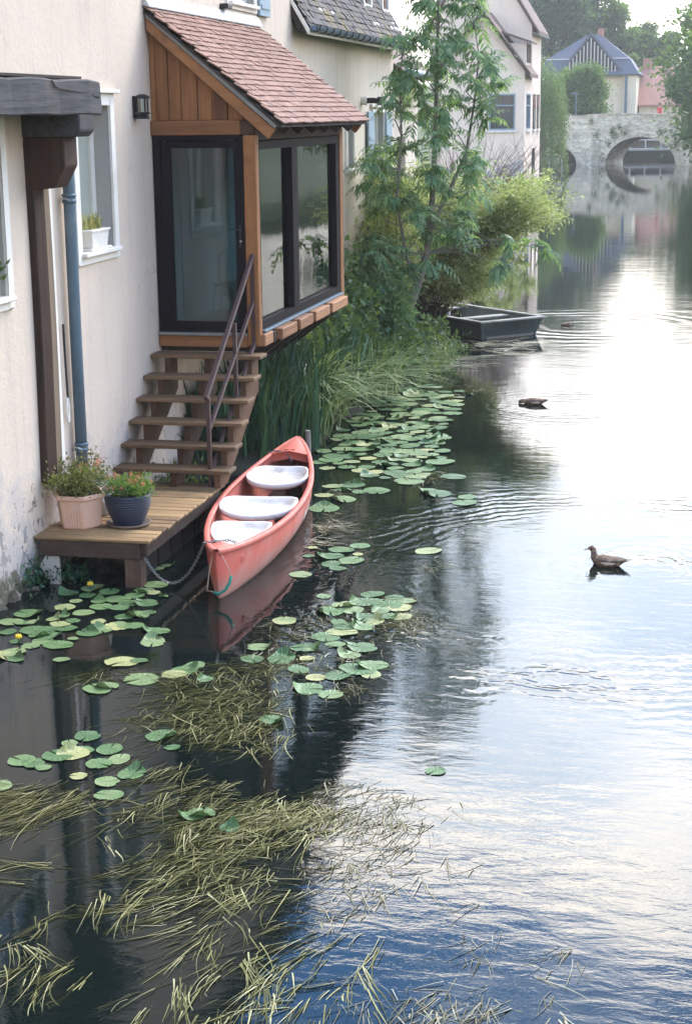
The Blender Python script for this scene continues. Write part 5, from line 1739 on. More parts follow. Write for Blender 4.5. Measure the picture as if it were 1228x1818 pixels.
for i in range(n_ + 1):
    y = 21.6 + 1.1 * i / n_
    x = XP - 0.20 + 0.035 * math.sin(i * 1.15)
    cu.v += [(x, y, 3.62), (x, y, 4.28)]
cu.f = [(2 * i, 2 * i + 2, 2 * i + 3, 2 * i + 1) for i in range(n_)]
tag(cu.build('short_curtain', 'curtain', smooth=True, loc=Vector((XP - 0.2, 22.1, 4.28))), 'short cream curtain behind the far river pane of the porch', 'curtain')

# ================================================================== CANOE
cb, cs = Vector((-4.53, 14.63, 0)), Vector((-5.13, 20.30, 0))
CL = (cs - cb).length
ca = (cs - cb).normalized()
cl_ = Vector((ca.y, -ca.x, 0))
can = thing('canoe', (cb + cs) / 2, 'faded red canoe with three white seats chained beside the deck', 'canoe')


def c_w(t):
    return 0.475 * max(0.0, math.sin(math.pi * t)) ** 0.72


def c_top(t):
    return 0.37 + 0.13 * abs(2 * t - 1) ** 2.6


def c_keel(t):
    return -0.12 + 0.06 * abs(2 * t - 1) ** 6


def c_pt(t, v, side, inset=0.0):
    """v 0 keel .. 1 gunwale"""
    w_, zt, zk = max(0, c_w(t) - inset), c_top(t), c_keel(t) + inset * 1.5
    a = v * math.pi / 2
    x = w_ * math.sin(a) ** 0.72 * (1.0 + 0.05 * math.sin(math.pi * v))
    z = zt - (zt - zk) * math.cos(a) ** 0.9
    end = abs(2 * t - 1) ** 10
    pull = (1 - v) ** 2.0 * 0.16 * end * (1 if t < 0.5 else -1)
    return cb + ca * (t * CL + pull) + cl_ * (x * side) + Vector((0, 0, z))


def c_surf(inset, flip, t0=0.0, t1=1.0):
    mb = MB()
    nt_, nv = 48, 12
    ts = [t0 + (t1 - t0) * (0.5 - 0.5 * math.cos(math.pi * i / nt_)) for i in range(nt_ + 1)]
    for t in ts:
        for k in range(-nv, nv + 1):
            mb.v.append(tuple(c_pt(t, abs(k) / nv, 1 if k >= 0 else -1, inset)))
    st_ = 2 * nv + 1
    for i in range(nt_):
        for k in range(2 * nv):
            f_ = (i * st_ + k, i * st_ + k + 1, (i + 1) * st_ + k + 1, (i + 1) * st_ + k)
            mb.f.append(f_[::-1] if flip else f_)
    return mb


hull = c_surf(0.0, False).build('hull', 'hull', can, smooth=True)
c_surf(0.022, True, 0.01, 0.99).build('hull_lining', 'hull_in', can, smooth=True)
rim = MB()
ts = [0.5 - 0.5 * math.cos(math.pi * i / 60) for i in range(61)]
prof = [(-0.036, -0.012), (-0.036, 0.016), (-0.026, 0.026), (0.012, 0.026), (0.024, 0.014), (0.024, -0.03), (0.012, -0.034), (0.008, -0.012)]
for side in (-1, 1):
    b = len(rim.v)
    for t in ts:
        p = c_pt(t, 1.0, side)
        for o_, z in prof:
            w_ = c_w(t)
            oo = max(o_, -w_)
            rim.v.append(tuple(p + cl_ * side * oo + Vector((0, 0, z))))
    n_ = len(prof)
    for i in range(len(ts) - 1):
        for k in range(n_):
            f_ = (b + i * n_ + k, b + i * n_ + (k + 1) % n_, b + (i + 1) * n_ + (k + 1) % n_, b + (i + 1) * n_ + k)
            rim.f.append(f_ if side > 0 else f_[::-1])
rim.build('gunwale', 'rim', can, smooth=True)
for nm, t0, t1 in (('bow_deck', 0.004, 0.055), ('stern_deck', 0.86, 0.996)):
    mb = MB()
    ks = np.linspace(t0, t1, 9)
    for t in ks:
        w_ = c_w(t) * 0.99
        for k in (-1, -0.5, 0, 0.5, 1):
            p = cb + ca * (t * CL) + cl_ * (w_ * k) + Vector((0, 0, c_top(t) + 0.018 + 0.05 * (1 - abs(k)) * min(1, w_ * 6)))
            mb.v.append(tuple(p))
    mb.f = [(i * 5 + k, i * 5 + k + 1, (i + 1) * 5 + k + 1, (i + 1) * 5 + k) for i in range(8) for k in range(4)]
    # drop edge towards the inside
    e = 0 if nm == 'stern_deck' else 8
    b = len(mb.v)
    for k in range(5):
        x, y, z = mb.v[e * 5 + k]
        mb.v.append((x, y, z - 0.10))
    mb.f += [(e * 5 + k, e * 5 + k + 1, b + k + 1, b + k) for k in range(4)]
    dko = mb.build(nm, 'rim', can, smooth=True)
p = cb + ca * (0.875 * CL) + Vector((0, 0, c_top(0.875) + 0.062))
MB().box(p, (0.13, 0.05, 0.016), Euler((0, 0, math.atan2(cl_.y, cl_.x)))).build('deck_slot', 'hull_in', can)


def canoe_seat(tc, half_l, zc, wfac):
    """moulded tray: rounded outline, dished top, thick lip and a pedestal"""
    mb = MB()
    nA, rings_ = 40, [(0.98, -0.05), (1.02, -0.02), (1.02, 0.008), (0.985, 0.018), (0.93, 0.016), (0.86, -0.022), (0.60, -0.038), (0.25, -0.044), (0.02, -0.044)]
    for rr_, dz in rings_:
        for k in range(nA):
            a = 2 * math.pi * k / nA
            ce, se = math.cos(a), math.sin(a)
            n_ = 3.4
            rad = 1.0 / (abs(ce) ** n_ + abs(se) ** n_) ** (1 / n_)
            u_, v_ = ce * rad * rr_, se * rad * rr_
            t = tc + v_ * half_l / CL
            w_ = (c_w(t) - 0.04) * wfac
            saddle = 0.055 * (abs(u_) ** 3) - 0.02 * max(0, -v_) * (1 - abs(u_)) + 0.035 * max(0, v_) ** 2
            p = cb + ca * (t * CL) + cl_ * (u_ * w_) + Vector((0, 0, zc + dz + saddle * (0.4 if dz < -0.05 else 1)))
            mb.v.append(tuple(p))
    for i in range(len(rings_) - 1):
        mb.f += [(i * nA + k, i * nA + (k + 1) % nA, (i + 1) * nA + (k + 1) % nA, (i + 1) * nA + k) for k in range(nA)]
    e = (len(rings_) - 1) * nA
    mb.f += [tuple(e + k for k in range(nA)), tuple(range(nA - 1, -1, -1))]
    s_ = mb.build('seat', 'seat', can, smooth=True)
    c_ = cb + ca * (tc * CL)
    MB().bar(c_ + Vector((0, 0, -0.08)), c_ + Vector((0, 0, zc - 0.05)), 0.16, 0.22, upv=ca).build('pedestal', 'punt_in', s_, bevel=0.02)
    return s_


canoe_seat((15.86 - 14.63) / 5.67, 0.40, 0.345, 0.97)
canoe_seat((17.10 - 14.63) / 5.67, 0.36, 0.335, 0.99)
canoe_seat((18.65 - 14.63) / 5.67, 0.40, 0.345, 0.97)
# red buoyancy block between the seats, round cap and scuffs on the bow
for tc in (0.53, 0.33):
    c_ = cb + ca * (tc * CL) - cl_ * 0.12
    MB().lathe(c_ + Vector((0, 0, -0.06)), [(0.2, 0), (0.22, 0.05), (0.2, 0.14), (0.12, 0.19), (0.02, 0.2)], 20).build('buoyancy_block', 'hull_in', can, smooth=True)
p = c_pt(0.075, 0.86, 1)
nrm = (cl_ * 0.8 - ca * 0.60).normalized()
mb = MB().tube([p - nrm * 0.02, p + nrm * 0.004, p + nrm * 0.008], [0.042, 0.042, 0.036], 18)
mb.build('hatch_cap', 'rim', can)
mb = MB().tube([p + nrm * 0.007, p + nrm * 0.011], 0.026, 16)
mb.build('hatch_centre', 'hull', can)
p = c_pt(0.60, 0.80, 1)
sc2 = MB()
for k in range(2):
    for i in range(7):
        t = 0.50 + 0.035 * i / 6 + 0.05 * k
        for v_ in np.linspace(0.66 - 0.04 * k, 0.80 + 0.06 * math.sin(i), 4):
            q_ = c_pt(t, v_, 1) + cl_ * 0.004
            sc2.v.append(tuple(q_))
    b = k * 28
    sc2.f += [(b + i * 4 + j, b + (i + 1) * 4 + j, b + (i + 1) * 4 + j + 1, b + i * 4 + j + 1) for i in range(6) for j in range(3)]
sc2.build('repair_patch', 'seat', can)
# cord and green hose handle at the bow
mb = MB()
bow = cb + Vector((0, 0, 0))
mb.tube([bow + Vector((-0.05, 0.05, 0.47)), bow + Vector((-0.07, -0.03, 0.3)), bow + Vector((-0.09, -0.05, 0.12)), bow + Vector((-0.02, -0.06, 0.11))], 0.005, 5)
mb.tube([bow + Vector((0.03, 0.05, 0.47)), bow + Vector((0.10, 0.0, 0.38)), bow + Vector((0.135, 0.02, 0.25))], 0.005, 5)
mb.build('bow_cord', 'cord', can)
mb = MB().tube([bow + Vector(q) for q in ((-0.02, -0.06, 0.11), (0.03, -0.075, 0.095), (0.09, -0.05, 0.13), (0.125, -0.01, 0.19), (0.14, 0.02, 0.26))], 0.016, 10)
mb.build('grab_handle', 'hose', can, smooth=True)


def chain_mesh(pts, link=0.034, wire=0.005, wd=0.012):
    mb = MB()
    d_acc = []
    P_ = [Vector(p) for p in pts]
    out_ = []
    carry = 0.0
    for a, b in zip(P_, P_[1:]):
        L = (b - a).length
        s = carry
        while s < L:
            out_.append((a.lerp(b, s / L), (b - a).normalized()))
            s += link * 0.72
        carry = s - L
    for i, (p, d) in enumerate(out_):
        sd = d.cross(Vector((0, 0, 1)))
        if sd.length < 1e-3:
            sd = Vector((1, 0, 0))
        sd.normalize()
        if i % 2:
            sd = d.cross(sd).normalized()
        loop = [p + d * (math.cos(a) * link / 2) + sd * (math.sin(a) * wd) for a in np.linspace(0, 2 * math.pi, 9)]
        mb.tube(loop, wire, 4, cap=False)
    return mb


A, B = Vector((-5.41, 14.99, 0.34)), Vector((-4.76, 14.98, 0.49))
pts = [A.lerp(B, t) + Vector((0, 0, -0.36 * (1 - (2 * t - 1) ** 2))) for t in np.linspace(0, 1, 16)]
pts += [c_pt(0.07, 1, -1) + Vector((0.03, 0, 0.035)), c_pt(0.075, 1, -1) + cl_ * 0.22 + Vector((0, 0, 0.05)), c_pt(0.07, 1, -1) + cl_ * 0.30 + Vector((0, 0, 0.02))]
o = chain_mesh(pts).build('mooring_chain', 'chain', loc=A)
tag(o, 'galvanised chain sagging from the deck post to the canoe bow', 'chain')
p1, p2 = c_pt(0.87, 1, -1) + Vector((0, 0, 0.03)), c_pt(0.85, 1, 0.2) + Vector((0, 0, 0.0))
pts = [p1 - cl_ * 0.03, p1 + cl_ * 0.06 + Vector((0, 0, 0.02)), c_pt(0.862, 1, -1) + cl_ * 0.22 + Vector((0, 0, 0.045)), c_pt(0.855, 1, -1) + cl_ * 0.3 + Vector((0, 0, -0.06))]
o = chain_mesh(pts).build('stern_chain', 'chain', loc=p1)
tag(o, 'short chain lying over the stern deck of the canoe', 'chain')
sk_ = MB().tube([(-5.06, 20.52, -0.6), (-5.05, 20.53, 0.30), (-5.05, 20.53, 0.56)], [0.045, 0.042, 0.036], 8).build('mooring_stake', 'stake', loc=Vector((-5.06, 20.52, 0)))
tag(sk_, 'short grey wooden stake standing behind the canoe stern', 'stake')

# ================================================================== PUNT
pb_ = Vector((-4.03, 34.2, 0))
pu = Vector((-0.70, 0.71, 0)).normalized()       # towards its hidden far end
pr = Vector((pu.y, -pu.x, 0))                    # to its right
pun = thing('punt_boat', pb_, 'flat dark blue-grey wooden punt moored under the overhanging bush', 'boat')
PL, PW, PH = 4.4, 0.82, 0.36


def pt_(l, s, z):
    flare = 0.86 + 0.14 * (z / PH)
    rake = -0.12 * (z / PH) if l == 0 else (0.12 * z / PH)
    return pb_ + pu * (l * PL + rake) + pr * (s * PW * flare) + Vector((0, 0, z))


mb = MB()
ls = [0, 0.25, 0.5, 0.75, 1.0]
for l in ls:
    mb.v += [tuple(pt_(l, s, z)) for s, z in ((-1, PH), (-1, -0.06), (1, -0.06), (1, PH))]
    mb.v += [tuple(pt_(l, s * 0.94, z)) for s, z in ((-1, PH), (-1, 0.06), (1, 0.06), (1, PH))]
for i in range(4):
    a, b = i * 8, (i + 1) * 8
    for k in range(3):
        mb.f.append((a + k, a + k + 1, b + k + 1, b + k))
        mb.f.append((a + 4 + k + 1, a + 4 + k, b + 4 + k, b + 4 + k + 1))
mb.f += [(0, 1, 2, 3), (7, 6, 5, 4)]
e = 32
mb.f += [(e + 3, e + 2, e + 1, e + 0), (e + 4, e + 5, e + 6, e + 7)]
mb.build('hull', 'punt', pun)
mb = MB()
for s in (-1, 1):
    mb.prism([pt_(0, s * 0.93, PH), pt_(0, s * 1.05, PH), pt_(1, s * 1.05, PH), pt_(1, s * 0.93, PH)], (0, 0, 0.035))
mb.build('gunwale', 'punt_in', pun)  # gunwale and transom cap paler than the hull: lit edges put into the colour
MB().prism([pt_(0, -1.06, PH) - pu * 0.06, pt_(0, 1.08, PH) - pu * 0.06, pt_(0, 1.05, PH) + pu * 0.10, pt_(0, -1.05, PH) + pu * 0.10], (0, 0, 0.032)).build('transom_cap', 'punt_in', pun)
MB().prism([pt_(0, -0.86, -0.02) - pu * 0.015, pt_(0, 0.86, -0.02) - pu * 0.015, pt_(0, 0.86, 0.05) - pu * 0.03, pt_(0, -0.86, 0.05) - pu * 0.03], -pu * 0.012).build('waterline_band', 'punt_in', pun)
for k, s in enumerate(np.linspace(-0.75, 0.75, 6)):
    c_ = pt_(0.5, s, 0.07)
    MB().bar(pt_(0.02, s, 0.075), pt_(0.98, s, 0.075), 0.17, 0.02).build('floor_board', 'punt_in', pun, loc=c_)
for l in (0.22, 0.62):
    MB().bar(pt_(l, -0.93, 0.31), pt_(l, 0.93, 0.31), 0.26, 0.03).build('thwart', 'punt_in', pun)
bk = thing('black_bucket', pt_(0.42, -0.45, 0.09), 'round black bucket standing inside the punt', 'bucket')
MB().lathe(pt_(0.42, -0.45, 0.085), [(0.10, 0), (0.11, 0.01), (0.14, 0.30), (0.125, 0.30), (0.10, 0.05)], 20).build('pail', 'black_metal', bk, smooth=True)
MB().tube([pt_(0.42, -0.45, 0.385) + Vector((0.13 * math.cos(a), 0, 0.13 * math.sin(a))) for a in np.linspace(0, math.pi, 10)], 0.008, 5).build('handle', 'steel', bk)

# ================================================================== DUCKS
def duck(loc, rz, scale, pose, label):
    t = thing('duck', loc, label, 'duck', 'ducks on the river')
    if pose == 'swim':
        spine = [((0.30, 0, 0.105), (0.012, 0.006)), ((0.24, 0, 0.088), (0.045, 0.022)), ((0.16, 0, 0.062), (0.085, 0.055)), ((0.04, 0, 0.045), (0.112, 0.085)), ((-0.08, 0, 0.05), (0.108, 0.088)),
                 ((-0.165, 0, 0.068), (0.078, 0.072)), ((-0.205, 0, 0.115), (0.05, 0.05)), ((-0.212, 0, 0.165), (0.036, 0.036)), ((-0.222, 0, 0.215), (0.038, 0.040)), ((-0.252, 0, 0.238), (0.038, 0.038)),
                 ((-0.283, 0, 0.228), (0.026, 0.025)), ((-0.297, 0, 0.221), (0.018, 0.015))]
        bill = [(-0.292, 0, 0.223), (-0.325, 0, 0.212), (-0.352, 0, 0.203), (-0.362, 0, 0.200)]
    else:
        spine = [((0.32, 0, 0.10), (0.012, 0.006)), ((0.25, 0, 0.085), (0.045, 0.022)), ((0.16, 0, 0.062), (0.085, 0.055)), ((0.04, 0, 0.045), (0.112, 0.085)), ((-0.08, 0, 0.045), (0.105, 0.082)),
                 ((-0.17, 0, 0.05), (0.07, 0.06)), ((-0.225, 0, 0.055), (0.042, 0.042)), ((-0.27, 0, 0.058), (0.042, 0.044)), ((-0.305, 0, 0.048), (0.040, 0.042)), ((-0.335, 0, 0.025), (0.026, 0.026)), ((-0.345, 0, 0.012), (0.016, 0.014))]
        bill = [(-0.342, 0, 0.014), (-0.36, 0, -0.01), (-0.368, 0, -0.03)]
    rot = Matrix.Rotation(rz, 3, 'Z')
    T = lambda p: Vector(loc) + rot @ (Vector(p) * scale)
    mb = MB()
    n_ = 16
    for i, (p, (rw, rh_)) in enumerate(spine):
        a_ = Vector(spine[max(i - 1, 0)][0])
        b_ = Vector(spine[min(i + 1, len(spine) - 1)][0])
        tg = (b_ - a_).normalized()
        sd = Vector((0, 1, 0))
        up_ = tg.cross(sd).normalized()
        for k in range(n_):
            a = 2 * math.pi * k / n_
            mb.v.append(tuple(T(Vector(p) + sd * (math.cos(a) * rw * 1.12) + up_ * (math.sin(a) * rh_ * 1.15))))
    for i in range(len(spine) - 1):
        mb.f += [(i * n_ + k, i * n_ + (k + 1) % n_, (i + 1) * n_ + (k + 1) % n_, (i + 1) * n_ + k) for k in range(n_)]
    mb.f += [tuple(range(n_ - 1, -1, -1)), tuple((len(spine) - 1) * n_ + k for k in range(n_))]
    mb.build('body', 'duck', t, smooth=True)
    MB().tube([T(p) for p in bill], [0.015 * scale, 0.014 * scale, 0.013 * scale, 0.004 * scale][:len(bill)], 8, flat=0.6).build('bill', 'duck_bill', t, smooth=True)
    for sg in (-1, 1):
        w_ = MB()
        pts = [(-0.10, 0.085 * sg, 0.085), (0.0, 0.105 * sg, 0.092), (0.10, 0.095 * sg, 0.094), (0.2, 0.06 * sg, 0.10), (0.29, 0.02 * sg, 0.112)]
        w_.tube([T(p) for p in pts], [0.018 * scale, 0.045 * scale, 0.047 * scale, 0.032 * scale, 0.006 * scale], 10, flat=0.5)
        w_.build('wing', 'duck_wing', t, smooth=True)
        w2 = MB().tube([T(p) for p in ((-0.06, 0.125 * sg, 0.062), (0.02, 0.14 * sg, 0.055), (0.11, 0.12 * sg, 0.06), (0.15, 0.1 * sg, 0.066))], [0.008 * scale, 0.026 * scale, 0.022 * scale, 0.004 * scale], 8)
        w2.build('flank_feathers', 'duck_pale', t, smooth=True)
    tl = MB().tube([T(p) for p in ((0.27, 0, 0.088), (0.33, 0, 0.112), (0.36, 0, 0.128))], [0.03 * scale, 0.024 * scale, 0.006 * scale], 8, flat=0.4)
    tl.build('tail', 'duck_pale', t, smooth=True)
    if pose == 'swim':
        for sg in (-1, 1):
            MB().lathe(T((-0.262, 0.034 * sg, 0.243)), [(0.006 * scale, -0.004 * scale), (0.007 * scale, 0), (0.003 * scale, 0.006 * scale)], 8).build('eye', 'black_metal', t)
    return t


duck((-0.90, 16.60, 0.0), R(-14), 0.70, 'swim', 'brown duck swimming with its head up, nearest to us on open water')
duck((-2.66, 26.15, 0.0), R(-4), 0.72, 'feed', 'brown duck dabbling with its bill in the water near the lily pads')
duck((-2.98, 36.35, -0.01), R(40), 0.55, 'feed', 'small distant duck half under water right of the punt')

# ================================================================== VEGETATION
def far_tree(name, label, loc, h, rx, n, leaf, mat, seed, group=None, trunk_h=None, blobs=26, low=0.28, ry=None, drape=0.0):
    t = thing(name, loc, label, 'tree', group)
    r_ = np.random.default_rng(seed)
    loc = np.array(loc, float)
    ry = ry or rx
    zc0, zc1 = h * low, h
    cs_, rs_ = [], []
    for k in range(blobs):
        u = r_.normal(size=3)
        u /= np.linalg.norm(u)
        rad = r_.uniform(0.2, 0.92) ** 0.6
        c_ = np.array([u[0] * rx * rad, u[1] * ry * rad, (zc0 + zc1) / 2 + u[2] * (zc1 - zc0) / 2 * rad])
        cs_.append(c_)
        rs_.append(r_.uniform(0.12, 0.36) * min(rx, (zc1 - zc0) / 2))
    cs_, rs_ = np.array(cs_), np.array(rs_)
    idx = r_.integers(0, blobs, n)
    u = unit(r_.normal(size=(n, 3)))
    rad = (0.25 + r_.gamma(4.0, 0.18, (n, 1))) * rs_[idx][:, None]
    pts = loc + cs_[idx] + u * rad * np.array([1.15, 1.15, 0.85])
    d = u + r_.normal(size=(n, 3)) * 0.7 + np.array([0, 0, -drape])
    np_build('crown', leaf_quads(r_, pts, d, leaf, leaf * 0.62), 4, mat, t)
    tr = MB()
    L = Vector(loc)
    tr.tube([L + Vector((0, 0, -0.3)), L + Vector((0.1, 0, h * 0.25)), L + Vector((-0.05, 0.1, h * 0.55)), L + Vector((0, 0, h * 0.85))], [h * 0.022, h * 0.017, h * 0.011, h * 0.003], 8)
    for k in range(0, blobs, 2):
        c_ = Vector(loc + cs_[k])
        z0 = L + Vector((0, 0, max(h * 0.15, (c_.z - L.z) * 0.6)))
        tr.tube([z0, z0.lerp(c_, 0.5) + Vector((0, 0, -0.1)), c_], [h * 0.007, h * 0.005, h * 0.002], 5)
    tr.build('trunk', 'bark_dark', t)
    return t


FT = 'trees on the skyline beyond the bridge'
far_tree('skyline_tree', 'huge dark tree on the skyline behind the slate roofed house', (-19.5, 204, 4), 20, 6.5, 26000, 0.55, 'leaf_far_blue', 41, FT, blobs=60)
far_tree('skyline_tree', 'dark round tree left on the skyline above the pink house eaves', (-27, 200, 4), 18, 6.0, 14000, 0.55, 'leaf_far_blue', 42, FT, blobs=50)
far_tree('skyline_tree', 'rounded mid green tree right of the black gable peak on the skyline', (-11.6, 206, 4), 13.4, 3.0, 13000, 0.45, 'leaf_far', 43, FT)
far_tree('skyline_tree', 'low dark blue-green tree above the red tiled roof', (-7.3, 208, 4), 11.0, 2.8, 12000, 0.45, 'leaf_far_blue', 44, FT)
far_tree('skyline_tree', 'small light green tree in front of the dark skyline tree', (-15.6, 190, 3.2), 9.8, 1.6, 3500, 0.32, 'leaf_weep', 45, FT, blobs=14)
far_tree('skyline_tree', 'thin light green tree just right of the slate roof', (-9.6, 190, 3.2), 8.2, 1.0, 2200, 0.3, 'leaf_weep', 46, FT, blobs=10)
far_tree('bridge_tree', 'bushy green tree standing behind the bridge in front of the cream wall', (-12.0, 157, 2.8), 6.0, 2.4, 12000, 0.3, 'leaf_far', 47, None, blobs=40, low=0.12)
far_tree('riverside_tree', 'big leafy tree overhanging the right bank beside the bridge', (1.3, 138.5, 0.8), 13.0, 4.7, 32000, 0.42, 'leaf_far', 48, None, blobs=70, low=-0.02)
far_tree('bank_tree', 'tall dark tree on the right bank mirrored at the picture edge', (2.6, 114, 0.8), 16.5, 3.6, 14000, 0.5, 'leaf_far', 49, None, blobs=34, low=0.0)
far_tree('garden_tree', 'leafy garden tree on the right bank mirrored in the porch panes', (7.2, 84, 0.8), 6.5, 2.6, 6000, 0.3, 'leaf_far', 50, None, blobs=22, low=0.15)

# weeping willow hanging to the water left of the bridge
wt = thing('weeping_willow', (-12.7, 126.5, 0.5), 'pale green weeping willow trailing down to the water left of the bridge', 'tree')
rng = np.random.default_rng(61)
q = []
for k in range(210):
    a = rng.uniform(0, 2 * np.pi)
    r0 = rng.uniform(0.2, 1.9) ** 0.9
    top = np.array([-12.7 + r0 * np.cos(a) * 0.95, 126.5 + r0 * np.sin(a), rng.uniform(4.6, 9.2) - r0 * 0.9])
    L = rng.uniform(2.2, 5.4)
    n = int(L / 0.05)
    t = np.linspace(0, 1, n)[:, None]
    c_ = top + np.array([np.cos(a), np.sin(a), 0]) * 0.5 * np.sqrt(t) + np.array([0, 0, -1]) * t * L + rng.normal(size=(n, 3)) * 0.09
    c_ = c_[c_[:, 2] > 0.15]
    if len(c_):
        q.append(leaf_quads(rng, c_, np.tile([[0, 0, -1.0]], (len(c_), 1)) + rng.normal(size=(len(c_), 3)) * 0.5, 0.24, 0.075))
np_build('crown', np.concatenate(q), 4, 'leaf_weep', wt)
MB().tube([(-12.7, 126.5, -0.2), (-12.6, 126.5, 3), (-12.7, 126.4, 6), (-12.7, 126.5, 8.6)], [0.3, 0.24, 0.16, 0.05], 8).build('trunk', 'bark', wt)

# ---- the slender tree with drooping compound leaves
TY = 30.2
tree = thing('walnut_tree', (-5.62, TY, 0.35), 'slender leaning tree with drooping compound leaves rising from the bank', 'tree')
kx = TY / 30.5


def tp_(x, z, dy=0.0):
    # x and z were measured for a plane at 30.5 m; keep the line of sight
    return Vector((x * kx, TY + dy, CAM_H + (z - CAM_H) * kx))


trunk_pts = [tp_(-5.72, 0.2), tp_(-5.60, 0.7), tp_(-5.34, 1.41), tp_(-5.15, 2.05), tp_(-5.10, 2.5), tp_(-5.03, 3.28), tp_(-4.99, 4.4), tp_(-4.96, 5.5), tp_(-4.95, 6.6), tp_(-4.95, 7.3)]
MB().tube(trunk_pts, [0.10, 0.088, 0.075, 0.068, 0.062, 0.052, 0.042, 0.032, 0.02, 0.008], 10).build('trunk', 'bark', tree, smooth=True)
rng = np.random.default_rng(71)
rr = random.Random(71)
br = MB()
stem_l = [trunk_pts[2], tp_(-5.52, 2.1, -0.2), tp_(-5.66, 3.0, -0.3), tp_(-5.58, 4.2, -0.25), tp_(-5.62, 5.3, -0.2), tp_(-5.45, 6.3, -0.2)]
stem_r = [trunk_pts[4], tp_(-4.8, 3.1, 0.2), tp_(-4.45, 3.9, 0.25), tp_(-4.3, 4.8, 0.2), tp_(-4.22, 5.6, 0.15), tp_(-4.35, 6.5, 0.1)]
br.tube(stem_l, [0.04, 0.034, 0.028, 0.021, 0.014, 0.006], 7)
br.tube(stem_r, [0.04, 0.034, 0.027, 0.02, 0.013, 0.006], 7)
stem_pts = [p for st_ in (trunk_pts[3:], stem_l[1:], stem_r[1:]) for a_, b_ in zip(st_, st_[1:]) for p in (a_, a_.lerp(b_, 0.5))] + [trunk_pts[-1]]
outline = [(1.7, -6.05, -4.5), (2.4, -6.1, -4.3), (3.3, -6.15, -4.15), (3.8, -6.35, -3.95), (4.5, -5.9, -3.8), (5.3, -5.75, -3.85), (6.0, -5.65, -4.0), (6.7, -5.5, -4.2), (7.4, -5.25, -4.55)]
clumps = []
tries = 0
while len(clumps) < 92 and tries < 4000:
    tries += 1
    z = rr.uniform(1.8, 7.4)
    k = max(i_ for i_, o_ in enumerate(outline) if o_[0] <= z)
    o0, o1 = outline[k], outline[min(k + 1, len(outline) - 1)]
    f_ = (z - o0[0]) / max(1e-3, o1[0] - o0[0])
    xa_, xb_ = o0[1] + (o1[1] - o0[1]) * f_, o0[2] + (o1[2] - o0[2]) * f_
    p = tp_(rr.uniform(xa_, xb_), z, rr.uniform(-0.85, 0.6))
    if p.x > -6.4 and all((p - q_).length > 0.36 for q_ in clumps):
        clumps.append(p)
clumps += [tp_(-2.85, 2.2, -0.2), tp_(-3.2, 2.3, -0.2), tp_(-3.75, 1.95, -0.4), tp_(-3.55, 2.35, -0.3)]
quads, rach = [], MB()
for ci, p in enumerate(clumps):
    far_ = ci >= len(clumps) - 4
    lower = [q_ for q_ in stem_pts if q_.z < p.z - 0.12] or [trunk_pts[3]]
    a = min(lower, key=lambda q_: (q_ - p).length + 0.25 * abs(q_.z - p.z + 0.55)) if not far_ else trunk_pts[3]
    m_ = a.lerp(p, 0.55) + Vector((rr.uniform(-0.1, 0.1), rr.uniform(-0.1, 0.1), -0.10 * (p - a).length if not far_ else 0.1))
    br.tube([a, a.lerp(m_, 0.5), m_, p], [0.014, 0.012, 0.009, 0.004], 5)
    d = (p - m_).normalized()
    small = rr.random() < 0.3
    for k in range(5 if small else rr.choice((8, 10, 12))):
        an = rr.uniform(0, 2 * math.pi)
        dd = (d * 0.45 + Vector((math.cos(an), math.sin(an), rr.uniform(-0.6, 0.8)))).normalized()
        pts, qd = pinnate(rng, p + Vector((rr.uniform(-0.08, 0.08), rr.uniform(-0.08, 0.08), rr.uniform(-0.1, 0.06))), dd, rr.uniform(0.26, 0.6), rr.choice((4, 5, 6, 7)), rr.uniform(0.12, 0.185), rr.uniform(0.04, 0.056), rr.uniform(0.4, 2.1))
        quads += [tuple(v_) for v_ in qd]
        rach.tube(pts[::2] if len(pts) > 4 else pts, 0.004, 3, cap=False)
br.build('branches', 'bark', tree)
np_build('leaves', np.array(quads), 4, 'leaf_tree', tree)
rach.build('leaf_stalks', 'leaf_reed', tree)

# ---- yellow-green willowy shrub, two masses, overhanging the punt
def shrub(name, label, base, wands, mat, leaf, width, per_m, seed, droop=0.7):
    t = thing(name, base, label, 'shrub')
    r_ = np.random.default_rng(seed)
    stm, qs = MB(), []
    for (ex_, ey_, ez_) in wands:
        a = Vector(base) + Vector((r_.uniform(-0.3, 0.3), r_.uniform(-0.5, 0.5), 0))
        b = Vector((ex_, ey_, ez_))
        m_ = a.lerp(b, 0.6) + Vector((0, 0, 0.25 * (b - a).length * droop))
        pts = []
        for s in range(9):
            u = s / 8
            pts.append(a * (1 - u) ** 2 + m_ * 2 * u * (1 - u) + b * u * u)
        stm.tube(pts, [0.016 * (1 - s / 8.5) + 0.002 for s in range(9)], 5)
        L = (b - a).length * 1.1
        n = max(4, int(L * per_m))
        u = r_.uniform(0.3, 1.0, n) ** 0.8
        P_ = np.array([tuple(p) for p in pts])
        ix = np.minimum((u * 8).astype(int), 7)
        fr_ = (u * 8 - ix)[:, None]
        c_ = P_[ix] * (1 - fr_) + P_[ix + 1] * fr_
        tg = unit(P_[ix + 1] - P_[ix])
        c_ = c_ + r_.normal(size=(n, 3)) * np.array([0.11, 0.11, 0.10])
        d = tg * 0.6 + r_.normal(size=(n, 3)) * 0.75 + np.array([0, 0, -0.35])
        qs.append(leaf_quads(r_, c_, d, leaf, width))
    stm.build('stems', 'bark_dark', t)
    np_build('leaves', np.concatenate(qs), 4, mat, t)
    return t


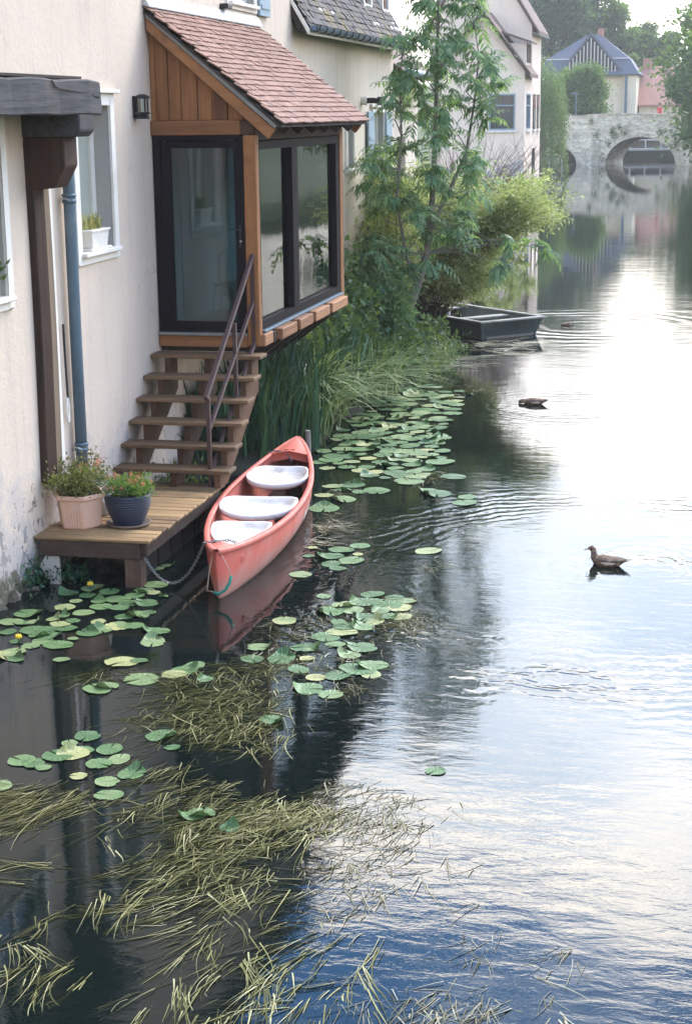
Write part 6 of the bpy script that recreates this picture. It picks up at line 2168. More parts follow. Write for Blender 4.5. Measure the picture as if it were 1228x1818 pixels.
rr = random.Random(5)
wands = [(rr.uniform(-6.5, -5.5), rr.uniform(30.0, 33.2), rr.uniform(1.4, 3.7)) for k in range(110)]
shrub('willow_shrub', 'yellow-green feathery shrub growing against the house wall', (-6.15, 31.6, 0.35), wands, 'leaf_bush', 0.13, 0.030, 62, 81, 0.5)
wands = []
for k in range(120):
    u = rr.random()
    wands.append((-5.9 + 3.0 * u + rr.uniform(-0.3, 0.3), 33.3 + rr.uniform(-0.9, 0.9), 3.35 - 0.30 * u + rr.uniform(-0.95 + 0.4 * u, 0.25)))
shrub('willow_shrub', 'yellow-green willowy shrub arching far out over the water', (-5.9, 34.2, 0.4), wands, 'leaf_bush', 0.14, 0.030, 46, 82, 0.6)
wands = [(rr.uniform(-5.8, -4.15), rr.uniform(33.0, 34.0), rr.uniform(1.1, 1.95)) for k in range(70)]
shrub('willow_shrub', 'drooping yellow-green shrub hanging just above the punt', (-5.8, 34.0, 0.3), wands, 'leaf_bush', 0.12, 0.028, 90, 83, 0.8)
wands = [(rr.uniform(-6.4, -5.35), rr.uniform(28.9, 30.6), rr.uniform(0.6, 1.9)) for k in range(60)]
shrub('leafy_shrub', 'mid green leafy shrub crowding the foot of the leaning trunk', (-5.85, 30.0, 0.3), wands, 'leaf_tree', 0.12, 0.045, 60, 84, 0.5)
# bare reddish twigs between tree and pink house
tw = thing('bare_shrub', (-6.3, 45, 0.6), 'bare reddish twiggy shrub between the tree and the pink house', 'shrub')
mb = MB()
for k in range(90):
    a = Vector((-6.6 + rr.uniform(-0.4, 0.4), 45 + rr.uniform(-0.6, 0.6), 1.2))
    b = a + Vector((rr.uniform(-1.1, 2.3), rr.uniform(-0.8, 0.8), rr.uniform(1.2, 3.0)))
    m_ = a.lerp(b, 0.5) + Vector((0, 0, rr.uniform(-0.3, 0.3)))
    mb.tube([a, m_, b], [0.013, 0.009, 0.004], 4)
    for s in range(3):
        c_ = m_.lerp(b, rr.uniform(0, 0.8))
        mb.tube([c_, c_ + Vector((rr.uniform(-.5, .6), rr.uniform(-.3, .3), rr.uniform(0.2, 0.7)))], [0.006, 0.003], 3)
mb.build('twigs', 'twig_red', tw)
MB().lathe((-6.6, 45, 0.3), [(0.3, 0), (0.35, 0.5), (0.1, 1.0)], 10).build('stump', 'bark_dark', tw)

# ---- undergrowth on the bank
def scatter_leaves(name, label, boxes, n, leaf, width, mat, seed, up=0.2):
    r_ = np.random.default_rng(seed)
    qs = []
    for (x0, x1, y0, y1, z0, z1, wgt) in boxes:
        k = int(n * wgt)
        nb = max(6, k // 60)
        c_ = np.stack([r_.uniform(x0, x1, nb), r_.uniform(y0, y1, nb), z0 + (z1 - z0) * r_.uniform(0, 1, nb) ** 1.3], 1)
        p = c_[r_.integers(0, nb, k)] + r_.normal(size=(k, 3)) * np.array([0.14, 0.16, 0.12]) * (0.45 if leaf < 0.07 else 1.0)
        p[:, 2] = np.maximum(p[:, 2], 0.03)
        qs.append(leaf_quads(r_, p, r_.normal(size=(k, 3)) + [0.3, -0.3, up], leaf, width))
    v_ = np.concatenate(qs)
    o = np_build(name, v_, 4, mat, loc=Vector(v_.mean(axis=0).tolist()))
    return tag(o, label, 'undergrowth', None, 'stuff')


scatter_leaves('ivy_undergrowth', 'dark leafy ivy and brambles covering the bank below the tree', [(-6.4, -5.75, 24.5, 33, 0.15, 1.6, 0.55), (-5.95, -5.0, 26.5, 31.3, 0.05, 0.7, 0.4), (-6.45, -6.1, 23.8, 30, 0.5, 2.2, 0.2)], 13000, 0.13, 0.085, 'leaf_dark', 91)
scatter_leaves('bank_weeds', 'mixed green weeds along the waterline below the punt', [(-5.6, -4.75, 28.2, 31.9, 0.0, 0.3, 1.0)], 2600, 0.13, 0.03, 'leaf_sedge', 92, 0.6)
scatter_leaves('far_bank_shrubs', 'green shrubs along the left bank beyond the punt', [(-7.5, -6.2, 37, 60, 0.2, 1.6, 0.6), (-12.5, -9.0, 70, 97, 0.2, 1.2, 0.4)], 4500, 0.25, 0.13, 'leaf_bush', 93)
scatter_leaves('wall_foot_weeds', 'small dark green ferns and weeds at the foot of the wall below the deck', [(-6.52, -6.38, 14.35, 15.0, 0.02, 0.30, 0.5), (-6.5, -6.05, 14.9, 15.4, 0.0, 0.12, 0.5)], 620, 0.06, 0.024, 'leaf_reed', 94, 0.7)
scatter_leaves('stair_foot_weeds', 'small green weeds behind and below the wooden steps', [(-6.45, -5.75, 17.7, 18.7, 0.05, 0.3, 1.0)], 700, 0.09, 0.04, 'leaf_dark', 95, 0.6)
np_pts = []

# ---- reeds
def reed_bed(name, label, n, yr, xoff, hr, bend, width, mat, seed, lean=None):
    r_ = np.random.default_rng(seed)
    y = r_.uniform(*yr, n)
    e = np.array([bank_edge(v_) for v_ in y])
    x = e + r_.uniform(xoff[0], xoff[1], n)
    nb = max(8, n // 22)
    ci = r_.integers(0, nb, n)
    x, y = x[ci] + r_.normal(size=n) * 0.07, y[ci] + r_.normal(size=n) * 0.09
    x = np.maximum(x, -6.45)
    bs = np.stack([x, y, np.where(x < -5.7, 0.25, 0.02)], 1)
    ln = np.tile([[0.75, -0.35, 0]], (n, 1)) if lean else 0
    q_ = blades(r_, bs, r_.uniform(*hr, n), ln, bend, width, 6)
    loc = Vector(bs.mean(axis=0).tolist())
    o = place(name, strip_mesh(name, q_, mat, loc), None, loc)
    return tag(o, label, 'reeds', None, 'stuff')


reed_bed('iris_reeds', 'dense dark green iris reeds standing behind the canoe stern', 1250, (19.9, 23.4), (-0.75, 0.12), (0.75, 1.45), 0.28, 0.040, 'leaf_reed', 101)
reed_bed('iris_reeds', 'tall green reeds under the far end of the porch', 800, (23.0, 26.5), (-0.9, 0.05), (0.8, 1.5), 0.45, 0.036, 'leaf_reed', 102)
reed_bed('arching_sedge', 'pale arching sedge leaves bending over the lily pads', 460, (22.6, 26.8), (-0.35, 0.12), (0.8, 1.35), 1.25, 0.030, 'leaf_sedge', 103, True)
reed_bed('arching_sedge', 'lower sedge tufts along the waterline below the leaning tree', 130, (26.3, 28.8), (-0.5, 0.0), (0.55, 1.0), 1.0, 0.028, 'leaf_sedge', 104, True)
reed_bed('iris_reeds', 'short reeds in shade beside the wooden steps', 420, (19.7, 20.6), (-0.6, 0.1), (0.4, 0.8), 0.5, 0.02, 'leaf_reed', 105)

# concrete pier under the porch
cp = MB().prism([(-6.1, 22.6, -0.3), (-5.6, 22.6, -0.3), (-5.68, 22.6, 1.05), (-6.0, 22.6, 1.05)], (0, 0.5, 0)).build('concrete_pier', 'concrete', loc=Vector((-5.85, 22.8, 0)))
tag(cp, 'pale concrete pier in the reeds under the porch', 'pier')

# ================================================================== LILY PADS
def pad_mesh(seed):
    r_ = np.random.default_rng(seed)
    n_ = 30
    notch = 0.04 + 0.09 * r_.random()
    mb = MB()
    mb.v.append((0.03, 0, 0.001))
    torn = [(r_.uniform(0.5, 5.8), r_.uniform(0.10, 0.35), r_.uniform(0.05, 0.14)) for k in range(r_.integers(0, 4))]
    curl_a, curl = r_.uniform(0, 6.28), (0.06 if seed % 4 == 1 else 0.006)
    for ring, rad in enumerate((0.45, 0.82, 1.0)):
        for k in range(n_ + 1):
            a = notch + (2 * math.pi - 2 * notch) * k / n_
            w_ = 1 + 0.05 * math.sin(a * 2 + seed) + 0.03 * math.sin(a * 5 + seed * 2) + r_.uniform(-0.012, 0.012)
            if ring == 2:
                for ta, td, tw_ in torn:
                    w_ -= td * math.exp(-((a - ta) / tw_) ** 2)
            z = 0.0015 + (curl * max(0.0, math.cos(a - curl_a)) ** 4 if ring == 2 else curl * 0.25 * max(0.0, math.cos(a - curl_a)) ** 4 * ring)
            mb.v.append((rad * w_ * math.cos(a), rad * w_ * math.sin(a) * (0.88 + 0.02 * (seed % 6)), z))
    s_ = n_ + 1
    for k in range(n_):
        mb.f.append((0, 1 + k, 2 + k))
        for g in range(2):
            mb.f.append((1 + g * s_ + k, 1 + (g + 1) * s_ + k, 2 + (g + 1) * s_ + k, 2 + g * s_ + k))
    return mb.mesh('lily_pad', 'pad', smooth=True)


pads = [pad_mesh(s) for s in range(14)]
RNGP = random.Random(77)


def pad(x, y, r_, label, group, zoff=0.0):
    r_ *= RNGP.choice((0.6, 0.75, 0.85, 0.95, 1.0, 1.12))
    o = place('lily_pad', RNGP.choice(pads), None, (x, y, 0.006 + zoff), (RNGP.uniform(-0.03, 0.03), RNGP.uniform(-0.03, 0.03), RNGP.uniform(0, 6.28)), (r_, r_, 1.0))
    return tag(o, label, 'lily pad', group)

for x, y, r_ in [(-6.07, 14.618, 0.118), (-5.853, 14.578, 0.114), (-5.686, 14.747, 0.102), (-5.508, 14.503, 0.138), (-5.4, 14.237, 0.095), (-5.678, 14.02, 0.12), (-5.928, 14.16, 0.14), (-5.825, 13.902, 0.099), (-6.193, 13.908, 0.123), (-6.109, 13.618, 0.126), (-5.766, 13.644, 0.097), (-5.669, 13.54, 0.114), (-5.203, 14.442, 0.13), (-5.314, 15.057, 0.118), (-5.24, 14.787, 0.131), (-5.246, 13.97, 0.103), (-5.234, 13.706, 0.107), (-5.484, 15.645, 0.101), (-5.827, 13.306, 0.12), (-5.546, 13.06, 0.141), (-5.363, 12.683, 0.125), (-5.858, 12.794, 0.134), (-6.148, 13.333, 0.114), (-5.768, 12.624, 0.132), (-5.731, 13.14, 0.1), (-5.412, 13.432, 0.11), (-5.212, 13.675, 0.129), (-4.811, 13.61, 0.131), (-4.734, 13.289, 0.116), (-5.419, 15.768, 0.099), (-5.39, 14.661, 0.108), (-5.585, 14.241, 0.105), (-6.039, 13.666, 0.109), (-5.717, 13.293, 0.135), (-5.083, 13.716, 0.105), (-5.918, 12.689, 0.139)]:
    pad(x, y, r_, 'dark green lily pad floating below the deck and the wall', 'lily pads below the deck')
for x, y, r_ in [(-4.822, 12.721, 0.135), (-4.687, 12.776, 0.102), (-4.214, 12.608, 0.115), (-3.975, 12.42, 0.12), (-4.871, 12.727, 0.101), (-4.788, 12.031, 0.117), (-4.508, 12.322, 0.136), (-3.772, 10.916, 0.104), (-3.928, 11.13, 0.124), (-4.173, 12.735, 0.105), (-4.734, 12.11, 0.123), (-4.272, 12.495, 0.136)]:
    pad(x, y, r_, 'lily pad caught in the brown weed mat in the lower middle', 'lily pads in the weed mat')
for x, y, r_ in [(-4.481, 11.015, 0.101), (-4.561, 10.848, 0.095), (-4.402, 10.741, 0.098), (-4.555, 10.611, 0.111), (-4.57, 10.368, 0.096), (-4.784, 10.468, 0.098), (-4.223, 10.797, 0.11), (-4.084, 10.623, 0.123), (-4.2, 10.513, 0.108), (-3.9, 10.378, 0.107), (-4.261, 10.268, 0.114), (-4.026, 10.209, 0.098), (-3.927, 9.987, 0.112), (-4.749, 10.0, 0.1), (-4.677, 10.434, 0.113), (-4.456, 10.652, 0.124), (-3.202, 9.819, 0.097), (-2.952, 9.629, 0.112)]:
    pad(x, y, r_, 'bright green lily pad in the small raft at lower left', 'lily pads at lower left')
for x, y, r_ in [(-3.729, 14.119, 0.132), (-4.047, 16.396, 0.112), (-3.739, 16.13, 0.117), (-3.758, 16.706, 0.15), (-3.821, 16.435, 0.15), (-4.087, 16.744, 0.11), (-3.344, 13.382, 0.137), (-3.377, 14.489, 0.148), (-3.24, 13.71, 0.116), (-3.143, 14.05, 0.133), (-3.709, 16.738, 0.107), (-3.593, 16.903, 0.121), (-3.563, 16.297, 0.135), (-3.088, 14.841, 0.132), (-3.092, 15.111, 0.14), (-2.858, 15.036, 0.109), (-3.178, 14.562, 0.121), (-3.015, 14.355, 0.144), (-2.748, 14.714, 0.131), (-2.685, 14.433, 0.125), (-2.974, 14.081, 0.123), (-3.127, 13.882, 0.149), (-3.295, 13.391, 0.131), (-2.923, 13.254, 0.106), (-2.675, 13.026, 0.141), (-2.636, 12.783, 0.12), (-2.822, 12.924, 0.125), (-3.073, 12.349, 0.115), (-2.865, 12.252, 0.125), (-3.078, 12.629, 0.12), (-2.911, 14.592, 0.109), (-2.866, 14.786, 0.133), (-3.229, 14.174, 0.11), (-3.192, 14.86, 0.14), (-2.73, 14.943, 0.106), (-2.746, 12.894, 0.14)]:
    pad(x, y, r_, 'pale lily pad in the loose group right of the canoe', 'lily pads right of the canoe')
for x, y, r_ in [(-3.944, 19.571, 0.17), (-4.256, 19.05, 0.155), (-4.375, 18.524, 0.165), (-4.545, 19.729, 0.142), (-4.537, 19.219, 0.167), (-4.154, 19.472, 0.151), (-4.376, 19.53, 0.142), (-5.025, 21.152, 0.178), (-4.744, 21.124, 0.15), (-4.852, 20.777, 0.149), (-4.311, 19.833, 0.173), (-3.304, 19.677, 0.148)]:
    pad(x, y, r_, 'pale lily pad on open water between the canoe and the dense raft', 'lily pads beside the dense raft')
for x, y, r_ in [(-5.897, 14.375, 0.113), (-5.679, 14.414, 0.089), (-5.896, 14.831, 0.122), (-5.365, 14.394, 0.093), (-5.89, 13.782, 0.083), (-5.686, 13.765, 0.129), (-5.437, 13.775, 0.089), (-5.149, 14.06, 0.127), (-5.937, 13.422, 0.129), (-5.805, 13.481, 0.11), (-5.956, 13.083, 0.081), (-5.779, 12.985, 0.083), (-5.483, 13.252, 0.09), (-5.319, 13.535, 0.099), (-5.359, 14.825, 0.111), (-6.249, 13.628, 0.128), (-5.102, 14.673, 0.098), (-5.067, 14.148, 0.087)]:
    pad(x, y, r_, 'dark green lily pad floating below the deck and the wall', 'lily pads below the deck')
for x, y, r_ in [(-3.631, 15.972, 0.128), (-3.544, 16.554, 0.107), (-3.545, 14.952, 0.104), (-3.293, 14.709, 0.128), (-2.798, 14.43, 0.135), (-2.894, 14.235, 0.103), (-3.109, 13.521, 0.123), (-2.87, 13.485, 0.135), (-2.904, 12.719, 0.138), (-3.266, 12.798, 0.119), (-3.482, 13.059, 0.144), (-3.265, 13.099, 0.108), (-3.757, 13.322, 0.136)]:
    pad(x, y, r_, 'pale lily pad in the loose group right of the canoe', 'lily pads right of the canoe')
pad(-1.769, 10.836, 0.09, 'lone lily pad on open water right of the weed mats', None)
pad(-3.734, 12.997, 0.12, 'single lily pad just below the canoe reflection', None)
pad(-3.188, 11.609, 0.12, 'yellowish lily pad at the right end of the olive weed mat', None)
pad(-3.729, 14.119, 0.13, 'single lily pad just right of the canoe bow reflection', None)
pad(-3.962, 15.675, 0.13, 'single lily pad close beside the canoe hull', None)
pad(-2.824, 16.821, 0.13, 'tattered lily pad alone in the middle of the green tree reflection', None)
pad(-3.114, 20.535, 0.17, 'small pale lily pad off the right side of the dense raft', None)
pad(-2.767, 19.12, 0.19, 'larger tattered pad of the pair farthest out on open water', None)
pad(-2.777, 19.422, 0.14, 'smaller pad touching the larger one farthest out on open water', None)
pad(-3.175, 19.541, 0.18, 'brown-edged lily pad between the dense raft and the outermost pair', None)
pad(-3.944, 19.571, 0.17, 'single lily pad just below the middle of the dense raft', None)
pad(-3.256, 9.762, 0.11, 'curled lily pad stuck on top of the thick brown weed mat', None)
for i, (x, y, r_) in enumerate([(-5.068, 26.667, 0.123), (-4.847, 25.975, 0.164), (-5.206, 25.923, 0.154), (-4.032, 27.162, 0.165), (-4.469, 26.716, 0.169), (-4.172, 26.73, 0.144), (-3.838, 26.898, 0.142), (-5.114, 25.598, 0.139), (-4.267, 25.705, 0.158), (-5.017, 26.957, 0.121), (-4.973, 26.328, 0.168), (-4.707, 27.537, 0.154), (-4.686, 25.75, 0.167), (-4.555, 26.983, 0.169), (-5.245, 26.988, 0.187), (-4.552, 26.301, 0.172), (-3.893, 25.884, 0.153), (-4.25, 26.097, 0.12), (-3.947, 26.544, 0.17), (-4.06, 25.984, 0.16), (-4.254, 27.083, 0.138), (-5.015, 26.101, 0.133), (-4.727, 26.641, 0.17), (-4.649, 27.739, 0.124), (-4.483, 27.504, 0.134), (-4.314, 26.559, 0.171), (-4.746, 26.198, 0.17), (-4.908, 27.276, 0.131), (-4.701, 26.835, 0.19), (-4.775, 27.052, 0.157), (-5.207, 26.454, 0.164), (-4.92, 25.728, 0.143), (-5.13, 27.208, 0.148), (-3.978, 26.17, 0.178), (-4.321, 26.327, 0.14)]):
    pad(x, y, r_, 'lily pad in the far narrow end of the dense raft below the sedge tufts', 'lily pads at the far end of the dense raft', 0.002 * (i % 5))
for i, (x, y, r_) in enumerate([(-5.223, 23.448, 0.159), (-4.272, 23.078, 0.158), (-4.604, 24.85, 0.171), (-4.527, 23.294, 0.165), (-4.949, 22.341, 0.133), (-4.423, 22.962, 0.122), (-4.51, 22.22, 0.137), (-4.937, 23.016, 0.134), (-5.258, 24.751, 0.176), (-4.653, 24.439, 0.179), (-4.339, 22.421, 0.16), (-4.905, 24.589, 0.132), (-4.326, 23.479, 0.181), (-5.105, 25.042, 0.142), (-5.001, 22.813, 0.183), (-4.242, 22.653, 0.179), (-4.927, 23.296, 0.133), (-4.733, 25.245, 0.163), (-5.307, 25.415, 0.132), (-4.73, 23.067, 0.183), (-4.902, 23.493, 0.14), (-4.902, 22.062, 0.176), (-4.678, 23.574, 0.177), (-5.191, 24.143, 0.136), (-4.452, 23.961, 0.17), (-4.595, 22.856, 0.177), (-4.837, 22.546, 0.131), (-4.583, 23.802, 0.172), (-5.062, 23.827, 0.186), (-4.908, 24.343, 0.147), (-4.888, 24.083, 0.189), (-4.275, 22.134, 0.145), (-4.609, 24.637, 0.126), (-4.644, 22.075, 0.181), (-4.689, 22.363, 0.144), (-4.432, 22.699, 0.122), (-5.196, 22.715, 0.131), (-4.931, 25.259, 0.129), (-4.704, 23.384, 0.141), (-4.785, 22.884, 0.156), (-4.57, 22.539, 0.154), (-4.638, 24.04, 0.183), (-5.052, 24.731, 0.148), (-5.13, 22.994, 0.14), (-4.798, 23.91, 0.182), (-5.173, 24.45, 0.181)]):
    pad(x, y, r_, 'lily pad on the reed side of the dense raft, halfway along', 'lily pads on the reed side of the dense raft', 0.002 * (i % 5))
for i, (x, y, r_) in enumerate([(-4.186, 20.648, 0.136), (-3.672, 20.751, 0.123), (-3.637, 20.149, 0.189), (-4.608, 21.21, 0.133), (-3.975, 20.286, 0.122), (-3.837, 21.456, 0.182), (-4.344, 20.907, 0.156), (-4.981, 21.571, 0.14), (-4.27, 21.941, 0.136), (-4.439, 21.448, 0.144), (-3.768, 20.477, 0.187), (-4.09, 22.036, 0.188), (-4.603, 20.872, 0.14), (-3.586, 20.396, 0.146), (-3.946, 20.892, 0.145), (-4.238, 21.283, 0.171), (-4.601, 21.734, 0.126), (-3.486, 20.576, 0.187), (-3.779, 21.159, 0.125), (-4.924, 21.293, 0.177), (-3.553, 20.917, 0.174), (-4.286, 21.742, 0.144), (-4.784, 21.523, 0.151), (-4.063, 21.429, 0.166), (-3.434, 21.399, 0.18), (-4.394, 20.702, 0.12), (-4.023, 21.707, 0.124), (-4.894, 21.81, 0.124), (-4.757, 21.087, 0.137), (-3.518, 22.127, 0.151), (-3.496, 21.66, 0.139), (-3.73, 21.678, 0.138), (-4.201, 20.413, 0.132), (-4.113, 21.107, 0.189), (-3.62, 21.843, 0.18), (-3.882, 22.005, 0.184), (-5.178, 21.878, 0.173), (-3.904, 20.621, 0.181)]):
    pad(x, y, r_, 'lily pad in the near end of the dense raft, closest to the canoe stern', 'lily pads at the near end of the dense raft', 0.002 * (i % 5))
for i, (x, y, r_) in enumerate([(-4.036, 22.45, 0.167), (-3.988, 24.654, 0.175), (-3.894, 23.571, 0.157), (-3.729, 22.175, 0.13), (-4.345, 24.565, 0.151), (-4.114, 22.937, 0.185), (-4.081, 23.896, 0.179), (-3.916, 23.343, 0.124), (-3.825, 24.136, 0.152), (-4.113, 24.429, 0.159), (-3.685, 23.101, 0.172), (-4.318, 24.208, 0.139), (-4.088, 23.484, 0.173), (-4.334, 24.772, 0.168), (-3.908, 23.043, 0.186), (-3.83, 25.084, 0.154), (-4.294, 25.301, 0.189), (-3.876, 24.465, 0.185), (-3.86, 22.66, 0.154), (-3.717, 22.401, 0.186), (-4.079, 25.595, 0.145), (-3.884, 25.438, 0.156), (-3.889, 23.842, 0.169), (-4.323, 25.031, 0.175), (-4.156, 24.088, 0.147), (-3.756, 22.843, 0.186), (-4.191, 23.282, 0.153), (-4.075, 25.056, 0.174), (-4.257, 23.72, 0.182), (-3.664, 22.671, 0.161), (-4.68, 25.432, 0.165)]):
    pad(x, y, r_, 'lily pad on the open-water edge of the dense raft, halfway along', 'lily pads on the open edge of the dense raft', 0.002 * (i % 5))

# yellow water lily flowers
for i, (x, y, lab) in enumerate(((-5.90, 14.78, 'yellow water lily flower between the pads below the deck'), (-5.92, 13.05, 'yellow water lily bud near the left edge of the water'))):
    f_ = thing('water_lily', (x, y, 0), lab, 'flower', 'yellow water lilies')
    for k in range(6):
        a = k * math.pi / 3
        mb = MB().tube([(x, y, 0.05), (x + 0.022 * math.cos(a), y + 0.022 * math.sin(a), 0.065), (x + 0.022 * math.cos(a), y + 0.022 * math.sin(a), 0.085)], [0.006, 0.016, 0.005], 6)
        mb.build('petal', 'petal_yellow', f_, smooth=True)
    MB().tube([(x, y, -0.1), (x, y, 0.055)], 0.006, 6).build('stalk', 'leaf_reed', f_)

# ================================================================== FLOATING WEED
def weed_mat(name, label, clumps, mat, seed, direction=(-0.62, -0.78), lrange=(0.22, 0.6), spread=0.16, wide=0.012):
    """clumps: (x, y, rx, ry, n_bunches, strands)"""
    r_ = np.random.default_rng(seed)
    qs = []
    for (cx, cy, rx, ry, nb, ns) in clumps:
        for b in range(max(2, int(nb * 0.55))):
            an, rd = r_.uniform(0, 2 * np.pi), 1.75 * r_.uniform(0, 1) ** 0.6
            o_ = np.array([cx + math.cos(an) * rd * rx, cy + math.sin(an) * rd * ry])
            base = math.atan2(direction[1], direction[0]) + r_.normal() * 0.42
            k = max(2, int(ns * r_.uniform(0.5, 1.5)))
            L = r_.uniform(*lrange, k) * r_.uniform(0.8, 1.45)
            ang = base + r_.normal(size=k) * spread
            dv_ = np.array([math.cos(base), math.sin(base)])
            st_ = o_ + r_.normal(size=(k, 1)) * 0.07 * dv_ + r_.normal(size=(k, 1)) * 0.028 * np.array([-dv_[1], dv_[0]])
            curve = r_.normal(size=k) * 0.30 + r_.normal() * 0.28
            ph = r_.uniform(-0.003, 0.010, k)
            ph2, fq = r_.uniform(0, 6.28, k), r_.uniform(0.4, 1.1, k)
            w_ = wide * r_.uniform(0.35, 1.3, k)
            seg = 6
            pts = []
            p = st_.copy()
            a = ang.copy()
            pts.append((p.copy(), a.copy()))
            for s in range(seg):
                p = p + np.stack([np.cos(a), np.sin(a)], 1) * (L / seg)[:, None]
                a = a + curve / seg
                pts.append((p.copy(), a.copy()))
            q_ = np.zeros((k, seg, 4, 3))
            for s in range(seg):
                for e, (pp_, aa_) in enumerate((pts[s], pts[s + 1])):
                    t = (s + e) / seg
                    sd = np.stack([-np.sin(aa_), np.cos(aa_)], 1) * (w_ * (1 - 0.75 * t) / 2)[:, None]
                    z = ph + 0.0065 * np.sin(ph2 + 6.28 * fq * t) - 0.006 * t
                    lo_ = np.concatenate([pp_ - sd, z[:, None]], 1)
                    hi_ = np.concatenate([pp_ + sd, z[:, None] + 0.002], 1)
                    if e == 0:
                        q_[:, s, 0], q_[:, s, 1] = lo_, hi_
                    else:
                        q_[:, s, 3], q_[:, s, 2] = lo_, hi_
            qs.append(q_)
    q_ = np.concatenate(qs)
    loc = Vector((float(q_[..., 0].mean()), float(q_[..., 1].mean()), 0))
    o = place(name, strip_mesh(name, q_, mat, loc), None, loc)
    return tag(o, label, 'water weed', None, 'stuff')

weed_mat('water_weed', 'matted olive weed below the canoe in the middle of the water', [(-3.741, 12.211, 0.32, 0.376, 150, 7), (-3.4, 11.682, 0.197, 0.37, 120, 7), (-3.877, 11.72, 0.266, 0.248, 90, 6), (-3.937, 11.333, 0.216, 0.174, 46, 6), (-3.54, 12.896, 0.287, 0.204, 80, 6), (-4.522, 12.348, 0.281, 0.191, 46, 5), (-3.186, 11.235, 0.168, 0.181, 50, 6), (-4.875, 12.355, 0.141, 0.137, 20, 4)], 'straw', 201, (-0.66, -0.75), (0.12, 0.38), 0.5, 0.007)
weed_mat('water_weed', 'thick brown weed mat in the lower middle below the lily pads', [(-2.746, 9.768, 0.241, 0.266, 130, 8), (-2.907, 9.384, 0.198, 0.334, 100, 8), (-3.303, 10.038, 0.192, 0.234, 60, 7), (-2.605, 9.98, 0.188, 0.127, 80, 7), (-2.701, 8.933, 0.206, 0.212, 50, 8), (-3.134, 9.255, 0.143, 0.328, 26, 7), (-2.433, 9.92, 0.149, 0.107, 46, 6)], 'straw', 202, (-0.62, -0.78), (0.16, 0.45), 0.3, 0.008)
weed_mat('water_weed', 'yellow-green weed streaming in from the left edge', [(-4.458, 9.915, 0.272, 0.149, 56, 9), (-4.421, 9.538, 0.15, 0.219, 26, 8), (-4.17, 9.823, 0.192, 0.164, 22, 8), (-4.046, 8.671, 0.156, 0.147, 8, 9), (-4.612, 9.69, 0.115, 0.18, 20, 8)], 'straw', 203, (-0.72, -0.69), (0.3, 0.6), 0.12, 0.008)
weed_mat('water_weed', 'trailing weed bunches over the dark water at the bottom left', [(-3.476, 9.36, 0.145, 0.251, 6, 10), (-3.601, 8.307, 0.099, 0.135, 3, 9), (-3.637, 7.886, 0.111, 0.187, 12, 10), (-3.548, 7.522, 0.091, 0.172, 12, 10), (-3.199, 7.47, 0.12, 0.112, 4, 10), (-3.354, 8.501, 0.1, 0.14, 4, 8), (-2.666, 7.696, 0.061, 0.116, 6, 11), (-2.811, 7.371, 0.088, 0.082, 4, 10), (-3.296, 7.887, 0.063, 0.123, 3, 8)], 'straw', 204, (-0.28, -0.96), (0.18, 0.42), 0.10, 0.008)
weed_mat('water_weed', 'trailing weed bunches along the edge of the bright sky reflection', [(-2.54, 8.373, 0.162, 0.168, 14, 9), (-2.244, 8.03, 0.155, 0.219, 16, 10), (-2.017, 7.645, 0.163, 0.142, 16, 10), (-1.858, 8.042, 0.17, 0.186, 16, 9), (-2.325, 7.411, 0.087, 0.081, 6, 10), (-2.715, 8.27, 0.097, 0.199, 6, 9), (-1.813, 7.569, 0.117, 0.111, 9, 10), (-2.471, 8.748, 0.168, 0.144, 12, 9)], 'straw', 205, (-0.30, -0.95), (0.2, 0.46), 0.10, 0.008)
weed_mat('water_weed', 'loose weed drifting between the two big mats at left', [(-3.727, 10.571, 0.162, 0.206, 22, 8), (-3.594, 9.697, 0.15, 0.267, 16, 8), (-3.183, 8.839, 0.138, 0.225, 14, 8), (-3.205, 8.385, 0.132, 0.206, 8, 8), (-2.875, 8.449, 0.132, 0.207, 14, 8)], 'straw', 211, (-0.5, -0.86), (0.2, 0.45), 0.14, 0.008)
weed_mat('water_weed', 'pale dead stalks floating over the bright sky reflection', [(-2.192, 10.25, 0.19, 0.209, 90, 5), (-1.915, 9.838, 0.146, 0.265, 70, 5), (-2.082, 9.375, 0.211, 0.244, 50, 5), (-1.81, 9.106, 0.171, 0.231, 36, 5), (-2.019, 8.762, 0.133, 0.217, 26, 5), (-1.075, 8.325, 0.156, 0.161, 10, 6), (-0.657, 8.606, 0.08, 0.169, 8, 6), (-1.179, 7.753, 0.176, 0.102, 22, 8), (-1.462, 7.639, 0.175, 0.083, 20, 8), (-0.85, 7.761, 0.175, 0.067, 8, 7), (-1.779, 10.139, 0.15, 0.231, 20, 4), (-0.739, 8.138, 0.121, 0.185, 5, 4), (-1.266, 8.983, 0.2, 0.299, 6, 4)], 'straw_dead', 206, (-0.22, -0.97), (0.1, 0.34), 0.4, 0.0065)
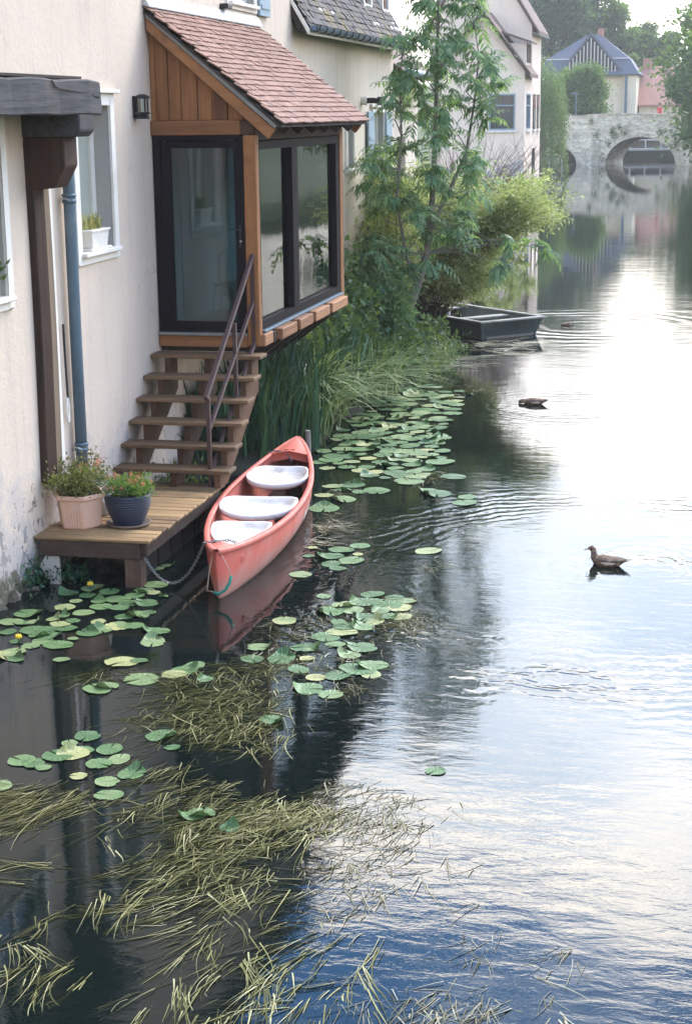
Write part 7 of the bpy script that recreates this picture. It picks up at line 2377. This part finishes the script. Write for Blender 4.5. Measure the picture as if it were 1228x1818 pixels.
weed_mat('water_weed', 'brown tangled weed among the pale pads right of the canoe', [(-2.779, 14.615, 0.184, 0.29, 90, 6), (-2.507, 14.305, 0.128, 0.207, 70, 6), (-3.416, 14.053, 0.257, 0.237, 60, 6), (-2.967, 13.002, 0.286, 0.325, 90, 5), (-3.461, 13.376, 0.197, 0.313, 46, 6), (-2.745, 16.35, 0.128, 0.176, 30, 5), (-2.874, 12.373, 0.228, 0.133, 46, 6), (-2.635, 13.854, 0.2, 0.196, 30, 5)], 'straw_dead', 207, (-0.6, -0.8), (0.08, 0.26), 1.0, 0.005)
weed_mat('water_weed', 'straw-coloured stalks caught along the canoe side', [(-4.21, 17.958, 0.117, 0.377, 30, 5), (-4.157, 17.304, 0.113, 0.301, 26, 5), (-4.433, 19.237, 0.124, 0.304, 12, 5)], 'straw_dead', 208, (0.5, -0.8), (0.2, 0.45), 0.6, 0.007)
weed_mat('water_weed', 'thin brown weed fringe on the dense lily raft', [(-3.559, 20.53, 0.218, 0.272, 50, 6), (-4.191, 22.098, 0.39, 1.012, 30, 5), (-4.132, 26.89, 0.374, 0.455, 26, 6), (-4.411, 27.433, 0.382, 0.595, 26, 6)], 'straw_dead', 209, (-0.7, -0.6), (0.12, 0.34), 0.8, 0.008)
weed_mat('water_weed', 'grey drift stalks on the dark water beside the punt', [(-4.287, 32.313, 0.5, 0.813, 50, 6), (-3.659, 31.763, 0.326, 0.309, 14, 4), (-4.612, 30.001, 0.312, 0.852, 26, 5)], 'straw_dead', 210, (0.9, 0.2), (0.3, 0.8), 0.3, 0.012)

# ================================================================== HAZE
hz = MB().span((-400, -30, -6), (400, 520, 26))
mt, nt, out = new_mat('haze_air')
pv = nt.nodes.new('ShaderNodeVolumePrincipled')
pv.inputs['Color'].default_value = (1.0, 0.99, 0.96, 1)
pv.inputs['Density'].default_value = 0.0005
pv.inputs['Anisotropy'].default_value = 0.3
nt.links.new(pv.outputs[0], out.inputs['Volume'])
M['haze'] = mt
tag(hz.build('haze', 'haze'), 'thin pale summer haze over the river', None, None, 'stuff')
